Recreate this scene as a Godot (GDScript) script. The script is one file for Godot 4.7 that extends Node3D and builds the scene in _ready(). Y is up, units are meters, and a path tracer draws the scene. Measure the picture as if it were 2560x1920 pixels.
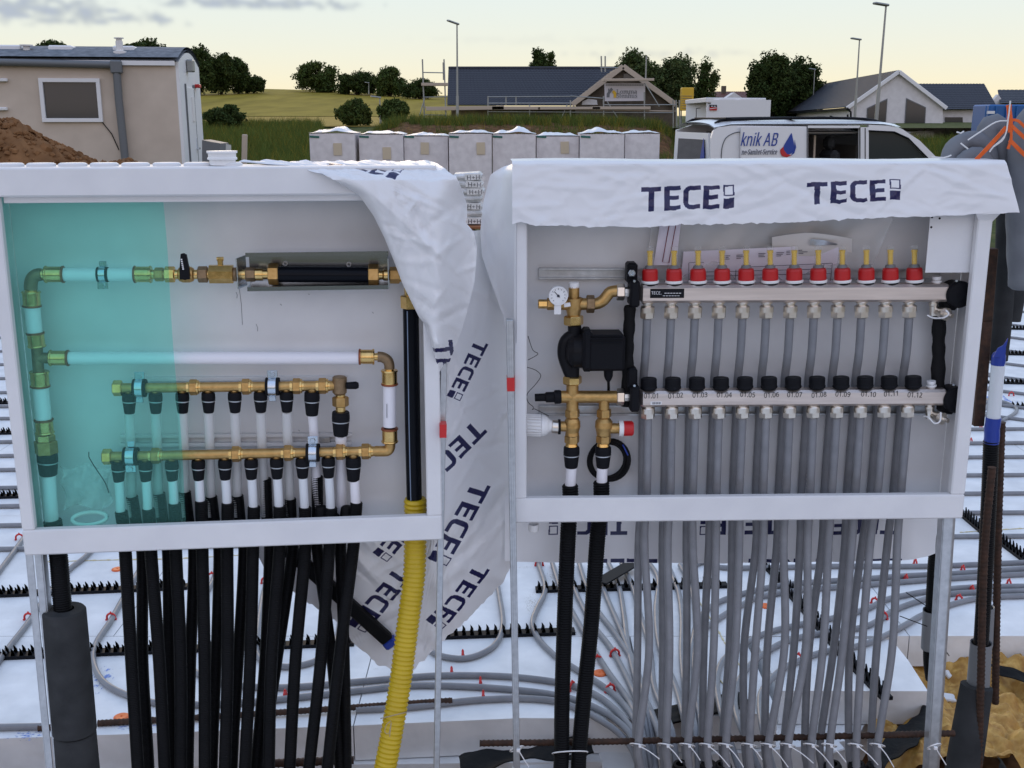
extends Node3D
# Two open heating cabinets on an insulated slab at dusk. Pixel numbers (u, v) are those of the 2560 x 1920 photograph; a pixel gives a direction only, the plane it is laid on gives the distance.

const F := 2750.0
const PITCH := 0.2379
const CAM := Vector3(0, 1.52, 0)
var SP := sin(PITCH)
var CP := cos(PITCH)
var O := Vector3.ZERO
var M := {}
var used := {}
var rng := RandomNumberGenerator.new()


class B:
	var v := PackedVector3Array()
	var n := PackedVector3Array()
	var t := PackedVector2Array()
	var ix := PackedInt32Array()
	var o := Vector3.ZERO

	func tri(a: Vector3, b: Vector3, c: Vector3) -> void:
		var nn := (c - a).cross(b - a).normalized()
		var k := v.size()
		for p in [a, b, c]:
			v.append(p - o); n.append(nn); t.append(Vector2(p.x + p.z, p.y))
		ix.append_array([k, k + 1, k + 2])

	# a, b, c, d run clockwise seen from outside
	func quad(a: Vector3, b: Vector3, c: Vector3, d: Vector3, ua := Vector2(0, 0), ub := Vector2(1, 0), uc := Vector2(1, 1), ud := Vector2(0, 1)) -> void:
		var nn := (c - a).cross(b - a)
		nn = nn.normalized() if nn.length() > 1e-12 else (d - a).cross(c - a).normalized()
		var k := v.size()
		v.append(a - o); v.append(b - o); v.append(c - o); v.append(d - o)
		for i in 4: n.append(nn)
		t.append(ua); t.append(ub); t.append(uc); t.append(ud)
		ix.append_array([k, k + 1, k + 2, k, k + 2, k + 3])

	func box(c: Vector3, s: Vector3, bs := Basis.IDENTITY, bev := 0.0) -> void:
		var h := s * 0.5
		var e := minf(bev, minf(h.x, minf(h.y, h.z)) * 0.9)
		var ax := [bs.x, bs.y, bs.z]
		var hh := [h.x, h.y, h.z]
		for a in 3:
			var b1 := (a + 1) % 3
			var b2 := (a + 2) % 3
			for sg in [-1.0, 1.0]:
				var f: Vector3 = c + ax[a] * hh[a] * sg
				var p: Vector3 = ax[b1] * (hh[b1] - e)
				var q: Vector3 = ax[b2] * (hh[b2] - e)
				var lx: float = 2.0 * hh[b1]
				var ly: float = 2.0 * hh[b2]
				if sg > 0: quad(f - p - q, f - p + q, f + p + q, f + p - q, Vector2(0, 0), Vector2(0, ly), Vector2(lx, ly), Vector2(lx, 0))
				else: quad(f - p - q, f + p - q, f + p + q, f - p + q, Vector2(0, 0), Vector2(lx, 0), Vector2(lx, ly), Vector2(0, ly))
		if e <= 0.0: return
		for a in 3:
			var b1 := (a + 1) % 3
			var b2 := (a + 2) % 3
			for s1 in [-1.0, 1.0]:
				for s2 in [-1.0, 1.0]:
					var l: Vector3 = ax[a] * (hh[a] - e)
					var p1: Vector3 = c + ax[b1] * hh[b1] * s1 + ax[b2] * (hh[b2] - e) * s2
					var p2: Vector3 = c + ax[b1] * (hh[b1] - e) * s1 + ax[b2] * hh[b2] * s2
					if s1 * s2 > 0: quad(p1 - l, p1 + l, p2 + l, p2 - l)
					else: quad(p1 + l, p1 - l, p2 - l, p2 + l)
		for s0 in [-1.0, 1.0]:
			for s1 in [-1.0, 1.0]:
				for s2 in [-1.0, 1.0]:
					var a0: Vector3 = c + ax[0] * hh[0] * s0 + ax[1] * (hh[1] - e) * s1 + ax[2] * (hh[2] - e) * s2
					var a1: Vector3 = c + ax[0] * (hh[0] - e) * s0 + ax[1] * hh[1] * s1 + ax[2] * (hh[2] - e) * s2
					var a2: Vector3 = c + ax[0] * (hh[0] - e) * s0 + ax[1] * (hh[1] - e) * s1 + ax[2] * hh[2] * s2
					if s0 * s1 * s2 > 0: tri(a0, a2, a1)
					else: tri(a0, a1, a2)

	# box between two points, w across (side vector), h along up
	func beam(a: Vector3, b: Vector3, w: float, h: float, up := Vector3.UP, bev := 0.0) -> void:
		var z := (b - a).normalized()
		var x := up.cross(z)
		if x.length() < 1e-4: x = Vector3.RIGHT.cross(z)
		x = x.normalized()
		box((a + b) * 0.5, Vector3(w, h, a.distance_to(b)), Basis(x, z.cross(x), z), bev)

	# surface of revolution along dir; prof: Vector2(distance, radius); each profile segment keeps a crisp edge
	func lathe(p: Vector3, dir: Vector3, prof: Array, segs := 20, flat := false, phase := 0.0) -> void:
		var z := dir.normalized()
		var x := (Vector3.UP if absf(z.y) < 0.9 else Vector3.RIGHT).cross(z).normalized()
		var y := z.cross(x)
		for i in prof.size() - 1:
			var a: Vector2 = prof[i]
			var b: Vector2 = prof[i + 1]
			var d := b - a
			if d.length() < 1e-9: continue
			var nr := d.x / d.length()
			var nz := -d.y / d.length()
			if flat:
				for k in segs:
					var a0 := phase + TAU * k / segs
					var a1 := phase + TAU * (k + 1) / segs
					var e0 := x * cos(a0) + y * sin(a0)
					var e1 := x * cos(a1) + y * sin(a1)
					quad(p + z * a.x + e0 * a.y, p + z * b.x + e0 * b.y, p + z * b.x + e1 * b.y, p + z * a.x + e1 * a.y)
				continue
			var base := v.size()
			for k in segs + 1:
				var an := phase + TAU * k / segs
				var e := x * cos(an) + y * sin(an)
				var nn := (e * nr + z * nz).normalized()
				v.append(p + z * a.x + e * a.y - o); v.append(p + z * b.x + e * b.y - o)
				n.append(nn); n.append(nn)
				t.append(Vector2(float(k) / segs, a.x)); t.append(Vector2(float(k) / segs, b.x))
			for k in segs:
				var q := base + k * 2
				ix.append_array([q, q + 1, q + 3, q, q + 3, q + 2])

	# round bar along points; rad is a number or one number per point
	func tube(pts: Array, rad, segs := 12, caps := true) -> void:
		var m := pts.size()
		var base := v.size()
		var prev := Vector3.ZERO
		var x := Vector3.ZERO
		var len := 0.0
		for i in m:
			var p: Vector3 = pts[i]
			var tg: Vector3 = ((pts[mini(i + 1, m - 1)] as Vector3) - (pts[maxi(i - 1, 0)] as Vector3)).normalized()
			if i == 0: x = (Vector3.UP if absf(tg.y) < 0.9 else Vector3.RIGHT).cross(tg).normalized()
			else: x = (x - tg * x.dot(tg)).normalized()
			var y := tg.cross(x)
			if i > 0: len += p.distance_to(prev)
			prev = p
			var r: float = rad if not rad is Array else rad[i]
			var sl := 0.0
			if rad is Array:
				var i0 := maxi(i - 1, 0)
				var i1 := mini(i + 1, m - 1)
				sl = (rad[i1] - rad[i0]) / maxf((pts[i1] as Vector3).distance_to(pts[i0]), 1e-6)
			for k in segs + 1:
				var an := TAU * k / segs
				var e := x * cos(an) + y * sin(an)
				v.append(p + e * r - o)
				n.append((e - tg * sl).normalized())
				t.append(Vector2(float(k) / segs, len))
		var w := segs + 1
		for i in m - 1:
			for k in segs:
				var q := base + i * w + k
				ix.append_array([q, q + w, q + w + 1, q, q + w + 1, q + 1])
		if caps:
			for e in [0, m - 1]:
				var k0 := v.size()
				var q: int = base + e * w
				var nn: Vector3 = ((pts[0] as Vector3) - (pts[1] as Vector3)).normalized() if e == 0 else ((pts[m - 1] as Vector3) - (pts[m - 2] as Vector3)).normalized()
				v.append((pts[e] as Vector3) - o); n.append(nn); t.append(Vector2(0.5, 0.5))
				for k in segs:
					v.append(v[q + k]); n.append(nn); t.append(Vector2(0.5, 0.5))
				for k in segs:
					var k1 := k0 + 1 + k
					var k2 := k0 + 1 + (k + 1) % segs
					if e == 0: ix.append_array([k0, k1, k2])
					else: ix.append_array([k0, k2, k1])

	# polygon (2D, counter-clockwise) in the plane p + ax*x + ay*y, pushed by dep (towards the viewer when ax x ay)
	func prism(poly: PackedVector2Array, p: Vector3, ax: Vector3, ay: Vector3, dep: Vector3) -> void:
		var tr := Geometry2D.triangulate_polygon(poly)
		var m := poly.size()
		var nf := dep.normalized()
		for s in 2:
			var k := v.size()
			for q in poly:
				v.append(p + ax * q.x + ay * q.y + dep * s - o); n.append(nf if s == 1 else -nf); t.append(q)
			for i in range(0, tr.size(), 3):
				if s == 1: ix.append_array([k + tr[i], k + tr[i + 2], k + tr[i + 1]])
				else: ix.append_array([k + tr[i], k + tr[i + 1], k + tr[i + 2]])
		for i in m:
			var a := poly[i]
			var b := poly[(i + 1) % m]
			var pa := p + ax * a.x + ay * a.y
			var pb := p + ax * b.x + ay * b.y
			quad(pa, pa + dep, pb + dep, pb)

	# grid of points, rows x cols, smooth; th gives it a second face
	func sheet(pts: Array, cols: int, uvs := [], th := 0.0) -> void:
		var rows := pts.size() / cols
		var nn := PackedVector3Array()
		for r in rows:
			for c in cols:
				var dx: Vector3 = (pts[r * cols + mini(c + 1, cols - 1)] as Vector3) - (pts[r * cols + maxi(c - 1, 0)] as Vector3)
				var dy: Vector3 = (pts[mini(r + 1, rows - 1) * cols + c] as Vector3) - (pts[maxi(r - 1, 0) * cols + c] as Vector3)
				nn.append(dy.cross(dx).normalized())
		for s in (2 if th > 0.0 else 1):
			var base := v.size()
			for i in pts.size():
				v.append((pts[i] as Vector3) - nn[i] * th * s - o)
				n.append(nn[i] if s == 0 else -nn[i])
				t.append(uvs[i] if uvs.size() else Vector2(float(i % cols) / (cols - 1), float(i / cols) / (rows - 1)))
			for r in rows - 1:
				for c in cols - 1:
					var q := base + r * cols + c
					if s == 0: ix.append_array([q, q + 1, q + cols + 1, q, q + cols + 1, q + cols])
					else: ix.append_array([q, q + cols + 1, q + 1, q, q + cols, q + cols + 1])

	func mesh() -> ArrayMesh:
		var a := []
		a.resize(Mesh.ARRAY_MAX)
		a[Mesh.ARRAY_VERTEX] = v
		a[Mesh.ARRAY_NORMAL] = n
		a[Mesh.ARRAY_TEX_UV] = t
		a[Mesh.ARRAY_INDEX] = ix
		var m := ArrayMesh.new()
		m.add_surface_from_arrays(Mesh.PRIMITIVE_TRIANGLES, a)
		return m


# ---------- pixels to places
func ray(u: float, v: float) -> Vector3:
	var y := (960.0 - v) / F
	return Vector3((u - 1280.0) / F, y * CP - SP, -(CP + y * SP))

func on_y(u: float, v: float, h: float) -> Vector3:
	var d := ray(u, v)
	return CAM + d * ((h - CAM.y) / d.y)

func on_z(u: float, v: float, dist: float) -> Vector3:
	var d := ray(u, v)
	return CAM + d * (-dist / d.z)

# metres that one photo pixel spans at a place
func mpp(p: Vector3) -> float:
	var d := p - CAM
	return (-d.z * CP - d.y * SP) / F


# ---------- objects
func numbered(called: String) -> String:
	used[called] = used.get(called, 0) + 1
	return called if used[called] == 1 else "%s_%03d" % [called, used[called] - 1]

func tag(o: Node, label: String, category: String, group := "") -> void:
	o.set_meta("label", label)
	o.set_meta("category", category)
	if group: o.set_meta("group", group)

func thing(called: String, label: String, category: String, at := Vector3.ZERO, group := "") -> Node3D:
	var o := Node3D.new()
	o.name = numbered(called)
	add_child(o)
	o.position = at
	tag(o, label, category, group)
	O = at
	return o

func nb() -> B:
	var b := B.new()
	b.o = O
	return b

func add(b: B, called: String, m: Material, parent: Node) -> MeshInstance3D:
	var mi := MeshInstance3D.new()
	mi.name = called
	mi.mesh = b.mesh()
	mi.material_override = m
	parent.add_child(mi, true)
	return mi

# one-mesh thing
func solo(b: B, called: String, m: Material, label: String, category: String, group := "") -> MeshInstance3D:
	var mi := MeshInstance3D.new()
	mi.name = numbered(called)
	mi.mesh = b.mesh()
	mi.material_override = m
	add_child(mi)
	mi.position = b.o
	tag(mi, label, category, group)
	return mi

func struct(b: B, called: String, m: Material) -> MeshInstance3D:
	var mi := MeshInstance3D.new()
	mi.name = numbered(called)
	mi.mesh = b.mesh()
	mi.material_override = m
	add_child(mi)
	mi.position = b.o
	mi.set_meta("kind", "structure")
	return mi

func copy(src: Node3D, label := "", group := "") -> Node3D:
	var c: Node3D = src.duplicate()
	c.name = numbered(String(src.name).rstrip("_0123456789"))
	add_child(c)
	if label: c.set_meta("label", label)
	if group: c.set_meta("group", group)
	return c

func curve(pts: Array, step: float) -> Array:
	var out := []
	var m := pts.size()
	for i in m - 1:
		var p0: Vector3 = pts[maxi(i - 1, 0)]
		var p1: Vector3 = pts[i]
		var p2: Vector3 = pts[i + 1]
		var p3: Vector3 = pts[mini(i + 2, m - 1)]
		var k := maxi(1, int(ceil(p1.distance_to(p2) / step)))
		for j in k:
			var s := float(j) / k
			out.append(0.5 * (2.0 * p1 + (p2 - p0) * s + (2.0 * p0 - 5.0 * p1 + 4.0 * p2 - p3) * s * s + (3.0 * p1 - p0 - 3.0 * p2 + p3) * s * s * s))
	out.append(pts[m - 1])
	return out

# even spacing along a polyline
func even(pts: Array, step: float) -> Array:
	var fine := curve(pts, step)
	var out := [fine[0]]
	var want := step
	var run := 0.0
	for i in range(1, fine.size()):
		var a: Vector3 = fine[i - 1]
		var b: Vector3 = fine[i]
		var l := a.distance_to(b)
		while l > 1e-9 and want <= run + l:
			out.append(a.lerp(b, (want - run) / l))
			want += step
		run += l
	return out

func hose(b: B, pts: Array, r: float, pitch: float, deep: float, segs := 12) -> void:
	var path := even(pts, pitch / 4.0)
	var rad := []
	for i in path.size(): rad.append(r - (deep if i % 4 < 2 else 0.0))
	b.tube(path, rad, segs)

# lathe laid from pixel point a to b on a plane; profile in photo pixels
func lat(b: B, p0: Vector3, p1: Vector3, prof: Array, segs := 20, flat := false, phase := 0.0) -> void:
	var s := mpp(p0)
	var out := []
	for q in prof: out.append(Vector2(q[0] * s, q[1] * s))
	b.lathe(p0, p1 - p0, out, segs, flat, phase)


# ---------- materials
func lin(r: float, g: float, b: float, a := 1.0) -> Color:
	var c := Color(r, g, b).linear_to_srgb()
	c.a = a
	return c

func mat(called: String, c: Color, rough: float, metal := 0.0) -> StandardMaterial3D:
	var m := StandardMaterial3D.new()
	m.resource_name = called
	if called.begins_with("black") or called in ["membrane", "dark tile", "wheat", "ripe wheat", "meadow", "grass soil", "soil", "dark leaves", "green leaves", "willow leaves", "bark", "pipe foam", "light pipe foam", "grass blades", "roof felt", "dirt heap"]: m.metallic_specular = 0.22
	if called == "grey pipe": m.metallic_specular = 0.35
	if called == "black hose": m.metallic_specular = 0.24
	m.albedo_color = c
	m.roughness = rough
	m.metallic = metal
	M[called] = m
	return m

func noise_tex(size: int, freq: float, lo: Color, hi: Color, seed_ := 1, oct := 4, kind := FastNoiseLite.TYPE_SIMPLEX_SMOOTH) -> ImageTexture:
	var f := FastNoiseLite.new()
	f.seed = seed_
	f.noise_type = kind
	f.frequency = freq
	f.fractal_octaves = oct
	var im := f.get_seamless_image(size, size)
	im.convert(Image.FORMAT_RGB8)
	var d := im.get_data()
	var out := PackedByteArray()
	out.resize(d.size())
	for i in range(0, d.size(), 3):
		var s := d[i] / 255.0
		out[i] = int(255.0 * lerpf(lo.r, hi.r, s))
		out[i + 1] = int(255.0 * lerpf(lo.g, hi.g, s))
		out[i + 2] = int(255.0 * lerpf(lo.b, hi.b, s))
	return ImageTexture.create_from_image(Image.create_from_data(size, size, false, Image.FORMAT_RGB8, out))

func tri(m: StandardMaterial3D, scale: float, world := true) -> void:
	m.uv1_triplanar = true
	m.uv1_world_triplanar = world
	m.uv1_scale = Vector3.ONE * scale

func bump(m: StandardMaterial3D, tex: Texture2D, cm: float) -> void:
	m.heightmap_enabled = true
	m.heightmap_texture = tex
	m.heightmap_scale = cm

func materials() -> void:
	var fine := noise_tex(256, 0.05, Color(0, 0, 0), Color(1, 1, 1), 3, 4)
	var coarse := noise_tex(256, 0.02, Color(0, 0, 0), Color(1, 1, 1), 9, 5)
	var m := mat("cabinet white enamel", lin(0.76, 0.76, 0.765), 0.5)
	m.albedo_texture = noise_tex(512, 0.012, Color(0.955, 0.955, 0.96), Color(1, 1, 1), 5, 5)
	tri(m, 1.3)
	m = mat("foam board white", Color(1, 1, 1), 0.85)
	m.albedo_texture = noise_tex(512, 0.012, lin(0.64, 0.65, 0.66), lin(0.83, 0.835, 0.84), 11, 6)
	tri(m, 0.9); bump(m, fine, 0.25)
	m = mat("foam board cut side", Color(1, 1, 1), 0.9)
	m.albedo_texture = noise_tex(256, 0.03, lin(0.68, 0.64, 0.59), lin(0.83, 0.79, 0.74), 12, 4)
	tri(m, 3.0); bump(m, fine, 0.9)
	m = mat("brass", Color(1, 1, 1), 0.27, 1.0)
	m.albedo_texture = noise_tex(256, 0.02, lin(0.66, 0.42, 0.14), lin(0.86, 0.60, 0.25), 21, 4)
	m.roughness_texture = noise_tex(256, 0.03, Color(0.7, 0.7, 0.7), Color(1, 1, 1), 23, 3)
	tri(m, 9.0)
	m = mat("cast brass", Color(1, 1, 1), 0.42, 0.9)
	m.albedo_texture = noise_tex(256, 0.03, lin(0.44, 0.265, 0.09), lin(0.62, 0.40, 0.16), 22, 4)
	tri(m, 8.0); bump(m, fine, 0.06)
	m = mat("dark bronze", Color(1, 1, 1), 0.5, 0.75)
	m.albedo_texture = noise_tex(256, 0.03, lin(0.22, 0.15, 0.085), lin(0.34, 0.24, 0.14), 24, 4)
	tri(m, 8.0); bump(m, fine, 0.08)
	mat("copper ring", lin(0.32, 0.10, 0.045), 0.4, 0.7)
	m = mat("nickel", lin(0.78, 0.72, 0.64), 0.3, 1.0)
	m = mat("bright steel", lin(0.60, 0.66, 0.72), 0.25, 1.0)
	mat("channel steel", lin(0.40, 0.44, 0.49), 0.2, 1.0)
	m = mat("brushed steel", Color(1, 1, 1), 0.42, 1.0)
	m.albedo_texture = noise_tex(512, 0.01, lin(0.64, 0.565, 0.52), lin(0.82, 0.735, 0.68), 31, 5)
	m.uv1_triplanar = true; m.uv1_world_triplanar = true; m.uv1_scale = Vector3(0.9, 14, 14)
	bump(m, fine, 0.01)
	m = mat("galvanised steel", Color(1, 1, 1), 0.42, 0.85)
	m.albedo_texture = noise_tex(256, 0.03, lin(0.46, 0.48, 0.50), lin(0.64, 0.66, 0.68), 33, 4, FastNoiseLite.TYPE_CELLULAR)
	tri(m, 7.0)
	m = mat("black plastic", lin(0.009, 0.0095, 0.012), 0.5)
	m = mat("black iron paint", lin(0.012, 0.012, 0.014), 0.35)
	bump(m, fine, 0.02); tri(m, 6.0)
	m = mat("black rubber", lin(0.012, 0.012, 0.013), 0.7)
	m = mat("black hose", Color(1, 1, 1), 0.5)
	m.albedo_texture = noise_tex(256, 0.02, lin(0.003, 0.0035, 0.0045), lin(0.009, 0.009, 0.010), 36, 5)
	tri(m, 2.0)
	m = mat("black pipe", lin(0.006, 0.007, 0.010), 0.22)
	m = mat("blue stripe", lin(0.20, 0.26, 0.36), 0.35)
	m = mat("white pipe", lin(0.80, 0.79, 0.83), 0.35)
	m = mat("pipe print", lin(0.22, 0.22, 0.24), 0.6)
	m = mat("milky pipe", lin(0.76, 0.80, 0.84), 0.3)
	m.backlight_enabled = true; m.backlight = Color(0.5, 0.5, 0.5)
	m = mat("clear milky pipe", lin(0.74, 0.75, 0.75, 0.62), 0.4)
	m.transparency = BaseMaterial3D.TRANSPARENCY_ALPHA
	m = mat("grey pipe", Color(1, 1, 1), 0.34)
	m.albedo_texture = noise_tex(256, 0.02, lin(0.19, 0.195, 0.21), lin(0.26, 0.265, 0.28), 41, 4)
	tri(m, 3.0)
	m = mat("grey sleeve", lin(0.20, 0.21, 0.22), 0.4)
	m = mat("yellow hose", Color(1, 1, 1), 0.4)
	m.albedo_texture = noise_tex(256, 0.02, lin(0.48, 0.33, 0.006), lin(0.62, 0.44, 0.014), 43, 4)
	tri(m, 3.0)
	m = mat("red plastic", lin(0.50, 0.012, 0.014), 0.38)
	m = mat("red clip", lin(0.55, 0.02, 0.02), 0.4)
	m = mat("yellow plastic", lin(0.75, 0.48, 0.015), 0.4)
	m = mat("clear plastic", lin(0.85, 0.87, 0.88, 0.10), 0.08)
	m.transparency = BaseMaterial3D.TRANSPARENCY_ALPHA
	m = mat("clear bag", lin(0.80, 0.82, 0.84, 0.34), 0.2)
	m.transparency = BaseMaterial3D.TRANSPARENCY_ALPHA
	m = mat("white plastic", lin(0.80, 0.80, 0.80), 0.4)
	m = mat("paper", lin(0.80, 0.76, 0.86), 0.8)
	m = mat("old paper", lin(0.72, 0.70, 0.68), 0.85)
	m = mat("ink", lin(0.03, 0.03, 0.05), 0.7)
	m = mat("dark red ink", lin(0.20, 0.02, 0.05), 0.7)
	m = mat("pen ink", lin(0.006, 0.006, 0.007), 0.6)
	m = mat("white print", lin(0.75, 0.75, 0.77), 0.6)
	m = mat("black sticker", lin(0.012, 0.013, 0.016), 0.35)
	m = mat("rusty steel", Color(1, 1, 1), 0.75, 0.25)
	m.albedo_texture = noise_tex(256, 0.03, lin(0.022, 0.013, 0.009), lin(0.085, 0.038, 0.021), 47, 5)
	tri(m, 5.0); bump(m, fine, 0.1)
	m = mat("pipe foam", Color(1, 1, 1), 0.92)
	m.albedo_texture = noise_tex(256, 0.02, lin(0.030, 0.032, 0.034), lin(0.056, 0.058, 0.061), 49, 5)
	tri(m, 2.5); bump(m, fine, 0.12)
	m = mat("light pipe foam", Color(1, 1, 1), 0.9)
	m.albedo_texture = noise_tex(256, 0.02, lin(0.15, 0.16, 0.18), lin(0.22, 0.235, 0.255), 50, 5)
	tri(m, 2.5); bump(m, fine, 0.12)
	m = mat("blue tape", lin(0.012, 0.04, 0.30), 0.35)
	m = mat("orange strap", lin(0.70, 0.11, 0.008), 0.5)
	m = mat("white cord", lin(0.70, 0.70, 0.69), 0.7)
	m = mat("twine", lin(0.42, 0.33, 0.20), 0.85)
	m = mat("sealant foam", Color(1, 1, 1), 0.6)
	m.albedo_texture = noise_tex(512, 0.016, lin(0.24, 0.10, 0.010), lin(0.74, 0.47, 0.13), 51, 5)
	tri(m, 3.0); bump(m, fine, 0.5)
	m = mat("pale sealant foam", lin(0.62, 0.54, 0.33), 0.7)
	bump(m, fine, 0.4); tri(m, 4.0)
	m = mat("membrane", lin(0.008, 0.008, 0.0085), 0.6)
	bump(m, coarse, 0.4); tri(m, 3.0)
	m = mat("soil", Color(1, 1, 1), 0.95)
	m.albedo_texture = noise_tex(512, 0.012, lin(0.060, 0.030, 0.014), lin(0.23, 0.12, 0.055), 53, 6)
	tri(m, 0.5); bump(m, coarse, 6.0)
	m = mat("grass soil", Color(1, 1, 1), 0.95)
	m.albedo_texture = noise_tex(512, 0.01, lin(0.03, 0.05, 0.012), lin(0.14, 0.12, 0.045), 54, 6)
	tri(m, 0.12)
	m = mat("orange cap", lin(0.72, 0.13, 0.012), 0.45)


func sky() -> void:
	var cam := Camera3D.new()
	cam.name = "camera"
	add_child(cam)
	cam.position = CAM
	cam.rotation.x = -PITCH
	cam.fov = rad_to_deg(2.0 * atan(960.0 / F))
	cam.near = 0.05
	cam.far = 2000.0
	cam.current = true
	# dusk sky: yellow afterglow low ahead, pale blue-green above it, blue overhead, lavender behind
	var w := 2048
	var h := 1024
	var f := FastNoiseLite.new()
	f.seed = 4; f.frequency = 0.6; f.fractal_octaves = 5
	# clouds as pixel centre, half width, half height, strength
	var cl := []
	for c in [[60, 20, 230, 26, 1.0], [150, 40, 170, 18, 0.9], [330, 48, 130, 12, 0.95], [210, 18, 60, 14, 0.7], [640, 8, 250, 13, 1.0], [560, -2, 200, 14, 0.8], [820, 14, 90, 8, 0.7], [300, -70, 420, 40, 0.8], [1660, 134, 240, 9, 0.34], [1560, 157, 150, 5, 0.25], [-300, 30, 300, 30, 0.8], [1340, 100, 260, 10, 0.10], [2300, -150, 500, 40, 0.5], [1000, -200, 600, 40, 0.5]]:
		var d := ray(c[0], c[1]).normalized()
		cl.append([atan2(d.x, -d.z), asin(d.y), c[2] / F, c[3] / F, c[4]])
	var data := PackedFloat32Array()
	data.resize(w * h * 3)
	var zen := Vector3(0.48, 0.63, 0.94)
	var hor_front := Vector3(0.92, 0.755, 0.435)
	var mid_front := Vector3(0.69, 0.80, 0.745)
	var hor_back := Vector3(1.06, 0.85, 0.76)
	var mid_back := Vector3(1.06, 0.91, 0.86)
	for y in h:
		var el := PI * (0.5 - (y + 0.5) / h)
		if el < -0.02:
			for x in w:
				var q := (y * w + x) * 3
				data[q] = 0.16; data[q + 1] = 0.14; data[q + 2] = 0.11
			continue
		var e := maxf(el, 0.0)
		var k1 := exp(-e / 0.075)
		var k2 := exp(-e / 0.42)
		for x in w:
			var az := TAU * (x + 0.5) / w
			if az > PI: az -= TAU
			var fr := 0.5 + 0.5 * cos(az + 0.15)
			fr = fr * fr * (3.0 - 2.0 * fr)
			var hr := hor_back.lerp(hor_front, fr)
			var md := mid_back.lerp(mid_front, fr)
			var c := zen.lerp(md.lerp(hr, k1), k2)
			if el < 0.35 and absf(az) < 0.9:
				var am := 0.0
				for q in cl:
					var dx: float = (az - q[0]) / q[2]
					var dy: float = (el - q[1]) / q[3]
					var s := dx * dx + dy * dy
					if s < 3.0:
						var nz := f.get_noise_2d(az * 90.0, el * 420.0)
						am = maxf(am, q[4] * clampf((1.0 - s) * 0.9 + nz * 1.5, 0.0, 1.0))
				c = c.lerp(Vector3(0.30, 0.345, 0.42), am * 0.9)
			var i := (y * w + x) * 3
			data[i] = c.x; data[i + 1] = c.y; data[i + 2] = c.z
	var im := Image.create_from_data(w, h, false, Image.FORMAT_RGBF, data.to_byte_array())
	var pm := PanoramaSkyMaterial.new()
	pm.panorama = ImageTexture.create_from_image(im)
	var sk := Sky.new()
	sk.sky_material = pm
	var env := Environment.new()
	env.background_mode = Environment.BG_SKY
	env.sky = sk
	env.background_energy_multiplier = 1.0
	env.tonemap_mode = Environment.TONE_MAPPER_LINEAR
	env.tonemap_exposure = 1.18
	env.sdfgi_enabled = true
	env.ssao_enabled = true
	env.ssil_enabled = true
	var we := WorldEnvironment.new()
	we.name = "world_environment"
	we.environment = env
	add_child(we)
	var sun := DirectionalLight3D.new()
	sun.name = "afterglow"
	sun.light_energy = 0.15
	sun.light_angular_distance = 25.0
	sun.light_color = Color(1.0, 0.86, 0.68)
	sun.shadow_enabled = true
	add_child(sun)
	sun.look_at_from_position(Vector3(-6, 6, -22), Vector3.ZERO)


func _ready() -> void:
	rng.seed = 7
	sky()
	materials()
	setup_frames()
	ground()
	left_cabinet()
	right_cabinet()
	covers()
	floor_things()
	front_things()
	background()


func ground() -> void:
	# soil far around, a little below the slab
	var b := B.new()
	var pts := []
	for j in 41:
		for i in 41:
			var x := (i - 20) * 60.0
			var z := 40.0 - j * 40.0
			pts.append(Vector3(x, -0.62, z))
	b.sheet(pts, 41)
	struct(b, "ground", M["grass soil"])


# ---------- the two cabinets' planes
var L0: Vector3
var LX: Vector3
var LN: Vector3
var LW: float
var R0: Vector3
var RX: Vector3
var RN: Vector3
var RW: float
const ORD := ["first", "second", "third", "fourth", "fifth", "sixth", "seventh", "eighth", "ninth", "tenth", "eleventh", "twelfth"]
const CAB_Y := 0.69
const CAB_H := 0.742
const CAB_D := 0.12

func setup_frames() -> void:
	L0 = on_y(61, 1390, CAB_Y)
	var l1 := on_y(1106, 1350, CAB_Y)
	LX = (l1 - L0).normalized()
	LN = LX.cross(Vector3.UP).normalized()
	LW = L0.distance_to(l1)
	R0 = on_y(1285, 1308, CAB_Y)
	var r1 := on_y(2407, 1297, CAB_Y)
	RX = (r1 - R0).normalized()
	RN = RX.cross(Vector3.UP).normalized()
	RW = R0.distance_to(r1)

# pixel on a plane c metres behind a cabinet's front
func LP(u: float, v: float, c := 0.06) -> Vector3:
	var d := ray(u, v)
	var q := L0 - LN * c - CAM
	return CAM + d * (q.dot(LN) / d.dot(LN))

func RP(u: float, v: float, c := 0.06) -> Vector3:
	var d := ray(u, v)
	var q := R0 - RN * c - CAM
	return CAM + d * (q.dot(RN) / d.dot(RN))

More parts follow.
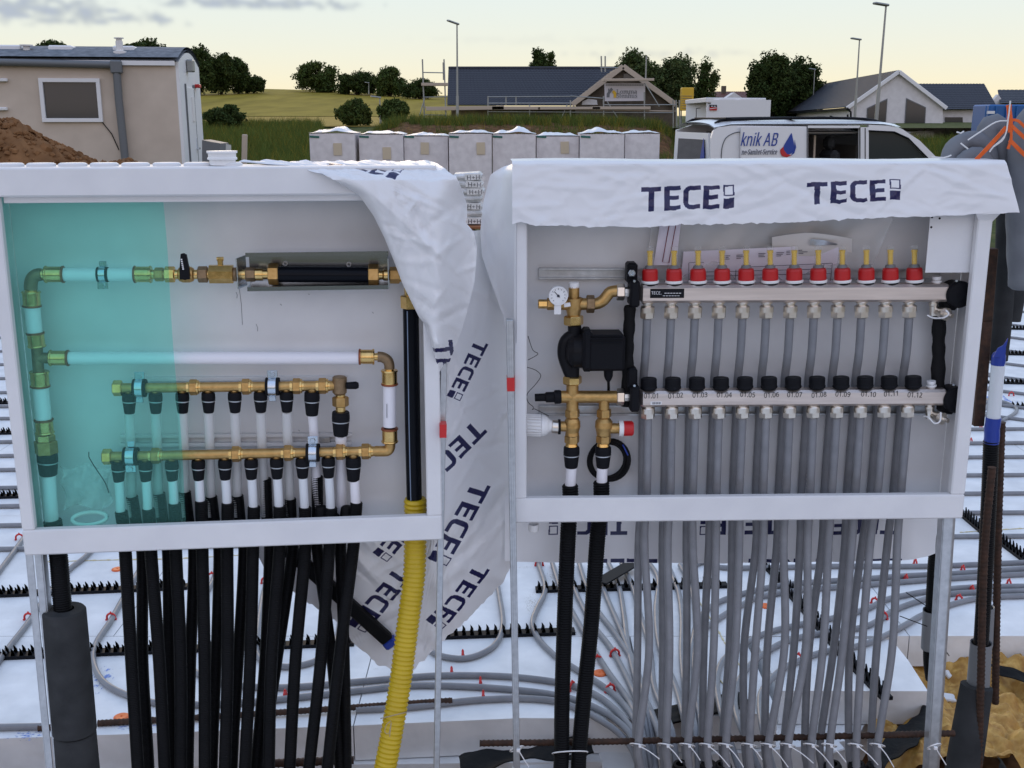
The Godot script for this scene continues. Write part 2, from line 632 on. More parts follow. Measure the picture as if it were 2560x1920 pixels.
func cabinet(label: String, o: Vector3, x: Vector3, nrm: Vector3, w: float, fl: float, fr: float, ft: float, fb: float) -> Node3D:
	var t := thing("manifold_cabinet", label, "cabinet", o)
	var y := Vector3.UP
	var bs := Basis(x, y, nrm)
	var m: Material = M["cabinet white enamel"]
	var b := nb()
	b.box(o + x * w * 0.5 + y * CAB_H * 0.5 - nrm * (CAB_D - 0.001), Vector3(w - 0.006, CAB_H - 0.004, 0.002), bs)
	add(b, "back_panel", m, t)
	for s in 2:
		b = nb()
		b.box(o + x * (0.001 if s == 0 else w - 0.001) + y * CAB_H * 0.5 - nrm * (CAB_D * 0.5 + 0.011), Vector3(0.002, CAB_H, CAB_D - 0.022), bs)
		add(b, "side_panel", m, t)
	b = nb()
	b.box(o + x * w * 0.5 + y * (CAB_H - 0.001) - nrm * (CAB_D * 0.5 + 0.011), Vector3(w - 0.008, 0.002, CAB_D - 0.022), bs)
	add(b, "top_panel", m, t)
	# folded front frame
	b = nb()
	b.box(o + x * fl * 0.5 + y * (CAB_H + fb - ft) * 0.5 - nrm * 0.0105, Vector3(fl, CAB_H - ft - fb, 0.019), bs, 0.0025)
	add(b, "frame_post", m, t)
	b = nb()
	b.box(o + x * (w - fr * 0.5) + y * (CAB_H + fb - ft) * 0.5 - nrm * 0.0105, Vector3(fr, CAB_H - ft - fb, 0.019), bs, 0.0025)
	add(b, "frame_post", m, t)
	b = nb()
	b.box(o + x * w * 0.5 + y * fb * 0.5 - nrm * 0.01, Vector3(w, fb, 0.02), bs, 0.003)
	add(b, "frame_rail", m, t)
	b = nb()
	b.box(o + x * w * 0.5 + y * (CAB_H - ft * 0.5) - nrm * 0.01, Vector3(w, ft, 0.02), bs, 0.003)
	b.box(o + x * w * 0.5 + y * (CAB_H - ft - 0.006) - nrm * 0.018, Vector3(w - fl - fr, 0.012, 0.004), bs, 0.001)
	add(b, "frame_rail", m, t)
	return t

# a run of fittings between two pixels
func run(nm: String, m: Material, t: Node3D, u0: float, v0: float, u1: float, v1: float, prof: Array, c := 0.06, right := false, segs := 20, flat := false, phase := 0.0) -> MeshInstance3D:
	var b := nb()
	var p0 := RP(u0, v0, c) if right else LP(u0, v0, c)
	var p1 := RP(u1, v1, c) if right else LP(u1, v1, c)
	lat(b, p0, p1, prof, segs, flat, phase)
	return add(b, nm, m, t)

func hexn(nm: String, m: Material, t: Node3D, u0: float, v0: float, u1: float, v1: float, r: float, c := 0.06, right := false, ch := 2.0) -> void:
	var l := Vector2(u1 - u0, v1 - v0).length()
	run(nm, m, t, u0, v0, u1, v1, [[0, 0], [0, r - ch], [ch, r], [l - ch, r], [l, r - ch], [l, 0]], c, right, 6, true, 0.35)

func ring_sleeve(t: Node3D, u0: float, v0: float, u1: float, v1: float, r: float, c := 0.06, right := false, ring := true) -> void:
	# press sleeve: lipped brass drum; the ring sits at the far end
	var l := Vector2(u1 - u0, v1 - v0).length()
	var s := run("press_sleeve", M["brass"], t, u0, v0, u1, v1, [[0, r * 0.55], [0, r], [2.5, r + 1.6], [5, r + 0.6], [6, r - 0.8], [l - 7, r - 0.8], [l - 6, r], [l - 4.5, r]], c, right)
	if ring: run("ring", M["copper ring"], t, u0, v0, u1, v1, [[l - 5, r * 0.8], [l - 5, r + 1.2], [l - 1.5, r + 1.6], [l, r], [l, r * 0.7]], c, right)

func clamp_at(t: Node3D, u: float, v: float, hw: float, r: float, c: float, ear_up := true) -> void:
	# rubber lined pipe clamp: band, rubber and two screw ears
	run("rubber_lining", M["black rubber"], t, u - hw, v, u + hw, v, [[0, r - 6], [0, r - 1], [2, r], [2 * hw - 2, r], [2 * hw, r - 1], [2 * hw, r - 6]], c, false, 24)
	run("clamp_band", M["bright steel"], t, u - hw * 0.55, v, u + hw * 0.55, v, [[0, r - 2], [0, r + 1.2], [3, r + 1.8], [hw * 1.1 - 3, r + 1.8], [hw * 1.1, r + 1.2], [hw * 1.1, r - 2]], c, false, 24)
	for s in [-1.0, 1.0]:
		var p := LP(u, v + s * (r + 8), c - 0.004)
		var k := mpp(p)
		var b := nb()
		var bs := Basis(LX, Vector3.UP, LN)
		var big: bool = (s < 0) == ear_up
		b.box(p, Vector3((26.0 if big else 18.0) * k, (19.0 if big else 12.0) * k, 0.003), bs, 0.0008)
		b.box(p - Vector3.UP * s * -6.0 * k - LN * 0.006, Vector3(16.0 * k, 3.0 * k, 0.014), bs, 0.0005)
		if big: b.lathe(p, LN, [Vector2(0, 7 * k), Vector2(0.004, 7 * k), Vector2(0.005, 6 * k), Vector2(0.005, 0)], 6, true)
		add(b, "clamp_ear", M["bright steel"], t)

func cone_fitting(t: Node3D, u: float, v0: float, v1: float, r: float, c: float, right := false, du := 0.0) -> void:
	var l := v1 - v0
	run("push_fitting", M["black plastic"], t, u, v0, u + du, v1, [[0, 0], [0, r - 2.5], [3, r - 0.6], [l * 0.3, r], [l * 0.34, r - 0.6], [l * 0.42, r - 0.4], [l * 0.45, r - 1.2], [l - 3, r - 4.2], [l, r - 5.5], [l, 0]], c, right, 24)
	run("marker_ring", M["galvanised steel"], t, u + du * 0.4, v0 + l * 0.37, u + du * 0.4, v0 + l * 0.37 + 3.0, [[0, r - 1], [0, r + 0.1], [2.6, r - 0.1], [2.6, r - 1]], c, right, 24)

func straight_pipe(nm: String, m: Material, label: String, group: String, pts: Array, r: float, segs := 16) -> MeshInstance3D:
	O = pts[pts.size() - 1]
	var b := nb()
	b.tube(pts, r, segs)
	return solo(b, nm, m, label, "pipe", group)

func left_cabinet() -> void:
	var y := Vector3.UP
	var cab := cabinet("white open cabinet of water pipes with green film over one end", L0, LX, LN, LW, 0.024, 0.03, 0.052, 0.052)
	var bs := Basis(LX, y, LN)
	# knock-out caps in a row along the lid, seen edge on
	for i in 8:
		var a := 0.03 + i * 0.0565
		var b := nb()
		b.lathe(L0 + LX * a + y * CAB_H - LN * 0.058, y, [Vector2(0, 0.0255), Vector2(0.004, 0.0255), Vector2(0.0062, 0.022), Vector2(0.0062, 0)], 28)
		add(b, "knockout_cap", M["cabinet white enamel"], cab)
	var pl := L0 + LX * 0.415 + y * (CAB_H + 0.001) - LN * 0.055
	var b := nb()
	b.lathe(pl, y, [Vector2(0, 0.024), Vector2(0.010, 0.024), Vector2(0.010, 0.027), Vector2(0.013, 0.0275), Vector2(0.015, 0.0255), Vector2(0.022, 0.0255), Vector2(0.022, 0.028), Vector2(0.026, 0.028), Vector2(0.026, 0)], 28)
	add(b, "round_plug", M["white plastic"], cab)
	# slotted mounting rails on the back
	for q in [[944, 330, 868, 10], [1086, 300, 880, 9], [1108, 300, 880, 10]]:
		b = nb()
		var pa := LP(q[1], q[0] + 4, 0.112)
		var pb := LP(q[2], q[0], 0.112)
		b.beam(pa, pb, q[3] * mpp(pa), 0.012, LN, 0.001)
		add(b, "mounting_rail", M["cabinet white enamel"], cab)
	for i in 9:
		b = nb()
		b.box(LP(330 + i * 66, 1099 - i * 1.0, 0.111), Vector3(0.011, 0.022, 0.006), bs, 0.001)
		add(b, "rail_slot_bridge", M["cabinet white enamel"], cab)
	b = nb()
	b.box(LP(812, 1099, 0.106), Vector3(0.022, 0.012, 0.006), bs, 0.001)
	b.lathe(LP(810, 1099, 0.103), LN, [Vector2(0, 0.004), Vector2(0.003, 0.004), Vector2(0.003, 0)], 6, true)
	add(b, "slide_nut", M["galvanised steel"], cab)
	for q in [[597, 712, 606, 812], [590, 730, 592, 745], [640, 810, 644, 828], [700, 760, 703, 764], [745, 1075, 749, 1078], [930, 780, 933, 784], [770, 735, 774, 737]]:
		b = nb()
		b.tube([LP(q[0], q[1], 0.1175), LP((q[0] + q[2]) * 0.5 + 2, (q[1] + q[3]) * 0.5, 0.1175), LP(q[2], q[3], 0.1175)], 0.00045, 4)
		add(b, "scuff_mark", M["pipe print"], cab)
	# green protective film over one end of the opening
	var fm := mat("green film", lin(0.33, 0.93, 0.80, 0.08), 0.05)
	fm.refraction_enabled = true
	fm.refraction_scale = 0.0004
	fm.transparency = BaseMaterial3D.TRANSPARENCY_ALPHA
	var ftl := L0 + LX * 0.018 + y * (CAB_H - 0.054) - LN * 0.0225
	var fw := (LP(437, 900, 0.0225) - ftl).dot(LX)
	var pts := []
	var nx := 14
	var ny := 20
	for j in ny + 1:
		for i in nx + 1:
			var s := float(i) / nx
			var r := float(j) / ny
			pts.append(ftl + LX * fw * s - y * (CAB_H - 0.098) * r + LN * 0.0012 * sin(s * 7.0 + r * 9.0) * sin(r * PI) + LX * 0.0015 * sin(r * 11.0) * s)
	O = ftl - y * (CAB_H - 0.098)
	b = nb()
	b.sheet(pts, nx + 1)
	solo(b, "protective_film", fm, "clear green film stretched over one end of the water cabinet", "film")

	# --- feed line along the top with valve and meter bridge
	var t := thing("feed_line", "brass feed line with black lever valve and clear white pipe under green film", "pipework", LP(119, 1300))
	b = nb()
	var k := mpp(LP(80, 700))
	b.tube(curve([LP(77, 724), LP(77, 712), LP(80, 698), LP(90, 688), LP(104, 686)], 0.004), 16.0 * k, 20)
	add(b, "elbow", M["dark bronze"], t)
	run("neck", M["brass"], t, 102, 686, 116, 686, [[0, 13], [14, 13]])
	ring_sleeve(t, 112, 686, 159, 686, 20.5)
	run("neck", M["brass"], t, 77, 718, 77, 730, [[0, 14], [12, 14]])
	ring_sleeve(t, 77.5, 728, 80, 768, 22)
	run("water_pipe", M["white pipe"], t, 157, 686, 340, 686, [[0, 17], [183, 17]])
	run("water_pipe", M["white pipe"], t, 80, 765, 87, 834, [[0, 19], [69.5, 19]])
	clamp_at(t, 257, 686, 14, 19, 0.06, false)
	ring_sleeve(t, 379, 686, 336, 686, 20.5)
	run("neck", M["brass"], t, 378, 686, 540, 686, [[0, 12], [162, 12]])
	hexn("hex_nut", M["cast brass"], t, 387, 686, 409, 686, 17.5)
	hexn("hex_nut", M["brass"], t, 412, 686, 437, 686, 20)
	run("ball_valve", M["cast brass"], t, 445, 686, 485, 686, [[0, 12], [3, 17], [12, 20.5], [28, 20.5], [37, 17], [40, 12]])
	b = nb()
	var hp := LP(462, 690, 0.03)
	b.prism(PackedVector2Array([Vector2(-.009, -.006), Vector2(.009, -.006), Vector2(.0095, .012), Vector2(.006, .040), Vector2(.001, .043), Vector2(-.004, .042), Vector2(-.008, .014)]), hp - LN * 0.004, LX, y, LN * 0.009)
	b.lathe(hp - LN * 0.028, LN, [Vector2(0, 0.008), Vector2(0.026, 0.008)], 16)
	var lv := add(b, "lever_handle", M["black plastic"], t)
	b = nb()
	for i in 6: b.box(hp + LN * 0.0055 + y * (0.014 + i * 0.0036) + LX * (-0.001 - 0.0004 * i), Vector3(0.003, 0.0022, 0.0006), bs)
	add(b, "small_print", M["white print"], lv)
	hexn("hex_nut", M["dark bronze"], t, 495, 686, 519, 686, 20.5)
	run("check_valve_body", M["brass"], t, 522, 685, 584, 685, [[0, 14], [2, 24], [60, 24], [62, 14]], 0.06, false, 8, true, 0.39)
	run("neck", M["dark bronze"], t, 583, 686, 604, 686, [[0, 17], [8, 18], [10, 14], [21, 14]])
	b = nb()
	b.box(LP(551, 655, 0.06), Vector3(13 * k, 20 * k, 13 * k), bs, 0.001)
	b.lathe(LP(551, 647, 0.06), LX, [Vector2(-9 * k, 0), Vector2(-9 * k, 5 * k), Vector2(8 * k, 5 * k), Vector2(8 * k, 0)], 12)
	add(b, "test_cock", M["brass"], t)
	# vertical side
	ring_sleeve(t, 92.5, 868, 88, 830, 21)
	b = nb()
	b.tube([LP(92, 862), LP(94, 895), LP(97, 932)], 14 * k, 18)
	b.tube([LP(94, 895), LP(128, 895)], 14 * k, 18)
	add(b, "tee", M["dark bronze"], t)
	ring_sleeve(t, 124, 895, 171, 895, 19.5)
	run("water_pipe", M["white pipe"], t, 170, 895, 900, 895, [[0, 16], [730, 16]])
	ring_sleeve(t, 98, 928, 101, 969, 23)
	run("water_pipe", M["white pipe"], t, 101, 966, 109, 1050, [[0, 19.5], [84.5, 19.5]])
	ring_sleeve(t, 112.5, 1084, 109, 1046, 22)
	hexn("hex_nut", M["brass"], t, 113, 1086, 114, 1103, 24)
	hexn("hex_nut", M["cast brass"], t, 114, 1102, 117, 1135, 28)
	cone_fitting(t, 117.5, 1132, 1190, 25.5, 0.06, false, 4)
	# meter bridge
	t = thing("meter_bridge", "grey steel water meter bridge holding a black dummy pipe with brass nuts", "bracket", LP(792, 716, 0.06))
	k = mpp(LP(800, 680))
	var a0 := LP(614, 637, 0.045)
	var a1 := LP(971, 640, 0.045)
	b = nb()
	for q in [[0.0, 0.0], [77.0, 0.0]]:
		b.box((a0 + a1) * 0.5 - y * (q[0] * k) - LN * 0.022, Vector3(a0.distance_to(a1), 0.002, 0.05), bs)
		b.box((a0 + a1) * 0.5 - y * (q[0] * k - (0.003 if q[0] == 0.0 else -0.003)) + LN * 0.003, Vector3(a0.distance_to(a1), 0.008, 0.002), bs)
	b.box((a0 + a1) * 0.5 - y * (38.0 * k) - LN * 0.046, Vector3(a0.distance_to(a1), 76 * k, 0.002), bs)
	add(b, "channel", M["channel steel"], t)
	for q in [[604.0, -0.20], [971.0, 0.0]]:
		b = nb()
		b.box(LP(q[0], 680, 0.055), Vector3(0.002, 76 * k, 0.05), bs * Basis(y, q[1]))
		add(b, "end_plate", M["bright steel"], t)
	for q in [[713, 659], [872, 661]]:
		b = nb()
		b.lathe(LP(q[0], q[1], 0.088), LN, [Vector2(0, 6 * k), Vector2(0.003, 6 * k), Vector2(0.003, 4 * k), Vector2(0, 4 * k)], 16)
		add(b, "bolt_hole_rim", M["galvanised steel"], t)
	run("neck", M["brass"], t, 596, 686, 700, 686, [[0, 13], [42, 13], [42, 16], [60, 16], [60, 12], [104, 12]])
	hexn("hex_nut", M["dark bronze"], t, 614, 686, 638, 686, 18)
	hexn("hex_nut", M["cast brass"], t, 671, 685, 696, 685, 27)
	run("dummy_pipe", M["black pipe"], t, 694, 686, 923, 687, [[0, 20], [229, 20]], 0.06, false, 24)
	hexn("hex_nut", M["cast brass"], t, 921, 687, 947, 687, 27)
	run("neck", M["brass"], t, 946, 687, 975, 687, [[0, 13], [10, 12], [14, 15], [22, 15], [29, 13]])
	hexn("hex_nut", M["cast brass"], t, 974, 688, 999, 688, 21)
	b = nb()
	b.tube(curve([LP(996, 688), LP(1012, 690), LP(1025, 703), LP(1027, 722), LP(1028, 745)], 0.004), 17 * k, 20)
	add(b, "elbow", M["brass"], t)
	hexn("hex_nut", M["brass"], t, 1026, 738, 1027, 771, 25)
	# black main riser in the yellow hose
	t = thing("main_riser", "glossy black water pipe with pale stripe rising from the yellow hose", "pipe", LP(1036, 1260))
	b = nb()
	var rp := [LP(1027, 768), LP(1029, 900), LP(1032, 1080), LP(1036, 1260)]
	b.tube(curve(rp, 0.03), 20.5 * k, 24)
	add(b, "pipe_wall", M["black pipe"], t)
	b = nb()
	var sp := []
	for q in [[1018, 775], [1020, 900], [1023, 1080], [1027, 1248]]: sp.append(LP(q[0], q[1], 0.06) + LN * (18.2 * k))
	b.tube(curve(sp, 0.03), 0.0012, 6)
	add(b, "stripe", M["blue stripe"], t)
	# yellow corrugated hose
	O = LP(962, 1925, -0.02)
	b = nb()
	hose(b, [LP(1038, 1246, 0.06), LP(1039, 1300, 0.06), LP(1038, 1361, 0.055), LP(1035, 1445, 0.045), LP(1021, 1550, 0.03), LP(1003, 1690, 0.01), LP(986, 1795, -0.01), LP(962, 1925, -0.03), LP(930, 2080, -0.04)], 30.5 * k, 12.6 * k, 3.2 * k, 28)
	solo(b, "protective_hose", M["yellow hose"], "thick yellow corrugated hose coming out under the water cabinet", "hose")
	# twine round the yellow hose
	O = LP(975, 1790, -0.05)
	b = nb()
	var tw := []
	for i in 15:
		var an := PI * (i / 14.0)
		tw.append(LP(985 - 33 * cos(an), 1800 - 12 + 8 * cos(an), -0.012 - 0.028 * sin(an)))
	b.tube(tw, 0.0012, 5)
	b.tube(curve([LP(978, 1802, -0.048), LP(966, 1812, -0.05), LP(962, 1830, -0.05), LP(972, 1834, -0.05), LP(978, 1806, -0.05), LP(974, 1842, -0.05)], 0.006), 0.001, 5)
	solo(b, "twine", M["twine"], "thin twine knotted round the yellow hose", "twine")

	# --- return loop of white pipe on brass elbows
	t = thing("connection_loop", "short white pipe between brass elbows feeding the lower brass manifold", "pipework", LP(973, 1130))
	ring_sleeve(t, 936, 892, 897, 892, 19)
	run("neck", M["brass"], t, 934, 892, 948, 892, [[0, 9.5], [14, 9.5]])
	b = nb()
	b.tube(curve([LP(944, 892), LP(956, 893), LP(968, 900), LP(973, 911), LP(973.5, 921)], 0.003), 13.5 * k, 18)
	add(b, "elbow", M["dark bronze"], t)
	run("neck", M["brass"], t, 973.5, 918, 973.5, 928, [[0, 11], [10, 11]])
	ring_sleeve(t, 973.5, 925, 974, 964, 20)
	run("water_pipe", M["white pipe"], t, 974, 962, 974, 1070, [[0, 16.5], [108, 16.5]])
	ring_sleeve(t, 974.5, 1106, 974, 1068, 20)
	b = nb()
	b.tube(curve([LP(974.5, 1100), LP(975, 1116), LP(970, 1126), LP(958, 1128), LP(938, 1128)], 0.003), 14 * k, 18)
	add(b, "elbow", M["cast brass"], t)
	hexn("print_band", M["pipe print"], t, 967, 1010, 967, 1046, 0.8, 0.0465)

	# --- the two brass manifolds
	for r in 2:
		var up := r == 0
		var ua := 283.0 if up else 257.0
		var va := 970.5 if up else 1142.0
		var ub := 832.0 if up else 941.0
		var vb := 964.5 if up else 1128.0
		t = thing("brass_manifold", "upper brass manifold with black outlets and a dark bronze end valve" if up else "lower brass manifold with ten black outlets and white pipes below", "manifold", LP((ua + ub) / 2, (va + vb) / 2), "brass water manifolds")
		var at := func(u: float) -> float: return lerpf(va, vb, (u - ua) / (ub - ua))
		run("manifold_bar", M["cast brass"], t, ua + 12, at.call(ua + 12), ub, vb, [[0, 12.6], [ub - ua - 12, 12.6]])
		hexn("end_cap", M["brass"], t, ua, va, ua + 22, at.call(ua + 22), 20)
		for u in ([474, 605, 732, 797] if up else [379, 580, 710, 840, 904]):
			run("union_collar", M["brass"], t, u - 7, at.call(u - 7), u + 1, at.call(u), [[0, 12], [0, 13.5], [8, 13.5]], 0.06, false, 8, true)
			hexn("union_nut", M["cast brass"], t, u, at.call(u), u + 19, at.call(u + 19), 20)
			run("union_collar", M["brass"], t, u + 18, at.call(u + 18), u + 28, at.call(u + 28), [[0, 18], [5, 18], [6, 14], [10, 13], [10, 11]])
		for q in ([[349, 16], [681, 17]] if up else [[327, 18], [782, 17]]):
			clamp_at(t, q[0], at.call(q[0]), q[1], 23, 0.06, up or q[0] > 500)
		for u in ([322, 388, 455, 520, 586, 650.5, 715.6] if up else [295, 363, 429, 495, 561.5, 627, 691, 755, 820]):
			var yv: float = at.call(u)
			run("outlet_neck", M["cast brass"], t, u, yv + 6, u + 0.6, yv + 17, [[0, 8.5], [4, 9.5], [11, 8]])
			cone_fitting(t, u + 0.5, yv + 13, yv + 65, 17.2, 0.06, false, 1.5)
		var ul := 780.0 if up else 883.5
		var yl: float = at.call(ul)
		run("outlet_neck", M["cast brass"], t, ul, yl + 6, ul, yl + 18, [[0, 11], [12, 10]])
		cone_fitting(t, ul, yl + 14, yl + 75, 19.5, 0.06, false, 0)
		if up:
			b = nb()
			b.lathe(LP(849, 941, 0.06), LP(849, 987, 0.06) - LP(849, 941, 0.06), [Vector2(0, 0), Vector2(0, 15 * k), Vector2(0.002, 18.5 * k), Vector2(42 * k, 18.5 * k), Vector2(48 * k, 13 * k)], 20)
			add(b, "end_valve", M["dark bronze"], t)
			b = nb()
			b.lathe(LP(866, 964, 0.055), LP(900, 963, 0.055) - LP(866, 964, 0.055), [Vector2(0, 9 * k), Vector2(24 * k, 10 * k), Vector2(31 * k, 7 * k), Vector2(32 * k, 0)], 10)
			add(b, "valve_lever", M["black plastic"], t)
			run("neck", M["brass"], t, 851, 985, 851.5, 1034, [[0, 12.5], [49, 12.5]])
			hexn("union_nut", M["cast brass"], t, 851, 992, 851.5, 1016, 20.5)
			cone_fitting(t, 852, 1029, 1091, 22.5, 0.06, false, 0)

	# --- pipes from the manifolds into the hoses
	var ou := [322.0, 388.0, 455.0, 520.0, 586.0, 650.5, 715.6]
	var back_top := [[1215, 330], [1225, 398], [1228, 462], [1240, 528], [1245, 594], [1198, 664], [1250, 726]]
	for i in 7:
		straight_pipe("water_pipe", M["clear milky pipe"], "translucent pipe under the %s outlet of the upper brass manifold from its end cap" % ORD[i], "translucent pipes of the upper brass manifold", curve([LP(ou[i] + 1, 1028, 0.062), LP(ou[i] + 5, 1130, 0.085), LP(back_top[i][1], 1290, 0.09)], 0.03), 12.5 * k)
	straight_pipe("water_pipe", M["white pipe"], "white pipe below the large outlet that ends the upper brass manifold", "", curve([LP(781, 1030, 0.062), LP(787, 1120, 0.085), LP(795, 1290, 0.09)], 0.03), 12.5 * k)
	straight_pipe("water_pipe", M["white pipe"], "white pipe dropping from the bronze end valve behind the lower brass manifold", "", curve([LP(852, 1085, 0.06), LP(853, 1140, 0.085), LP(854, 1290, 0.09)], 0.03), 14.5 * k)
	var lu := [295.0, 363.0, 429.0, 495.0, 561.5, 627.0, 691.0, 755.0, 820.0, 883.5]
	for i in 10:
		straight_pipe("water_pipe", M["white pipe"] if i == 9 else M["milky pipe"], "white pipe below the large outlet that ends the lower brass manifold" if i == 9 else "short milky pipe under the %s outlet of the lower brass manifold from its end cap" % ORD[i], "" if i == 9 else "milky pipes of the lower brass manifold", curve([LP(lu[i] + 2, 1190, 0.06), LP(lu[i] + 5, 1240, 0.058), LP(lu[i] + 8, 1310, 0.056)], 0.03), 11.6 * k if i < 9 else 13 * k)
	straight_pipe("water_pipe", M["white pipe"], "thick white pipe below the feed line going into its own black hose", "", [LP(121, 1180), LP(131, 1330, 0.062)], 17 * k)
	# hoses
	var ft := [314, 378, 440, 506, 568, 632, 698, 762, 822, 881]
	var fb := [345, 412, 452, 512, 562, 612, 672, 724, 772, 818]
	var fy := [1278, 1272, 1258, 1252, 1257, 1266, 1265, 1268, 1269, 1256]
	for i in 10:
		O = LP(fb[i], 1925, 0.03)
		b = nb()
		var mid: float = lerpf(ft[i], fb[i], 0.5) + rng.randf_range(-7, 7)
		hose(b, [LP(lu[i] + 8, fy[i], 0.056), LP(lerpf(lu[i] + 9, ft[i], 0.6), 1330, 0.056), LP(ft[i], 1390, 0.056), LP(mid, 1650, 0.05), LP(fb[i], 1925, 0.04), LP(fb[i] + (fb[i] - mid) * 0.6, 2080, 0.04)], 16.6 * k, 5.0 * k, 1.5 * k, 14)
		solo(b, "corrugated_hose", M["black hose"], "black corrugated hose on the %s outlet of the lower brass manifold from its end cap" % ORD[i], "hose", "front row of black corrugated hoses")
	var bt := [356, 420, 485, 548, 610, 674, 730, 795, 852]
	var bb := [372, 430, 470, 530, 580, 640, 655, 850, 866]
	var by := [1240, 1232, 1228, 1240, 1238, 1196, 1246, 1190, 1280]
	var bu := [330, 398, 462, 528, 594, 664, 726, 793, 854]
	for i in 9:
		O = LP(bb[i], 1925, 0.1)
		b = nb()
		var mid: float = lerpf(bt[i], bb[i], 0.5) + rng.randf_range(-8, 8)
		hose(b, [LP(bu[i], by[i], 0.09), LP(lerpf(bu[i], bt[i], 0.55), 1330, 0.092), LP(bt[i], 1390, 0.095), LP(mid, 1650, 0.10), LP(bb[i], 1925, 0.09), LP(bb[i], 2080, 0.09)], 15.6 * k, 5.0 * k, 1.5 * k, 14)
		solo(b, "corrugated_hose", M["black hose"], "black back row hose on the %s outlet pipe of the upper brass manifold" % ORD[i], "hose", "back row of black corrugated hoses")
	for q in [[800, 1262, 22], [835, 1282, 18], [863, 1262, 22]]:
		O = LP(q[0], 1330, 0.07)
		b = nb()
		lat(b, LP(q[0] + 6, 1330, 0.07), LP(q[0] + 3, q[1], 0.07), [[0, q[2]], [1330 - q[1] - 14, q[2] - 6], [1330 - q[1] - 3, q[2] - 8], [1330 - q[1], q[2] - 11], [1330 - q[1], 0]], 20)
		solo(b, "hose_grommet", M["black rubber"], "black cone grommet standing in the water cabinet floor", "grommet", "grommets beside the main riser")
	# spare bag of parts and a white ring behind the film
	O = LP(210, 1290, 0.05)
	pts = []
	for j in 9:
		for i in 9:
			pts.append(LP(150 + i * 15 + 6 * sin(j * 1.3) - j * 0.5 + j * 2, 1165 + j * 13 + 8 * sin(i * 1.1 + j), 0.075 - 0.012 * sin(i * 1.7 + j * 0.9) - 0.012 * sin(PI * i / 8.0)))
	b = nb()
	b.sheet(pts, 9)
	solo(b, "plastic_bag", M["clear bag"], "crumpled clear plastic bag behind the green film", "bag")
	O = LP(224, 1300, 0.05)
	b = nb()
	var rg := []
	for i in 29:
		var an := TAU * i / 28.0
		rg.append(LP(224, 1296, 0.055) + LX * 0.033 * cos(an) + (y * 0.35 - LN).normalized() * 0.02 * sin(an))
	b.tube(rg, 0.0042, 8, false)
	solo(b, "sealing_ring", M["white plastic"], "white plastic ring lying under the clear bag", "ring")
	O = LP(240, 1180, 0.04)
	b = nb()
	b.tube(curve([LP(222, 1130, 0.03), LP(222, 1142, 0.03), LP(240, 1172, 0.03), LP(262, 1205, 0.03), LP(272, 1232, 0.03)], 0.01), 0.0009, 5)
	solo(b, "cable_tie", M["black plastic"], "thin black tie hanging behind the green film", "tie")
	# thick insulated conduit at the cabinet corner
	O = LP(157, 1535, 0.05)
	b = nb()
	hose(b, [LP(131, 1300, 0.062), LP(138, 1345, 0.06), LP(146, 1390, 0.058), LP(152, 1460, 0.05), LP(160, 1560, 0.04)], 23.5 * k, 6 * k, 1.6 * k, 18)
	solo(b, "corrugated_hose", M["black hose"], "thick black corrugated hose plugged into a grey foam sleeve", "hose")
	t = thing("foam_sleeve", "thick dark grey foam sleeve round the hose beside the cabinet leg", "insulation", LP(196, 1930, 0.03))
	var s0 := LP(160, 1522, 0.04)
	var s1 := LP(187, 1830, 0.035)
	var s2 := LP(198, 1935, 0.03)
	var s3 := LP(208, 2080, 0.03)
	for q in [[s0, s1.lerp(s0, 0.006)], [s1, s3]]:
		b = nb()
		var pa: Vector3 = q[0]
		var pb: Vector3 = q[1]
		var l := pa.distance_to(pb)
		b.lathe(pa, pb - pa, [Vector2(0, 25 * k), Vector2(0.001, 50 * k), Vector2(0.005, 54 * k), Vector2(l * 0.5, 55.5 * k), Vector2(l - 0.002, 56 * k), Vector2(l, 52 * k)], 32)
		add(b, "foam_segment", M["pipe foam"], t)


func text(nm: String, s: String, p: Vector3, bs: Basis, h: float, m: Material, parent: Node, font := "Droid Sans", thick := 0.0006, italic := false, squeeze := 1.0) -> MeshInstance3D:
	var f := SystemFont.new()
	f.font_names = PackedStringArray([font])
	f.font_italic = italic
	var tm := TextMesh.new()
	tm.font = f
	tm.text = s
	tm.font_size = 48
	tm.pixel_size = h / 34.0
	tm.depth = thick
	tm.curve_step = 1.5
	var mi := MeshInstance3D.new()
	mi.name = nm
	mi.mesh = tm
	mi.material_override = m
	parent.add_child(mi, true)
	mi.transform = Transform3D(Basis(bs.x * squeeze, bs.y, bs.z), p - O)
	return mi

func rr(b: B, pts: Array, rpx: float, segs := 18) -> void:
	b.tube(pts, rpx * mpp(pts[0]), segs)

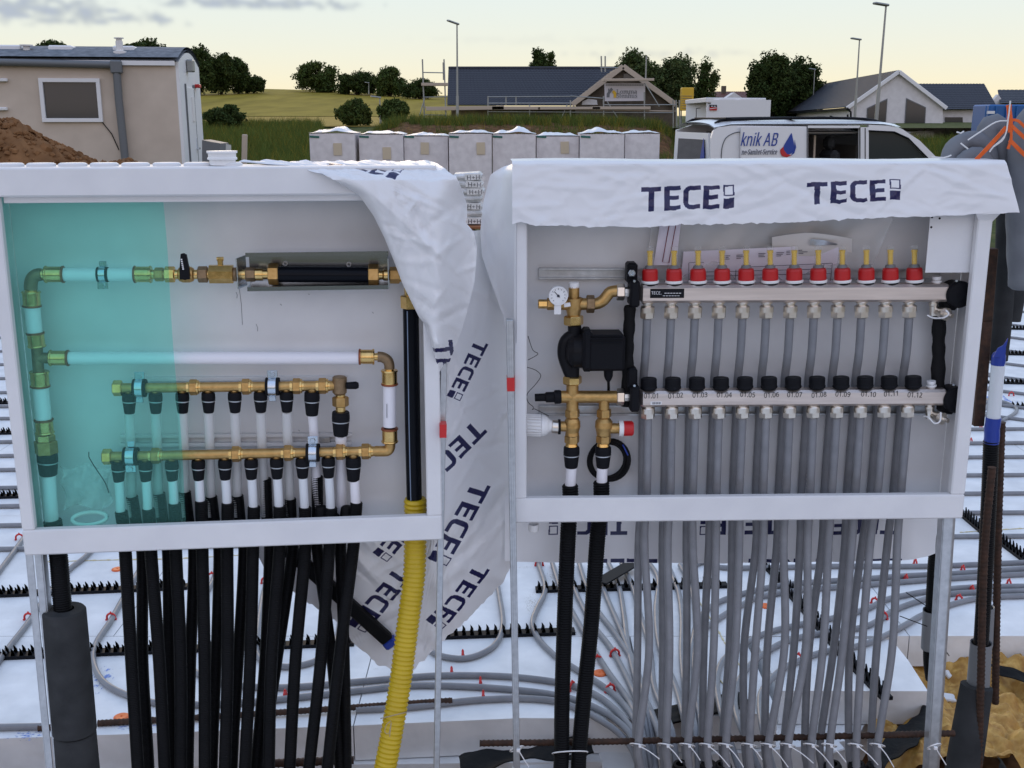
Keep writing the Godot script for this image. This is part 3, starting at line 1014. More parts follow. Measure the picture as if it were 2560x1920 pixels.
func right_cabinet() -> void:
	var y := Vector3.UP
	var bs := Basis(RX, y, RN)
	var cab := cabinet("white open cabinet of steel manifolds and grey pipes under a printed cover", R0, RX, RN, RW, 0.026, 0.03, 0.052, 0.054)
	var k := mpp(RP(1800, 800))
	var b := nb()
	for q in [[672.0, 675.0, 695.0, 698.0], [1015.0, 1012.0, 1036.0, 1034.0]]:
		b = nb()
		for s in [[q[0], q[1]], [q[2], q[3]]]:
			b.beam(RP(1347, s[0], 0.108), RP(2350, s[1], 0.108), 0.004, 0.010, RN, 0.0005)
		b.beam(RP(1347, (q[0] + q[2]) / 2, 0.1145), RP(2350, (q[1] + q[3]) / 2, 0.1145), 0.018, 0.002, RN)
		add(b, "mounting_rail", M["galvanised steel"], cab)
	b = nb()
	b.lathe(RP(1334, 1310, 0.05), -y, [Vector2(0, 0.011), Vector2(0.014, 0.011), Vector2(0.016, 0.010), Vector2(0.016, 0)], 20)
	add(b, "drain_stub", M["white plastic"], cab)
	# plain steel plate hanging in the upper corner
	var t := thing("cover_plate", "plain white sheet metal plate with three small holes in the cabinet corner", "plate", RP(2370, 679, 0.022))
	var pa := RP(2313, 679, 0.024)
	var pb := RP(2424, 679, 0.024)
	b = nb()
	b.box((pa + pb) * 0.5 + y * 0.062, Vector3(pa.distance_to(pb), 0.128, 0.0015), bs, 0.0004)
	add(b, "plate", M["cabinet white enamel"], t)
	for q in [[2330, 543], [2349, 546], [2328, 568]]:
		b = nb()
		b.lathe(RP(q[0], q[1], 0.0232), RN, [Vector2(0, 0.0022), Vector2(0.0006, 0.0022), Vector2(0.0006, 0)], 12)
		add(b, "screw_hole", M["black rubber"], t)

	# --- the two steel manifolds
	var ux := []
	for i in 12: ux.append(1625.0 + i * 60.1)
	for r in 2:
		var up := r == 0
		t = thing("steel_manifold", "upper steel manifold with twelve red capped flow gauges" if up else "lower steel manifold with twelve black caps and handwritten numbers", "manifold", RP(1980, 735 if up else 992), "steel heating manifolds")
		var v0 := 733.0 if up else 994.0
		var v1 := 730.0 if up else 989.5
		var hh := 44.0 if up else 42.0
		b = nb()
		b.beam(RP(1598, v0), RP(2368 if up else 2361, v1), hh * k, 0.036, RN, 0.0055)
		add(b, "manifold_bar", M["brushed steel"], t)
		# end brackets of black plastic
		for s in 2:
			var eu := (1584.0 if s == 0 else 2377.0) - (0.0 if up or s == 0 else 7.0)
			var ev := lerpf(v0, v1, s) - 2.0
			b = nb()
			if s == 0:
				b.box(RP(eu, ev, 0.055), Vector3(24 * k, 66 * k, 0.05), bs, 0.004)
				b.box(RP(eu - 6, ev - 50, 0.07), Vector3(26 * k, 52 * k, 0.04), bs, 0.004)
				if up: b.lathe(RP(eu - 5, ev - 49, 0.05), RN, [Vector2(0, 13 * k), Vector2(0.004, 13 * k), Vector2(0.006, 10 * k), Vector2(0.006, 0)], 20)
			else:
				b.lathe(RP(eu, ev, 0.085), RN, [Vector2(0, 30 * k), Vector2(0.045, 34 * k), Vector2(0.05, 30 * k), Vector2(0.052, 12 * k), Vector2(0.052, 0)], 24)
				b.box(RP(eu - 6, ev + 20, 0.07), Vector3(30 * k, 50 * k, 0.04), bs, 0.004)
			add(b, "end_bracket", M["black plastic"], t)
			b = nb()
			b.lathe(RP(eu + (2 if s == 0 else 14), ev - (28 if s == 0 else 26), 0.0285), RN, [Vector2(0, 3.4 * k), Vector2(0.0015, 3.0 * k), Vector2(0.0015, 0)], 10)
			if s == 0 and up:
				b.lathe(RP(eu - 5, ev - 49, 0.0445), RN, [Vector2(0, 9.5 * k), Vector2(0.005, 9.5 * k), Vector2(0.006, 8 * k), Vector2(0.006, 4 * k), Vector2(0.004, 3 * k), Vector2(0.004, 0)], 6, true)
			add(b, "bracket_screw", M["bright steel"], t)
		# bleed screw and drain cock
		var bu := 2342.0 if up else 2328.0
		var bv := v1 - hh / 2
		b = nb()
		lat(b, RP(bu, bv + 2), RP(bu, bv - 30), [[0, 9], [5, 9], [5, 13], [9, 13], [9, 8], [13, 11], [19, 11], [19, 0]], 12)
		add(b, "bleed_screw", M["white plastic"], t)
		b = nb()
		bv = v1 + hh / 2
		var du := 2334.0 if up else 2324.0
		lat(b, RP(du, bv - 3), RP(du, bv + 45), [[0, 9], [8, 9], [8, 12], [14, 12], [16, 10], [40, 10], [42, 0]], 14)
		b.lathe(RP(du + 4, bv + 26), RN + RX * 0.6 - y * 0.1, [Vector2(0, 10 * k), Vector2(0.012, 12 * k), Vector2(0.022, 16 * k), Vector2(0.030, 16 * k), Vector2(0.032, 6 * k), Vector2(0.042, 6 * k), Vector2(0.042, 0)], 16)
		var dc := add(b, "drain_cock", M["nickel"], t)
		b = nb()
		if up: b.tube(curve([RP(du - 16, bv + 36, 0.04), RP(du, bv + 43, 0.03), RP(du + 26, bv + 42, 0.01), RP(du + 38, bv + 32, 0.005), RP(du + 30, bv + 24, 0.005)], 0.006), 0.0018, 6)
		else: b.tube(curve([RP(du - 14, bv + 30, 0.04), RP(du - 2, bv + 34, 0.02), RP(du + 12, bv + 48, 0.01), RP(du + 26, bv + 42, 0.005), RP(du + 28, bv + 20, 0.005)], 0.006), 0.0018, 6)
		add(b, "retaining_strap", M["white plastic"], dc)
		for i in 12:
			var u: float = ux[i]
			var vb := lerpf(v0, v1, i / 11.0)
			if up:
				# flow gauge: red cap on a white ring, sight glass with yellow float
				var gt := vb - hh / 2
				b = nb()
				lat(b, RP(u, gt + 1), RP(u, gt - 60), [[0, 19], [4, 19]], 20)
				var red := run("red_cap", M["red plastic"], t, u, gt - 9, u, gt - 50, [[0, 17], [0, 19], [3, 19.8], [24, 19.6], [29, 18], [31, 13], [31, 0]], 0.06, true, 24)
				add(b, "gauge_seat", M["black rubber"], red)
				run("white_ring", M["white plastic"], red, u, gt - 3, u, gt - 10, [[0, 18], [0, 21], [4, 23], [7, 22], [7, 15]], 0.06, true, 24)
				run("collar", M["grey sleeve"], red, u, gt - 40, u, gt - 50, [[0, 13], [3, 13], [3, 12], [6, 12], [6, 9], [8, 9], [8, 0]], 0.06, true, 18)
				run("float_scale", M["yellow plastic"], red, u, gt - 46, u, gt - 90, [[0, 6.4], [32, 6.4], [32, 7.6], [38, 7.6], [39, 0]], 0.06, true, 12)
				run("scale_ring", M["pen ink"], red, u, gt - 78, u, gt - 80, [[0, 6.4], [0, 7.2], [2, 7.2], [2, 6.4]], 0.06, true, 12)
				run("sight_glass", M["clear plastic"], red, u, gt - 47, u, gt - 97, [[0, 9.2], [46, 9.2], [48, 8], [48, 0]], 0.06, true, 16)
			else:
				var ct := vb - hh / 2
				run("black_cap", M["black plastic"], t, u - 3, ct + 1, u - 3, ct - 40, [[0, 17], [3, 17], [3, 20.5], [7, 21], [9, 19.8], [26, 20], [29, 18.6], [30, 14], [29, 0]], 0.055, true, 22)
				text("number", "01.%02d" % (i + 1), RP(u + 3 + rng.randf_range(-2, 3), vb - 4 + rng.randf_range(-2, 2), 0.0415), bs * Basis(Vector3.BACK, rng.randf_range(-0.06, 0.08)), 0.0108, M["pen ink"], t, "Droid Sans", 0.0004, true, 0.86)
			# compression fitting and pipe below
			var fu := u - 6 - i * 0.6
			var fv := vb + hh / 2
			if up:
				run("pipe_fitting", M["nickel"], t, fu, fv - 2, fu, fv + 20, [[0, 13], [4, 15], [6, 15], [6, 11], [20, 11]], 0.06, true, 18)
				run("fitting_nut", M["nickel"], t, fu, fv + 10, fu - 0.5, fv + 30, [[0, 11], [0, 15], [3, 17.8], [16, 17.8]], 0.06, true, 22)
				hexn("fitting_nut", M["nickel"], t, fu - 0.4, fv + 24, fu - 0.8, fv + 41, 18.4, 0.06, true, 1.5)
			else:
				fu = u - 5 - i * 1.1
				run("pipe_fitting", M["nickel"], t, fu, fv - 2, fu, fv + 8, [[0, 12], [8, 12]], 0.06, true, 18)
				run("fitting_nut", M["nickel"], t, fu, fv + 2, fu, fv + 20, [[0, 11], [0, 15], [3, 17], [16, 17]], 0.06, true, 22)
				hexn("fitting_nut", M["nickel"], t, fu, fv + 16, fu, fv + 31, 17.6, 0.06, true, 1.5)
		if up:
			b = nb()
			b.box(RP(1668, 733.5, 0.0415), Vector3(84 * k, 23 * k, 0.0006), bs, 0.0002)
			var st := add(b, "sticker", M["black sticker"], t)
			text("lettering", "TECE.", RP(1641, 732.5, 0.0408), bs, 0.0062, M["white print"], st, "Droid Sans", 0.0003)
			for q in [[1683, 733, 40, 1.6], [1679, 739.5, 38, 1.2]]:
				b = nb()
				for j in 6: b.box(RP(q[0] - 19 + j * 7.2, q[1], 0.0408), Vector3(5.4 * k, q[3] * k, 0.0002), bs)
				add(b, "small_print", M["white print"], st)
		else:
			b = nb()
			b.box(RP(1640, 1008, 0.0415), Vector3(28 * k, 9 * k, 0.0005), bs)
			var st := add(b, "barcode_label", M["white plastic"], t)
			b = nb()
			for j in 9: b.box(RP(1631 + j * 2.4, 1008, 0.041), Vector3((0.8 + (j * 7 % 3) * 0.4) * k, 6 * k, 0.0002), bs)
			add(b, "bars", M["ink"], st)

	# --- grey heating pipes
	var by := [1604, 1660, 1718, 1775, 1832, 1889, 1946, 2003, 2060, 2117, 2175, 2232]
	var fy := [1617, 1676, 1732, 1791, 1848, 1908, 1965, 2025, 2079, 2138, 2193, 2252]
	var b1 := [1596, 1656, 1716, 1772, 1830, 1890, 1942, 2000, 2055, 2112, 2155, 2218]
	var f1 := [1611, 1669, 1732, 1790, 1848, 1908, 1959, 2019, 2071, 2129, 2175, 2243]
	var f2 := [1596, 1666, 1720, 1769, 1815, 1874, 1922, 1971, 2029, 2075, 2141, 2195]
	var b2 := [1590, 1655, 1712, 1757, 1806, 1862, 1912, 1960, 2012, 2050, 2122, 2178]
	for i in 12:
		var u: float = ux[i] - 7 - i * 0.6
		O = RP(b2[i], 1925, 0.1)
		b = nb()
		b.tube(curve([RP(u, 790, 0.06), RP(u - 4 - i * 0.2, 880, 0.075), RP(u - 9 - i * 0.6, 945, 0.098), RP(u - 11 - i * 0.8, 1010, 0.102), RP(by[i], 1240, 0.10), RP(b1[i], 1365, 0.095), RP(lerpf(b1[i], b2[i], 0.55) + rng.randf_range(-16, 8), 1620, 0.09), RP(b2[i], 1857, 0.075), RP(b2[i] + 6, 1925, 0.075), RP(b2[i] + 10, 2060, 0.075)], 0.02), 10.6 * k, 14)
		solo(b, "heating_pipe", M["grey pipe"], "grey heating pipe below the %s red gauge counted from the black pump" % ORD[i], "pipe", "grey heating pipes of the upper steel manifold")
		u = ux[i] - 5 - i * 1.1
		O = RP(f2[i], 1925, 0.05)
		b = nb()
		var sway := 9.0 + rng.randf_range(-13, 13)
		var fp := curve([RP(u, 1038, 0.06), RP(lerpf(u, fy[i], 0.4), 1120, 0.06), RP(fy[i], 1240, 0.062), RP(f1[i], 1365, 0.062), RP(lerpf(f1[i], f2[i], 0.5) + sway, 1620, 0.055), RP(f2[i], 1857, 0.045), RP(f2[i] + 5 - i * 0.5, 1925, 0.045), RP(f2[i] + 14 - i * 2, 2060, 0.045)], 0.02)
		b.tube(fp, 10.6 * k, 14)
		var hp := solo(b, "heating_pipe", M["grey pipe"], "grey heating pipe screwed below the %s handwritten number from the black pump" % ORD[i], "pipe", "grey heating pipes of the lower steel manifold")
		# printed line of tiny marks down the pipe
		b = nb()
		var side := RX * cos(0.9 + i * 0.35) * 10.6 * k + RN * sin(0.9 + i * 0.35) * 10.6 * k
		for j in range(4, fp.size() - 1):
			if (j / 7 + i) % 3 == 0: continue
			var pd: Vector3 = fp[j + 1] - fp[j]
			for q in 2:
				var pm: Vector3 = (fp[j] as Vector3) + pd * (q * 0.5 + 0.1)
				b.beam(pm + side, pm + pd * (0.22 + 0.14 * ((j * 7 + q * 3) % 3) / 2.0) + side, 0.0022, 0.0006, side)
		add(b, "pipe_print", M["pipe print"], hp)
		# cable tie
		O = RP(f2[i], 1864, 0.03)
		b = nb()
		var lp := []
		for j in 17:
			var an := TAU * j / 16.0
			lp.append(RP(f2[i] - 2 + 19 * cos(an), 1863 + 3 * cos(an) - 3.0 * sin(an), 0.052 - 0.022 * sin(an)))
		b.tube(lp, 0.0016, 6)
		b.box(RP(f2[i] + 4, 1866, 0.027), Vector3(0.0065, 0.0055, 0.006), bs, 0.001)
		var dx := rng.randf_range(18, 62)
		var dy := rng.randf_range(30, 58)
		b.tube(curve([RP(f2[i] + 4, 1866, 0.026), RP(f2[i] + 4 + dx * 0.5, 1866 + dy * 0.42, 0.015), RP(f2[i] + 4 + dx, 1866 + dy, 0.01)], 0.01), 0.0013, 5)
		solo(b, "cable_tie", M["white plastic"], "white cable tie on the %s grey pipe along the rusty bar from the thick hoses" % ORD[i], "cable tie", "white cable ties along the rusty bar")
	for q in [[1770, 1905], [1806, 1905], [2080, 1904], [2140, 1902], [2186, 1905], [1700, 1890]]:
		O = RP(q[0], 1930, 0.05)
		b = nb()
		lat(b, RP(q[0] + 8, 1990, 0.055), RP(q[0], q[1] - 8, 0.055), [[0, 24], [60, 24], [85, 22], [92, 19], [92, 12]], 18)
		solo(b, "hose_grommet", M["black rubber"], "black rubber collar where grey pipes leave the trench", "grommet", "rubber collars below the rusty bar")

	# --- pump group
	t = thing("pump_group", "brass mixing group with black pump, dial gauge and two valve heads", "pump", RP(1430, 1217))
	var Z := M["cast brass"] as Material
	hexn("test_plug", M["brass"], t, 1345, 760, 1370, 760, 11.5, 0.06, true)
	hexn("hex_nut", Z, t, 1367, 760, 1386, 760, 15, 0.06, true)
	b = nb()
	rr(b, [RP(1380, 760), RP(1470, 760)], 15)
	rr(b, [RP(1435, 716), RP(1435, 800)], 13.5)
	b.lathe(RP(1435, 745), -y, [Vector2(0, 22 * k), Vector2(0.022, 20 * k), Vector2(0.04, 15 * k)], 20)
	add(b, "cross_fitting", Z, t)
	run("white_cap", M["white plastic"], t, 1435, 719, 1435, 704, [[0, 13.5], [11, 13.5], [14, 11], [14, 0]], 0.06, true)
	hexn("union_nut", M["dark bronze"], t, 1466, 760, 1486, 760, 22.5, 0.06, true)
	b = nb()
	rr(b, curve([RP(1484, 760), RP(1496, 758), RP(1508, 751), RP(1517, 740), RP(1526, 730), RP(1544, 727)], 0.005), 14.5)
	add(b, "offset_bend", M["cast brass"], t)
	hexn("union_nut", M["nickel"], t, 1541, 730, 1561, 730, 21, 0.06, true)
	run("neck", M["nickel"], t, 1560, 730, 1582, 731, [[0, 13], [22, 13]], 0.06, true, 8, true)
	hexn("pump_nut", M["brass"], t, 1434, 789, 1434, 813, 25, 0.06, true, 3)
	# pump
	b = nb()
	rr(b, [RP(1436, 810), RP(1437, 850)], 17)
	rr(b, curve([RP(1440, 836, 0.06), RP(1416, 852, 0.06), RP(1410, 884, 0.06), RP(1420, 918, 0.06), RP(1432, 944, 0.06)], 0.006), 17)
	b.lathe(RP(1420, 877, 0.055), RX, [Vector2(-6 * k, 20 * k), Vector2(0, 34 * k), Vector2(12 * k, 42 * k), Vector2(34 * k, 44 * k), Vector2(36 * k, 40 * k), Vector2(44 * k, 40 * k)], 28)
	rr(b, [RP(1432, 915), RP(1431, 946)], 17)
	var pump := add(b, "pump_body", M["black iron paint"], t)
	b = nb()
	b.box(RP(1512, 875, 0.05), Vector3(92 * k, 90 * k, 0.075), bs, 0.006)
	for j in 3: b.box(RP(1512, 838 + j * 9, 0.0115), Vector3(88 * k, 3 * k, 0.004), bs, 0.001)
	b.box(RP(1466, 871, 0.04), Vector3(24 * k, 100 * k, 0.06), bs, 0.006)
	for q in [[1466, 826], [1466, 920]]: b.box(RP(q[0], q[1], 0.035), Vector3(18 * k, 12 * k, 0.03), bs, 0.002)
	add(b, "motor_housing", M["black plastic"], pump)
	run("cable_gland", M["black plastic"], pump, 1521, 921, 1521, 955, [[0, 12], [20, 11], [28, 8], [34, 4]], 0.05, true, 16)
	b = nb()
	b.tube(curve([RP(1521, 950, 0.05), RP(1521, 985, 0.085), RP(1516, 1060, 0.1), RP(1500, 1110, 0.1)], 0.01), 3.6 * k, 8)
	add(b, "power_cable", M["black rubber"], pump)
	# lower brass body
	hexn("pump_nut", M["brass"], t, 1431, 940, 1431, 961, 24, 0.06, true, 3)
	b = nb()
	rr(b, [RP(1431, 958), RP(1431, 1030)], 15.5)
	rr(b, [RP(1402, 992), RP(1544, 992)], 15.5)
	rr(b, [RP(1510, 992), RP(1510, 1030)], 13.5)
	add(b, "mixing_body", Z, t)
	run("black_plug", M["black plastic"], t, 1403, 992, 1336, 994, [[0, 16], [4, 17.5], [16, 17.5], [18, 13.5], [38, 13], [40, 10], [66, 9.5], [66, 0]], 0.06, true)
	hexn("union_nut", M["nickel"], t, 1541, 992, 1560, 992, 21.5, 0.06, true)
	run("neck", M["nickel"], t, 1558, 992, 1580, 992, [[0, 12], [22, 12]], 0.06, true, 8, true)
	for q in [[1431.0, 1433.0, 20.0, 1066.0], [1510.0, 1507.0, 22.0, 1071.0]]:
		hexn("union_nut", Z, t, q[0], 1023, q[0], 1044, 18.5, 0.06, true)
		b = nb()
		b.lathe(RP(q[0], 1042), -y, [Vector2(0, 12 * k), Vector2(4 * k, 16 * k), Vector2(12 * k, q[2] * k), Vector2(26 * k, (q[2] + 1) * k), Vector2(40 * k, (q[2] - 3) * k), Vector2(48 * k, 18 * k)], 24)
		rr(b, [RP(q[0], q[3]), RP(q[0] + (-40 if q[0] < 1500 else 40), q[3])], 13)
		add(b, "valve_body", Z, t)
		hexn("union_nut", M["cast brass"], t, q[0] - 1, 1088, q[0] - 1.5, 1108, 19, 0.06, true)
		run("neck", M["brass"], t, q[0] - 2, 1105, q[0] - 2, 1123, [[0, 14], [10, 16], [18, 13]], 0.06, true)
		cone_fitting(t, q[0] - 2, 1116, 1171, 20.5, 0.06, true, -1)
	run("nut", M["nickel"], t, 1395, 1067, 1379, 1066, [[0, 17], [14, 17], [16, 15]], 0.06, true, 16)
	run("seal", M["black rubber"], t, 1401, 1067, 1394, 1067, [[0, 16], [0, 19], [6, 19]], 0.06, true)
	# thermostat head with ribs
	b = nb()
	lat(b, RP(1381, 1065), RP(1316, 1062), [[0, 13], [8, 17], [14, 23], [22, 27], [28, 27.5], [29, 24.5], [66, 25], [66, 0]], 28)
	var hd := add(b, "thermostat_head", M["white plastic"], t)
	for j in 20:
		b = nb()
		var an := TAU * j / 20.0
		var rv := (y * cos(an) + RN * sin(an)) * 26.6 * k
		b.beam(RP(1352, 1063.8) + rv, RP(1316, 1062) + rv, 5.0 * k, 4.4 * k, rv, 0.0008)
		add(b, "grip_rib", M["white plastic"], hd)
	# red hand knob
	run("white_ring", M["white plastic"], t, 1547, 1071, 1560, 1071, [[0, 14], [0, 20], [10, 20], [12, 17]], 0.06, true, 24)
	b = nb()
	lat(b, RP(1557, 1071), RP(1585, 1071), [[0, 17], [3, 18.5], [22, 18.5], [26, 16.5], [26, 0]], 24)
	for j in 14:
		var an := TAU * j / 14.0
		var rv := (y * cos(an) + RN * sin(an)) * 18.4 * k
		b.beam(RP(1561, 1071) + rv, RP(1580, 1071) + rv, 3.4 * k, 1.6 * k, rv)
	add(b, "red_knob", M["red plastic"], t)
	# dial gauge
	b = nb()
	var gc := RP(1396, 740, 0.03)
	var gn := (RN + RX * 0.02).normalized()
	b.lathe(gc - gn * 0.016, gn, [Vector2(0, 20 * k), Vector2(0.002, 23.5 * k), Vector2(0.014, 24 * k), Vector2(0.017, 23 * k), Vector2(0.017, 20.5 * k), Vector2(0.0145, 20 * k), Vector2(0.0145, 0)], 36)
	var g := add(b, "dial_gauge", M["white plastic"], t)
	b = nb()
	for j in 11:
		var an := deg_to_rad(225.0 - j * 27.0)
		var e := RX * cos(an) + y * sin(an)
		b.beam(gc + gn * -0.0011 + e * 15.0 * k, gc + gn * -0.0011 + e * (18.5 if j % 2 else 17.5) * k, 1.2 * k, 0.0003, gn)
	b.beam(gc - gn * 0.0006 + (RX * 0.62 - y * 0.60) * 6 * k, gc - gn * 0.0006 - (RX * 0.72 - y * 0.78) * 14 * k, 1.6 * k, 0.0003, gn)
	b.lathe(gc - gn * 0.001, gn, [Vector2(0, 3.4 * k), Vector2(0.0009, 3.4 * k), Vector2(0.0009, 0)], 14)
	add(b, "needle_and_scale", M["ink"], g)
	b = nb()
	b.box(RP(1394, 774, 0.033), Vector3(17 * k, 24 * k, 0.0015), bs, 0.0004)
	b.box(RP(1418, 762, 0.040), Vector3(16 * k, 10 * k, 0.001), bs * Basis(Vector3.BACK, 0.15), 0.0003)
	add(b, "tag", M["white plastic"], g)
	# feed pipes of the pump group
	for q in [[1429, 1426, 1424, 1212], [1506, 1504, 1503, 1204]]:
		straight_pipe("water_pipe", M["white pipe"], "white pipe between the mixing group and a thick black hose", "white pipes of the mixing group", [RP(q[0], 1165), RP(q[2], 1240)], 14 * k)
	for q in [[1425, 1426, 1420, 1411, 1405, 1404, 1212], [1503, 1503, 1494, 1478, 1458, 1448, 1204]]:
		O = RP(q[5], 1930, 0.05)
		b = nb()
		hose(b, [RP(q[0], q[6], 0.06), RP(q[1], 1260, 0.06), RP(q[2], 1340, 0.06), RP(q[3], 1560, 0.055), RP(q[4], 1760, 0.05), RP(q[5], 1880, 0.045), RP(q[5] - 2, 1930, 0.045), RP(q[5] - 4, 2060, 0.045)], 21.2 * k, 7.2 * k, 2.8 * k, 18)
		solo(b, "corrugated_hose", M["black hose"], "thick black corrugated hose below the mixing group", "hose", "thick black hoses of the mixing group")
	O = RP(1430, 1880, 0.02)
	b = nb()
	var lp := []
	for j in 21:
		var an := TAU * j / 20.0
		lp.append(RP(1425 + 44 * cos(an), 1882 - 4.0 * sin(an) - 2 * cos(an), 0.046 - 0.026 * sin(an)))
	b.tube(lp, 0.0017, 6)
	solo(b, "cable_tie", M["white plastic"], "white cable tie holding the two thick black hoses together", "cable tie")
	# coil of black cable
	O = RP(1523, 1200, 0.09)
	b = nb()
	for j in 7:
		var c := RP(1522 + rng.randf_range(-4, 4), 1153 + rng.randf_range(-4, 4), 0.088 + 0.004 * (j % 3))
		var cp := []
		var rad := (46.0 + (j % 4) * 3.0) * k
		for q in 33:
			var an := TAU * q / 32.0
			cp.append(c + RX * rad * cos(an) * 0.98 + y * rad * sin(an) * 1.02 + RN * 0.003 * sin(an * 2 + j))
		b.tube(cp, 3.8 * k, 8, false)
	solo(b, "cable_coil", M["black rubber"], "coil of black power cable behind the black hose", "cable")
	O = RP(1562, 1125, 0.07)
	b = nb()
	b.tube(curve([RP(1557, 1112, 0.08), RP(1561, 1120, 0.075), RP(1570, 1138, 0.075)], 0.006), 0.0018, 6)
	solo(b, "cable_end", M["blue tape"], "bare blue wire end of the coiled cable", "wire")
	# black insulated bars between the manifolds
	for q in [[1575, 765, 1566, 1015, 14.0, "black strut joining the manifolds beside the pump"], [2350, 770, 2344, 975, 16.5, "black strut joining the manifolds beside the drain cocks"]]:
		O = RP(q[2], q[3], 0.08)
		b = nb()
		var sw := [RP(q[0], q[1], 0.075), RP(q[0] - 3, lerpf(q[1], q[3], 0.3), 0.078), RP(lerpf(q[0], q[2], 0.6), lerpf(q[1], q[3], 0.6), 0.077), RP(q[2], q[3], 0.075)]
		var cc := curve(sw, 0.012)
		var rd := []
		for j in cc.size(): rd.append((q[4] + 1.4 * sin(j * 1.7) + 0.8 * sin(j * 0.6)) * k)
		b.tube(cc, rd, 12)
		solo(b, "bracket_strut", M["black rubber"], q[5], "strut", "black struts between the steel manifolds")
	O = RP(1530, 1000, 0.09)
	b = nb()
	b.tube(curve([RP(1320, 840, 0.06), RP(1332, 875, 0.055), RP(1345, 885, 0.055), RP(1320, 900, 0.06)], 0.006), 0.0007, 5)
	b.tube(curve([RP(1318, 918, 0.06), RP(1340, 926, 0.055), RP(1352, 940, 0.055), RP(1338, 962, 0.05), RP(1318, 985, 0.045), RP(1320, 1005, 0.04), RP(1334, 1018, 0.03), RP(1330, 1024, 0.03), RP(1336, 1022, 0.03), RP(1372, 1040, 0.04)], 0.006), 0.0007, 5)
	solo(b, "sensor_wire", M["black rubber"], "thin black sensor wire curling beside the thermostat head", "wire")

	# --- papers tucked behind the gauges
	t = thing("paper_sheet", "lavender drawing sheet with ruled boxes leaning behind the red caps", "paper", RP(1900, 700, 0.1))
	b = nb()
	var pts := []
	for j in 5:
		for i in 13:
			var s := i / 12.0
			var r := j / 4.0
			pts.append(RP(lerpf(1709, 2098, s) - r * 8, lerpf(lerpf(629, 611, s), lerpf(704, 706, s), r), 0.092 + 0.012 * r + 0.003 * sin(s * 9)))
	b.sheet(pts, 13)
	add(b, "sheet", M["paper"], t)
	b = nb()
	for q in [[1722, 657, 1722, 700], [1722, 657, 1760, 656], [1860, 668, 2080, 658], [1765, 680, 2078, 672], [1765, 690, 2078, 684], [2081, 658, 2076, 702], [1840, 674, 1838, 700], [1910, 670, 1908, 700], [1990, 664, 1987, 700], [2060, 660, 2057, 700]]:
		b.beam(RP(q[0], q[1], 0.0875), RP(q[2], q[3], 0.0905), 1.2 * k, 0.0004, RN)
	add(b, "ruled_line", M["ink"], t)
	b = nb()
	for q in [[1815, 640], [1850, 638], [1905, 634], [1950, 632], [1975, 628], [2005, 626]]:
		for j in 3: b.beam(RP(q[0] - 9, q[1] + j * 4, 0.087), RP(q[0] + rng.randf_range(0, 14), q[1] + j * 4 - 0.5, 0.087), 1.5 * k, 0.0004, RN)
	add(b, "small_print", M["ink"], t)
	t = thing("paper_strip", "lavender paper strip with a dark red ruled line under the cover", "paper", RP(1665, 660, 0.09))
	b = nb()
	pts = []
	for j in 9:
		for i in 4:
			var r := j / 8.0
			pts.append(RP(lerpf(lerpf(1652, 1634, r), lerpf(1704, 1690, r), i / 3.0), lerpf(545, 663, r), 0.09 + 0.004 * sin(i * 2 + j)))
	b.sheet(pts, 4)
	add(b, "strip", M["paper"], t)
	b = nb()
	b.tube([RP(1676, 545, 0.086), RP(1656, 655, 0.086), RP(1672, 657, 0.086), RP(1690, 560, 0.086)], 0.0009, 4)
	add(b, "ruled_line", M["dark red ink"], t)
	O = RP(1980, 640, 0.1)
	b = nb()
	pts = []
	for j in 6:
		for i in 13:
			var s := i / 12.0
			var r := j / 5.0
			pts.append(RP(lerpf(1930, 2130, s), lerpf(582 + 18 * pow(absf(s - 0.45) * 1.6, 1.5), 640, r), 0.10 - 0.018 * (1.0 - r) + 0.004 * sin(s * 7 + r * 2)))
	b.sheet(pts, 13)
	solo(b, "curled_booklet", M["old paper"], "curled booklet sticking up behind the lavender drawing sheet", "booklet")
	O = RP(2060, 604, 0.085)
	b = nb()
	b.sheet([RP(2027, 597, 0.078), RP(2060, 600, 0.078), RP(2095, 610, 0.078), RP(2024, 613, 0.082), RP(2058, 613, 0.082), RP(2090, 613, 0.082)], 3)
	solo(b, "printed_photo", M["galvanised steel"], "small grey picture printed on the curled booklet", "picture")
	O = RP(1900, 690, 0.105)
	b = nb()
	pts = []
	for j in 8:
		for i in 15:
			var s := i / 14.0
			var r := j / 7.0
			pts.append(RP(lerpf(lerpf(1632, 1612, r), lerpf(2236, 2165, r), s), lerpf(540, 700, r), 0.101 + 0.003 * sin(s * 23 + r * 5)))
	b.sheet(pts, 15)
	solo(b, "document_sleeve", M["clear bag"], "clear plastic document sleeve hanging on the back wall behind the gauges", "sleeve")


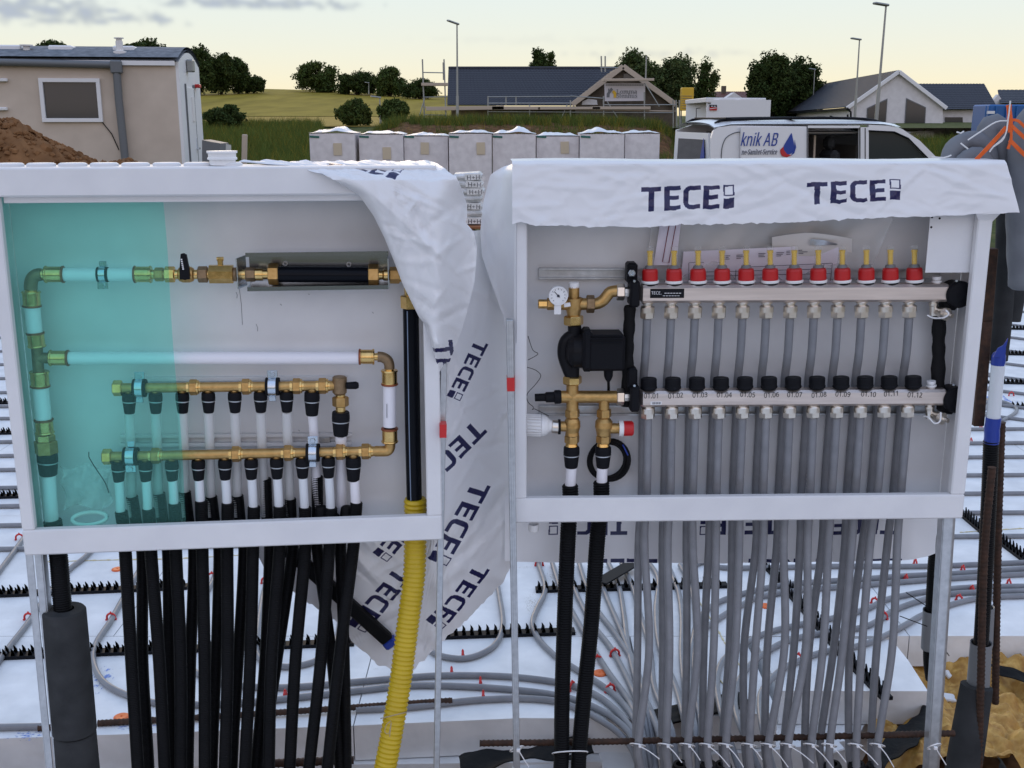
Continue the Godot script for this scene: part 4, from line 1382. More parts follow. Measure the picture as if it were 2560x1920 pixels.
# ---------- printed plastic sheets
# the print: four letters and two small squares; x runs 0..3.82, y runs down 0..1
func in_logo(x: float, y: float) -> bool:
	if y < 0.0 or y > 1.0 or x < 0.0 or x > 3.82: return false
	if x <= 0.82: return y < 0.19 or (x > 0.30 and x < 0.53)
	for x0 in [0.96, 2.56]:
		var d: float = x - x0
		if d >= 0.0 and d <= 0.66: return d < 0.22 or y < 0.18 or y > 0.82 or (y > 0.41 and y < 0.58 and d < 0.6)
	var c := x - 1.74
	if c >= 0.0 and c <= 0.70:
		var q := Vector2(maxf(0.32 - c, 0.0), maxf(absf(y - 0.5) - 0.18, 0.0))
		if q.length() > 0.32: return false
		var i := Vector2(maxf(0.36 - c, 0.0), maxf(absf(y - 0.5) - 0.16, 0.0))
		return not (c > 0.22 and absf(y - 0.5) < 0.32 and i.length() < 0.17)
	var d := x - 3.38
	if d >= 0.0 and d <= 0.44:
		if y > 0.56: return true
		return y < 0.46 and (d < 0.05 or d > 0.39 or y < 0.05 or y > 0.41)
	return false

# sheet material; bounds in metres, logos: [start, end] on the letters' middle line, in the sheet's own metres (y up)
func sheet_mat(called: String, lo: Vector2, hi: Vector2, logos: Array, ppm := 900.0) -> StandardMaterial3D:
	var w := mini(2048, int((hi.x - lo.x) * ppm))
	var h := mini(2048, int((hi.y - lo.y) * ppm))
	var im := Image.create(w, h, false, Image.FORMAT_RGB8)
	im.fill(lin(0.86, 0.86, 0.87))
	var inks := [lin(0.016, 0.016, 0.075), lin(0.022, 0.022, 0.09)]
	for lg in logos:
		var a: Vector2 = lg[0]
		var b: Vector2 = lg[1]
		var sc := a.distance_to(b) / 3.82
		var ex := (b - a).normalized()
		var ey := Vector2(-ex.y, ex.x)
		var mid := (a + b) * 0.5
		var rad := a.distance_to(b) * 0.56 + sc
		var cx := (mid.x - lo.x) / (hi.x - lo.x) * w
		var cy := (hi.y - mid.y) / (hi.y - lo.y) * h
		var rx := int(rad / (hi.x - lo.x) * w)
		var ry := int(rad / (hi.y - lo.y) * h)
		for py in range(maxi(0, int(cy) - ry), mini(h, int(cy) + ry)):
			for px in range(maxi(0, int(cx) - rx), mini(w, int(cx) + rx)):
				var m := Vector2(lo.x + (px + 0.5) / w * (hi.x - lo.x), hi.y - (py + 0.5) / h * (hi.y - lo.y)) - a
				if in_logo(m.dot(ex) / sc, 0.5 - m.dot(ey) / sc): im.set_pixel(px, py, inks[(px / 3 + py / 5) % 2])
	var m := mat(called, Color(1, 1, 1), 0.27)
	m.albedo_texture = ImageTexture.create_from_image(im)
	m.texture_repeat = false
	m.backlight_enabled = true
	m.backlight = Color(0.5, 0.5, 0.52)
	return m

func interp(tab: Array, x: float) -> float:
	if x <= tab[0][0]: return tab[0][1]
	for i in tab.size() - 1:
		if x <= tab[i + 1][0]:
			return lerpf(tab[i][1], tab[i + 1][1], (x - tab[i][0]) / float(tab[i + 1][0] - tab[i][0]))
	return tab[tab.size() - 1][1]

func crease(f: FastNoiseLite, p: Vector3, s: float) -> float:
	# sharp folds: ridged value
	return 1.0 - 2.0 * absf(f.get_noise_3d(p.x * s, p.y * s, p.z * s)) * 2.0

# sharp fold lines in a sheet's own metres
func make_folds(sd: int, n: int, x0: float, x1: float, y0: float, y1: float, ang: float, spread: float, len0: float, len1: float, amp: float) -> Array:
	var rg := RandomNumberGenerator.new()
	rg.seed = sd
	var out := []
	for i in n:
		var a := ang + rg.randf_range(-spread, spread)
		var l := rg.randf_range(len0, len1)
		out.append([Vector2(rg.randf_range(x0, x1), rg.randf_range(y0, y1)), Vector2(cos(a), sin(a)), l, rg.randf_range(0.06, 0.16) * l + 0.004, amp * rg.randf_range(0.3, 1.0) * (1.0 if rg.randf() < 0.6 else -1.0)])
	return out

func fold_at(list: Array, x: float, yy: float) -> float:
	var s := 0.0
	var p := Vector2(x, yy)
	for q in list:
		var d: Vector2 = p - q[0]
		var t: float = absf(d.dot(q[1])) / q[2]
		if t >= 1.0: continue
		var w: float = q[3] * (1.0 - 0.6 * t)
		var e: float = absf(d.cross(q[1])) / w
		if e < 1.0: s += q[4] * (1.0 - e) * (1.0 - t * t)
	return s

func covers() -> void:
	var y := Vector3.UP
	var f := FastNoiseLite.new()
	f.seed = 12; f.frequency = 1.0; f.fractal_octaves = 2
	# --- cover over the steel manifold cabinet
	var t := thing("printed_cover", "white printed plastic cover pulled up over the steel manifold cabinet", "plastic cover", R0 + RX * RW * 0.5 + y * CAB_H)
	var hem := [[1262, 560], [1283, 557], [1300, 553], [1336, 562], [1480, 566], [1620, 566], [1700, 562], [1972, 556], [2205, 542], [2314, 540], [2443, 535], [2520, 527]]
	var pts := []
	var uvs := []
	var fl := make_folds(3, 90, 0.0, RW, CAB_H - 0.14, CAB_H + 0.01, 0.15, 0.7, 0.03, 0.12, 0.0026)
	var cols := 170
	var rows := 44
	var a0 := -0.004
	var a1 := RW + 0.012
	for j in rows:
		for i in cols:
			var s := i / float(cols - 1)
			var a := lerpf(a0, a1, s)
			var r := j / float(rows - 1)
			# where the hem lies at this place
			var foot := R0 + RX * a + y * (CAB_H - 0.12)
			var d := (foot - CAM)
			var u := 1280.0 + F * d.x / (-d.z * CP - d.y * SP)
			var hb := (RP(u, interp(hem, u) + 3.5 * f.get_noise_1d(u * 0.03) + 2.0 * f.get_noise_1d(u * 0.14), -0.008) - R0).y
			var flare := smoothstep(0.93, 1.0, s)
			var p: Vector3
			if r < 0.28:
				var q := r / 0.28
				p = R0 + RX * a + y * (CAB_H + 0.005 + 0.0012 * sin(s * 14.0)) - RN * lerpf(0.135, 0.004, q) + y * 0.0
			else:
				var q := (r - 0.28) / 0.72
				p = R0 + RX * (a + flare * q * 0.028) + y * lerpf(CAB_H + 0.003, hb, q) + RN * (0.004 + 0.010 * q + 0.012 * flare * q)
				p += RN * 0.004 * q * sin(s * 9.0 + 1.0)
			var cr := crease(f, Vector3(p.x * 1.0, p.y * 2.4, p.z), 9.0)
			var c2 := f.get_noise_3d(p.x * 24.0, p.y * 60.0, 3.0)
			var amp := 0.0024 if r > 0.34 else 0.0006
			p += (RN if r > 0.28 else y) * (cr * amp * 0.25 + c2 * 0.0002 + fold_at(fl, a, p.y - CAB_Y) * (1.0 if r > 0.32 else 0.15))
			pts.append(p)
			uvs.append(Vector2(s, r))
	var b := nb()
	b.sheet(pts, cols, uvs, 0.0006)
	# print positions: on the front the sheet hangs straight, so metres along it follow a and the drop
	var drop := 0.128
	var tot := 0.131 + drop
	var uvm := func(u: float, v: float) -> Vector2:
		var p := RP(u, v, -0.012) - R0
		return Vector2(p.dot(RX), -(CAB_H - p.y) * 1.0)
	# the texture spans 0..tot down the sheet; the front part is 72 % of the rows for `drop` metres
	var k := drop / 0.72
	add(b, "front_flap", sheet_mat("cover print front", Vector2(a0, -k * 0.72), Vector2(a1, k * 0.28), [[uvm.call(1603, 505), uvm.call(1836, 502)], [uvm.call(2018, 498), uvm.call(2250, 492)]]), t)
	# side that hangs towards the other cabinet
	pts = []; uvs = []
	var le := [[408, 1282], [420, 1250], [436, 1226], [511, 1207], [577, 1201], [640, 1205], [700, 1226], [790, 1258], [860, 1268]]
	var fs := make_folds(23, 60, -0.10, 0.02, 0.3, 0.76, 1.5, 0.6, 0.04, 0.18, 0.007)
	for j in 60:
		var v := 409.0 + j * 7.6
		for i in 20:
			var s := i / 19.0
			var u := lerpf(interp(le, v), 1291.0, s)
			var p := RP(u, v, lerpf(0.085, -0.002, s * s) + 0.0)
			p += RN * (fold_at(fs, (p - R0).dot(RX), p.y - CAB_Y) + 0.008 * f.get_noise_2d(p.x * 9.0, p.y * 5.0)) * (1.0 - s)
			pts.append(p); uvs.append(Vector2(s, j / 59.0))
	b = nb()
	b.sheet(pts, 20, uvs, 0.0006)
	add(b, "side_flap", sheet_mat("cover side", Vector2(0, 0), Vector2(0.1, 0.4), [], 200.0), t)
	# tucked corner
	b = nb()
	var cA := RP(2505, 530, -0.02)
	b.sheet([RP(2440, 536, -0.014), RP(2480, 531, -0.018), cA, RP(2445, 548, 0.0), RP(2470, 550, 0.0), RP(2490, 545, 0.0), RP(2452, 556, 0.01), RP(2462, 566, 0.01), RP(2470, 565, 0.01)], 3, [], 0.0006)
	add(b, "folded_corner", M["cover side"], t)
	# back of the cover hanging below the cabinet
	pts = []; uvs = []
	var lo := Vector2(-0.02, RP(1500, 1412, 0.135).y - CAB_Y)
	var hi := Vector2(RW - 0.03, 0.06)
	var hb2 := [[1270, 1402], [1400, 1407], [1900, 1407], [2250, 1402], [2323, 1390], [2345, 1380]]
	for j in 9:
		for i in 60:
			var s := i / 59.0
			var u := lerpf(1262, 2352 - 14 * (j / 8.0), s)
			var v := lerpf(1240.0, interp(hb2, u), j / 8.0)
			var p := RP(u, v, 0.135)
			uvs.append(Vector2(((p - R0).dot(RX) - lo.x) / (hi.x - lo.x), (hi.y - (p.y - CAB_Y)) / (hi.y - lo.y)))
			pts.append(p + RN * (0.006 * f.get_noise_3d(p.x * 5, p.y * 3, 1) + 0.003 * crease(f, p, 7.0)))
	var bm := func(u: float, v: float) -> Vector2:
		var p := RP(u, v, 0.135) - R0
		return Vector2(p.dot(RX), p.y)
	var lg := []
	for q in [[1568, 1372, 1312], [1945, 1750, 1312], [2245, 2050, 1312], [1692, 1495, 1421], [2066, 1870, 1421], [2300, 2110, 1421]]: lg.append([bm.call(q[0], q[2]), bm.call(q[1], q[2])])
	b = nb()
	b.sheet(pts, 60, uvs, 0.0006)
	add(b, "back_sheet", sheet_mat("cover print back", lo, hi, lg), t)

	# --- cover slipping off the water cabinet
	t = thing("printed_cover", "crumpled white printed plastic cover slipping off the water cabinet to the floor", "plastic cover", LP(1040, 1670, 0.16))
	var ul := [[402, 596], [410, 660], [416, 735], [424, 770], [440, 820], [488, 898], [540, 934], [592, 960], [650, 984], [709, 1006], [794, 1048], [813, 1064], [850, 1076], [900, 1090], [1000, 1098]]
	var ur := [[402, 1082], [408, 1090], [422, 1112], [439, 1139], [475, 1156], [511, 1167], [540, 1168], [556, 1164], [579, 1184], [620, 1192], [700, 1186], [780, 1168], [850, 1146], [900, 1124], [957, 1104]]
	var cc := [[402, 0.10], [410, 0.06], [424, -0.004], [450, -0.034], [500, -0.046], [600, -0.044], [709, -0.036], [800, -0.022], [860, -0.012], [920, 0.02], [1000, 0.08]]
	pts = []; uvs = []
	var vs := []
	for j in 12: vs.append(402.0 + j * 4.2)
	for j in 78: vs.append(450.0 + j * 6.6)
	var nv := vs.size()
	var nu := 70
	var arc := 0.0
	var arcs := []
	var last := LP(1000, vs[0], 0.10)
	for j in nv:
		var m0 := LP(1000, vs[j], interp(cc, vs[j]))
		arc += m0.distance_to(last)
		last = m0
		arcs.append(arc)
	var bw := 0.56
	var fd := make_folds(8, 120, 0.40, 0.92, 0.0, 0.6, 1.25, 0.75, 0.04, 0.20, 0.0075)
	fd.append_array(make_folds(9, 70, 0.70, 0.92, 0.1, 0.55, 0.4, 1.5, 0.02, 0.07, 0.006))
	for j in nv:
		var v: float = vs[j]
		for i in nu:
			var s := i / float(nu - 1)
			var u := lerpf(interp(ul, v), interp(ur, v), s)
			var c := interp(cc, v)
			# wraps round the cabinet corner
			var round_ := smoothstep(1085.0, 1190.0, u)
			c += 0.10 * round_ * smoothstep(430.0, 520.0, v) - 0.012 * exp(-pow((u - 1090.0) / 35.0, 2.0)) * smoothstep(430, 500, v)
			# edge lies close on the frame
			c = lerpf(c, maxf(c, -0.008), exp(-s * 14.0) * smoothstep(440, 480, v))
			var p := LP(u, v, c)
			uvs.append(Vector2((p - L0).dot(LX) / bw - 0.85, arcs[j] / 0.62))
			var la := (p - L0).dot(LX)
			var lift := fold_at(fd, la, arcs[j]) + 0.005 * sin((u - 1000.0) * 0.016 + v * 0.008) + 0.004 * f.get_noise_3d(p.x * 7.0, p.y * 5.0, 0.0)
			p += LN * lift * smoothstep(0.0, 0.10, s) * (0.35 + 0.65 * smoothstep(440, 520, v))
			if v < 450.0: p += y * 0.004 * f.get_noise_2d(u * 0.03, v * 0.05)
			pts.append(p)
	# texture metres for this piece: x = (along cabinet - 0.85*bw), y down the sheet
	var am := func(u: float, v: float) -> Vector2:
		var p := LP(u, v, interp(cc, v))
		var a := 0.0
		for j in nv - 1:
			if v >= vs[j] and v <= vs[j + 1]: a = lerpf(arcs[j], arcs[j + 1], (v - vs[j]) / (vs[j + 1] - vs[j]))
		return Vector2((p - L0).dot(LX) - 0.85 * bw, 0.62 - a)
	b = nb()
	b.sheet(pts, nu, uvs, 0.0006)
	add(b, "draped_corner", sheet_mat("cover print corner", Vector2(0, 0), Vector2(bw, 0.62), [[am.call(803, 411), am.call(1000, 434)], [am.call(1104, 852), am.call(1104, 852) + Vector2(0.02, -0.17)]]), t)
	# hanging part between the cabinets
	var vt := [[640, 1330], [1040, 1330], [1060, 1200], [1092, 900], [1120, 640], [1160, 572], [1185, 577], [1201, 575], [1240, 590], [1300, 600]]
	var vb := [[640, 1376], [660, 1420], [740, 1480], [836, 1550], [881, 1606], [944, 1662], [976, 1669], [1035, 1676], [1098, 1609], [1164, 1550], [1245, 1469], [1266, 1441], [1287, 1406], [1310, 1402]]
	pts = []; uvs = []
	lo = Vector2(0.30, -0.35)
	hi = Vector2(1.02, 0.75)
	var fh := make_folds(15, 170, 0.35, 1.0, -0.4, 0.6, 1.3, 1.3, 0.03, 0.16, 0.0065)
	nu = 96
	nv = 110
	for j in nv:
		for i in nu:
			var u := 640.0 + 668.0 * i / (nu - 1)
			var r := j / float(nv - 1)
			var v := lerpf(interp(vt, u), interp(vb, u) + 7.0 * f.get_noise_1d(u * 0.05) + 4.0 * f.get_noise_1d(u * 0.21), r)
			var c := 0.135 + 0.10 * smoothstep(1100, 1290, u) + 0.05 * smoothstep(1350, 1650, v)
			var p := LP(u, v, c)
			uvs.append(Vector2(((p - L0).dot(LX) - lo.x) / (hi.x - lo.x), (hi.y - (p.y - CAB_Y)) / (hi.y - lo.y)))
			p += LN * (fold_at(fh, (p - L0).dot(LX), p.y - CAB_Y) + 0.012 * f.get_noise_2d(p.x * 4.0, p.y * 2.0))
			pts.append(p)
	var hm := func(u: float, v: float) -> Vector2:
		var p := LP(u, v, 0.16) - L0
		return Vector2(p.dot(LX), p.y)
	lg = []
	for q in [[1208, 862, 1132, 990], [1206, 1072, 1040, 1196], [1208, 1222, 1092, 1396], [1210, 1432, 1084, 1572], [1012, 1420, 890, 1580], [1066, 1250, 950, 1380]]: lg.append([hm.call(q[0], q[1]), hm.call(q[2], q[3])])
	b = nb()
	b.sheet(pts, nu, uvs, 0.0006)
	add(b, "hanging_sheet", sheet_mat("cover print hanging", lo, hi, lg, 1100.0), t)


func board(parent: Node, poly: Array, top := 0.0, thick := 0.1) -> void:
	# foam board cut to an outline in plan
	var b := nb()
	var q := PackedVector2Array()
	for p in poly: q.append(Vector2(p.x, -p.z))
	if not Geometry2D.is_polygon_clockwise(q): pass
	else: q.reverse()
	b.prism(q, Vector3(0, top - thick, 0), Vector3.RIGHT, Vector3(0, 0, -1), Vector3.UP * thick)
	add(b, "foam_board", M["foam board white"], parent)

func floor_pipe(px: Array, label: String, group := "grey pipes clipped on the foam floor", h := 0.0095) -> void:
	var pts := []
	for q in px: pts.append(on_y(q[0], q[1], h if q.size() < 3 else q[2]))
	O = pts[0]
	var b := nb()
	b.tube(curve(pts, 0.03), 0.0088, 12)
	solo(b, "floor_pipe", M["grey pipe"], label, "pipe", group)

func clip_rail(u0: float, v0: float, u1: float, v1: float, label: String) -> void:
	var a := on_y(u0, v0, 0.0)
	var c := on_y(u1, v1, 0.0)
	var t := thing("clip_rail", label, "clip rail", (a + c) * 0.5, "black clip rails on the foam floor")
	var d := (c - a).normalized()
	var sd := Vector3.UP.cross(d)
	var b := nb()
	b.beam(a + Vector3.UP * 0.0055, c + Vector3.UP * 0.0055, 0.034, 0.011, Vector3.UP, 0.001)
	add(b, "base_strip", M["black plastic"], t)
	b = nb()
	var n := int(a.distance_to(c) / 0.024)
	for i in n:
		var p := a + d * (0.012 + i * 0.024) + Vector3.UP * 0.011
		for s in [-1.0, 1.0]:
			b.prism(PackedVector2Array([Vector2(-0.006, 0), Vector2(0.006, 0), Vector2(0.005, 0.009), Vector2(0.001, 0.016), Vector2(-0.004, 0.022), Vector2(-0.0035, 0.010)]), p + sd * (s * 0.011 - 0.002), d, Vector3.UP, sd * 0.004)
	var tt := add(b, "teeth", M["black plastic"], t)

func floor_things() -> void:
	var up := Vector3.UP
	# floor of foam boards, front row cut along the trench
	var fl := Node3D.new()
	fl.name = "floor"
	add_child(fl)
	fl.set_meta("kind", "structure")
	O = Vector3.ZERO
	var zb := on_y(2225, 1590, 0).z
	var e := [on_y(-400, 1860, 0), on_y(300, 1836, 0), on_y(885, 1814, 0), on_y(1304, 1795, 0), on_y(1620, 1798, 0), on_y(1944, 1782, 0)]
	var g := 0.003
	board(fl, [e[0], e[1], e[2] - Vector3(g, 0, 0), Vector3(e[2].x - g, 0, zb + g), Vector3(e[0].x, 0, zb + g)])
	board(fl, [e[2], e[3], e[4], Vector3(e[4].x - g, 0, zb + g), Vector3(e[2].x, 0, zb + g)])
	board(fl, [e[4] + Vector3(g, 0, 0), e[5], Vector3(e[5].x, 0, zb + g), Vector3(e[4].x + g, 0, zb + g)])
	board(fl, [on_y(1950, 1727, 0), on_y(2320, 1728, 0), on_y(2270, 1650, 0), on_y(2229, 1599, 0), Vector3(on_y(1950, 1727, 0).x, 0, zb + g)])
	for j in 7:
		for i in 5:
			var x0 := -6.0 + i * 2.4 + (1.2 if j % 2 else 0.0)
			var z0 := zb - j * 1.03
			var zf := z0 - (0.0 if j else 0.0)
			board(fl, [Vector3(x0, 0, zf), Vector3(x0 + 2.4 - g, 0, zf), Vector3(x0 + 2.4 - g, 0, zf - 1.03 + g), Vector3(x0, 0, zf - 1.03 + g)])
	for j in 4:
		for i in 3:
			var x0 := -3.6 + i * 2.4
			var z0 := 2.6 - j * 1.1
			board(fl, [Vector3(x0, 0, z0), Vector3(x0 + 2.4 - g, 0, z0), Vector3(x0 + 2.4 - g, 0, z0 - 1.1 + g), Vector3(x0, 0, z0 - 1.1 + g)])
	# lower layer, its edge shows in the trench
	var l0 := on_y(-400, 1925, -0.105)
	board(fl, [l0, on_y(900, 1912, -0.105), on_y(1500, 1905, -0.105), on_y(1900, 1880, -0.105), on_y(2140, 1850, -0.105), on_y(2190, 1760, -0.105), Vector3(on_y(2190, 1760, -0.105).x, 0, zb - 0.05), Vector3(4, 0, zb - 0.05), Vector3(4, 0, -10), Vector3(-6, 0, -10), Vector3(-6, 0, l0.z)], -0.104, 0.12)
	var b := B.new()
	b.box(Vector3(0, -0.30, -4.0), Vector3(13, 0.16, 14.0))
	struct(b, "trench_bed", M["soil"])
	# raised foam edge at the far side of the slab
	b = B.new()
	b.box(Vector3(-1.0, 0.06, -10.35), Vector3(12.0, 0.30, 0.1), Basis.IDENTITY, 0.004)
	var ed := struct(b, "slab_edge_wall", M["foam board white"])

	# --- pipes on the floor
	var n1 := "grey floor pipe laid straight across the foam boards"
	floor_pipe([[80, 1318], [56, 1350], [0, 1425], [-80, 1530]], "grey floor pipe slanting past the cabinet corner towards the slab edge")
	floor_pipe([[300, 1290], [220, 1385], [173, 1424], [108, 1501], [70, 1557], [21, 1620], [-60, 1730]], "grey floor pipe crossing behind the foam sleeve and the cabinet leg")
	floor_pipe([[400, 1340], [353, 1417], [301, 1508], [276, 1553], [245, 1599], [232, 1637], [241, 1679], [266, 1711], [311, 1735], [367, 1753], [423, 1760], [524, 1761], [640, 1754], [720, 1746], [885, 1728], [1025, 1714], [1164, 1716], [1304, 1726], [1400, 1740], [1472, 1762], [1540, 1800], [1584, 1850, 0.0], [1600, 1930, -0.05]], "long grey floor pipe bending beside the foam sleeve and running to the pipe bundle")
	floor_pipe([[560, 1340], [542, 1410], [531, 1455], [490, 1522], [469, 1571], [465, 1637], [483, 1676], [524, 1697], [594, 1714], [720, 1718], [885, 1705], [1025, 1693], [1130, 1688], [1269, 1691], [1385, 1704], [1450, 1720], [1507, 1748], [1562, 1800], [1600, 1860, 0.0], [1614, 1930, -0.05]], "long grey floor pipe bending behind the black hoses and running to the pipe bundle")
	floor_pipe([[690, 1380], [671, 1445], [657, 1490], [643, 1585], [643, 1637], [668, 1658], [717, 1667], [780, 1656], [822, 1630], [839, 1606], [850, 1550], [857, 1445], [860, 1380]], "grey floor pipe turning in a U behind the black hoses")
	floor_pipe([[1040, 1400], [1040, 1500], [1046, 1580], [1077, 1627], [1112, 1642], [1164, 1646], [1213, 1630], [1245, 1602], [1257, 1557], [1248, 1490], [1236, 1420]], "grey floor pipe turning in a U behind the cabinet legs")
	floor_pipe([[1342, 1370], [1348, 1415], [1362, 1459], [1360, 1487], [1346, 1515], [1332, 1550], [1334, 1574], [1350, 1602], [1385, 1637], [1427, 1665], [1490, 1704], [1539, 1740], [1575, 1782], [1600, 1830], [1618, 1880, -0.02], [1626, 1930, -0.06]], "grey floor pipe winding in an S beside the thick black hoses")
	floor_pipe([[890, 1774], [1025, 1768], [1130, 1756], [1206, 1749], [1304, 1746], [1385, 1752], [1440, 1770], [1490, 1794], [1546, 1832, 0.0], [1584, 1880, -0.03], [1600, 1935, -0.06]], "grey floor pipe nearest the slab edge running from the rusty bar")
	var fan := [[[1381, 1408], [1400, 1470], [1425, 1520], [1470, 1600], [1520, 1680], [1570, 1750], [1605, 1830], [1622, 1930, -0.06]],
		[[1420, 1408], [1436, 1470], [1452, 1508], [1480, 1560], [1528, 1622], [1575, 1712], [1610, 1800], [1632, 1930, -0.06]],
		[[1448, 1408], [1460, 1448], [1490, 1520], [1540, 1588], [1590, 1672], [1622, 1790], [1640, 1930, -0.06]],
		[[1490, 1408], [1504, 1459], [1521, 1504], [1553, 1578], [1574, 1632], [1610, 1740], [1650, 1840], [1660, 1930, -0.06]],
		[[1521, 1408], [1546, 1462], [1560, 1540], [1568, 1606], [1590, 1700], [1636, 1800], [1670, 1930, -0.06]],
		[[1554, 1408], [1581, 1466], [1598, 1530], [1624, 1620], [1636, 1720], [1680, 1830], [1690, 1930, -0.06]],
		[[1626, 1412], [1646, 1450], [1640, 1530], [1650, 1620], [1690, 1720], [1716, 1830], [1722, 1930, -0.06]],
		[[1675, 1424], [1696, 1480], [1705, 1550], [1704, 1640], [1716, 1740], [1740, 1830], [1746, 1930, -0.06]],
		[[1700, 1413], [1728, 1470], [1740, 1560], [1736, 1660], [1748, 1760], [1756, 1850], [1760, 1930, -0.06]]]
	for i in fan.size(): floor_pipe(fan[i], "grey floor pipe %s in the fan over the clip rail from the thick hoses" % ORD[i], "grey pipes fanning out over the short clip rail")
	floor_pipe([[1738, 1413], [1760, 1404], [1800, 1418], [1900, 1419], [2110, 1415], [2320, 1415], [2600, 1404]], "straight grey floor pipe passing just below the back sheet of the cover")
	var ks := [[[1760, 1930, -0.06], [1735, 1800], [1722, 1680], [1735, 1590], [1749, 1545], [1797, 1505], [1900, 1473], [2005, 1457], [2145, 1448], [2250, 1440], [2390, 1433], [2600, 1419]],
		[[1780, 1930, -0.06], [1752, 1800], [1735, 1690], [1745, 1595], [1794, 1548], [1857, 1511], [1900, 1492], [2005, 1475], [2145, 1464], [2250, 1455], [2390, 1445], [2600, 1433]],
		[[1850, 1930, -0.06], [1812, 1810], [1797, 1753], [1792, 1700], [1808, 1651], [1853, 1616], [1909, 1585], [1987, 1564], [2092, 1543], [2166, 1522], [2215, 1499], [2267, 1487], [2320, 1478], [2425, 1468], [2600, 1465]],
		[[1900, 1930, -0.06], [1857, 1830], [1839, 1777], [1839, 1725], [1864, 1676], [1906, 1637], [1963, 1604], [2040, 1585], [2152, 1569], [2197, 1550], [2236, 1525], [2302, 1501], [2390, 1483], [2600, 1477]],
		[[1935, 1930, -0.06], [1908, 1830], [1899, 1760], [1909, 1721], [1951, 1676], [1991, 1655], [2057, 1630], [2152, 1613], [2215, 1588], [2267, 1560], [2309, 1536], [2379, 1511], [2459, 1494], [2600, 1489]]]
	for i in ks.size(): floor_pipe(ks[i], "grey floor pipe %s across the slanting clip rail from its far end" % ORD[i], "grey pipes curving across the slanting clip rail")
	for v in [1073, 1108, 1143, 1188, 1234, 1282, 1341]:
		floor_pipe([[-150, v + 34], [600, v + 22], [1300, v + 12], [2000, v + 3], [2700, v - 2]], n1, "straight grey pipes across the foam floor")
	for v in [770, 806, 838, 872, 905, 940, 975, 1010, 1040]:
		floor_pipe([[-150, v + 6], [1300, v + 4], [2360, v - 6], [2480, v], [2700, v + 28]], n1, "straight grey pipes across the foam floor")
	floor_pipe([[2430, 987], [2470, 1000], [2464, 1020], [2430, 1036]], "short grey pipe loop beside the leaning conduit", "")
	floor_pipe([[2500, 1002], [2535, 1015], [2540, 1030], [2505, 1052]], "short grey pipe loop ending at the black clip rail", "")
	# --- rails
	clip_rail(-60, 1492, 470, 1470, "black clip rail ending behind the black hoses")
	clip_rail(-60, 1647, 886, 1610, "long black clip rail passing behind all the black hoses")
	clip_rail(1090, 1594, 1437, 1582, "black clip rail ending behind the thick black hoses")
	clip_rail(1339, 1478, 1818, 1466, "short black clip rail under the fan of grey pipes")
	clip_rail(1921, 1420, 2089, 1616, "slanting black clip rail under the curving grey pipes")
	clip_rail(2092, 1624, 2218, 1752, "slanting black clip rail ending at the foam board corner")
	clip_rail(2404, 1286, 2470, 1342, "slanting black clip rail beside the rusty bars")
	clip_rail(2480, 1340, 2600, 1430, "slanting black clip rail running out past the rusty bars")
	clip_rail(2440, 957, 2640, 962, "black clip rail beside the blue taped pipe")
	clip_rail(2526, 1018, 2640, 1024, "black clip rail at the end of a pipe loop")
	clip_rail(2470, 822, 2640, 826, "black clip rail far behind the hanging grey tubes")
	clip_rail(2440, 885, 2640, 890, "black clip rail behind the blue tape")
	clip_rail(-60, 1010, 120, 1008, "black clip rail beside the cabinet frame, upper of three")
	clip_rail(-60, 1086, 120, 1083, "black clip rail beside the cabinet frame, middle of three")
	clip_rail(-60, 1246, 160, 1240, "black clip rail beside the cabinet frame, lowest of three")
	O = on_y(1545, 1430, 0)
	b = nb()
	b.beam(on_y(1500, 1456, 0.03), on_y(1592, 1402, 0.03), 0.05, 0.006, Vector3.UP, 0.001)
	solo(b, "rail_offcut", M["black plastic"], "flat black plastic offcut lying across the fan of grey pipes", "offcut")
	O = on_y(1747, 1768, 0)
	b = nb()
	b.beam(on_y(1630, 1798, 0.006), on_y(1864, 1745, 0.006), 0.075, 0.006, Vector3.UP, 0.001)
	solo(b, "membrane_or_shade_strip", M["membrane"], "flat black membrane strip under the grey pipes at the slab edge", "membrane")
	# --- red clips
	var proto: Node3D = null
	var cl := [[278, 1550, 50, -78], [530, 1448, 20, -60], [664, 1459, 20, -60], [72, 1550, 60, -75], [49, 1350, 50, -70], [713, 1747, 1, 0], [1157, 1646, 1, 0], [1129, 1689, 1, 0], [1201, 1715, 1, 0], [1208, 1749, 1, 0], [1348, 1415, -10, -40], [1537, 1641, -35, -60], [1493, 1658, -40, -50], [1525, 1730, -40, -40], [1430, 1724, 1, 0.3], [2288, 1415, 1, 0], [2407, 1431, 1, 0], [2265, 1454, 1, 0], [2187, 1512, 60, -30], [2208, 1546, 60, -30], [1996, 1653, 60, -30], [2398, 1505, 60, -14], [2430, 1482, 1, 0], [2522, 1466, 1, 0], [2452, 1074, 1, 0], [2427, 1108, 1, 0], [2528, 990, 60, 40], [2440, 1004, 60, 40], [2490, 800, 1, 0.2], [2540, 790, 1, 0.2], [2520, 848, 1, 0.2]]
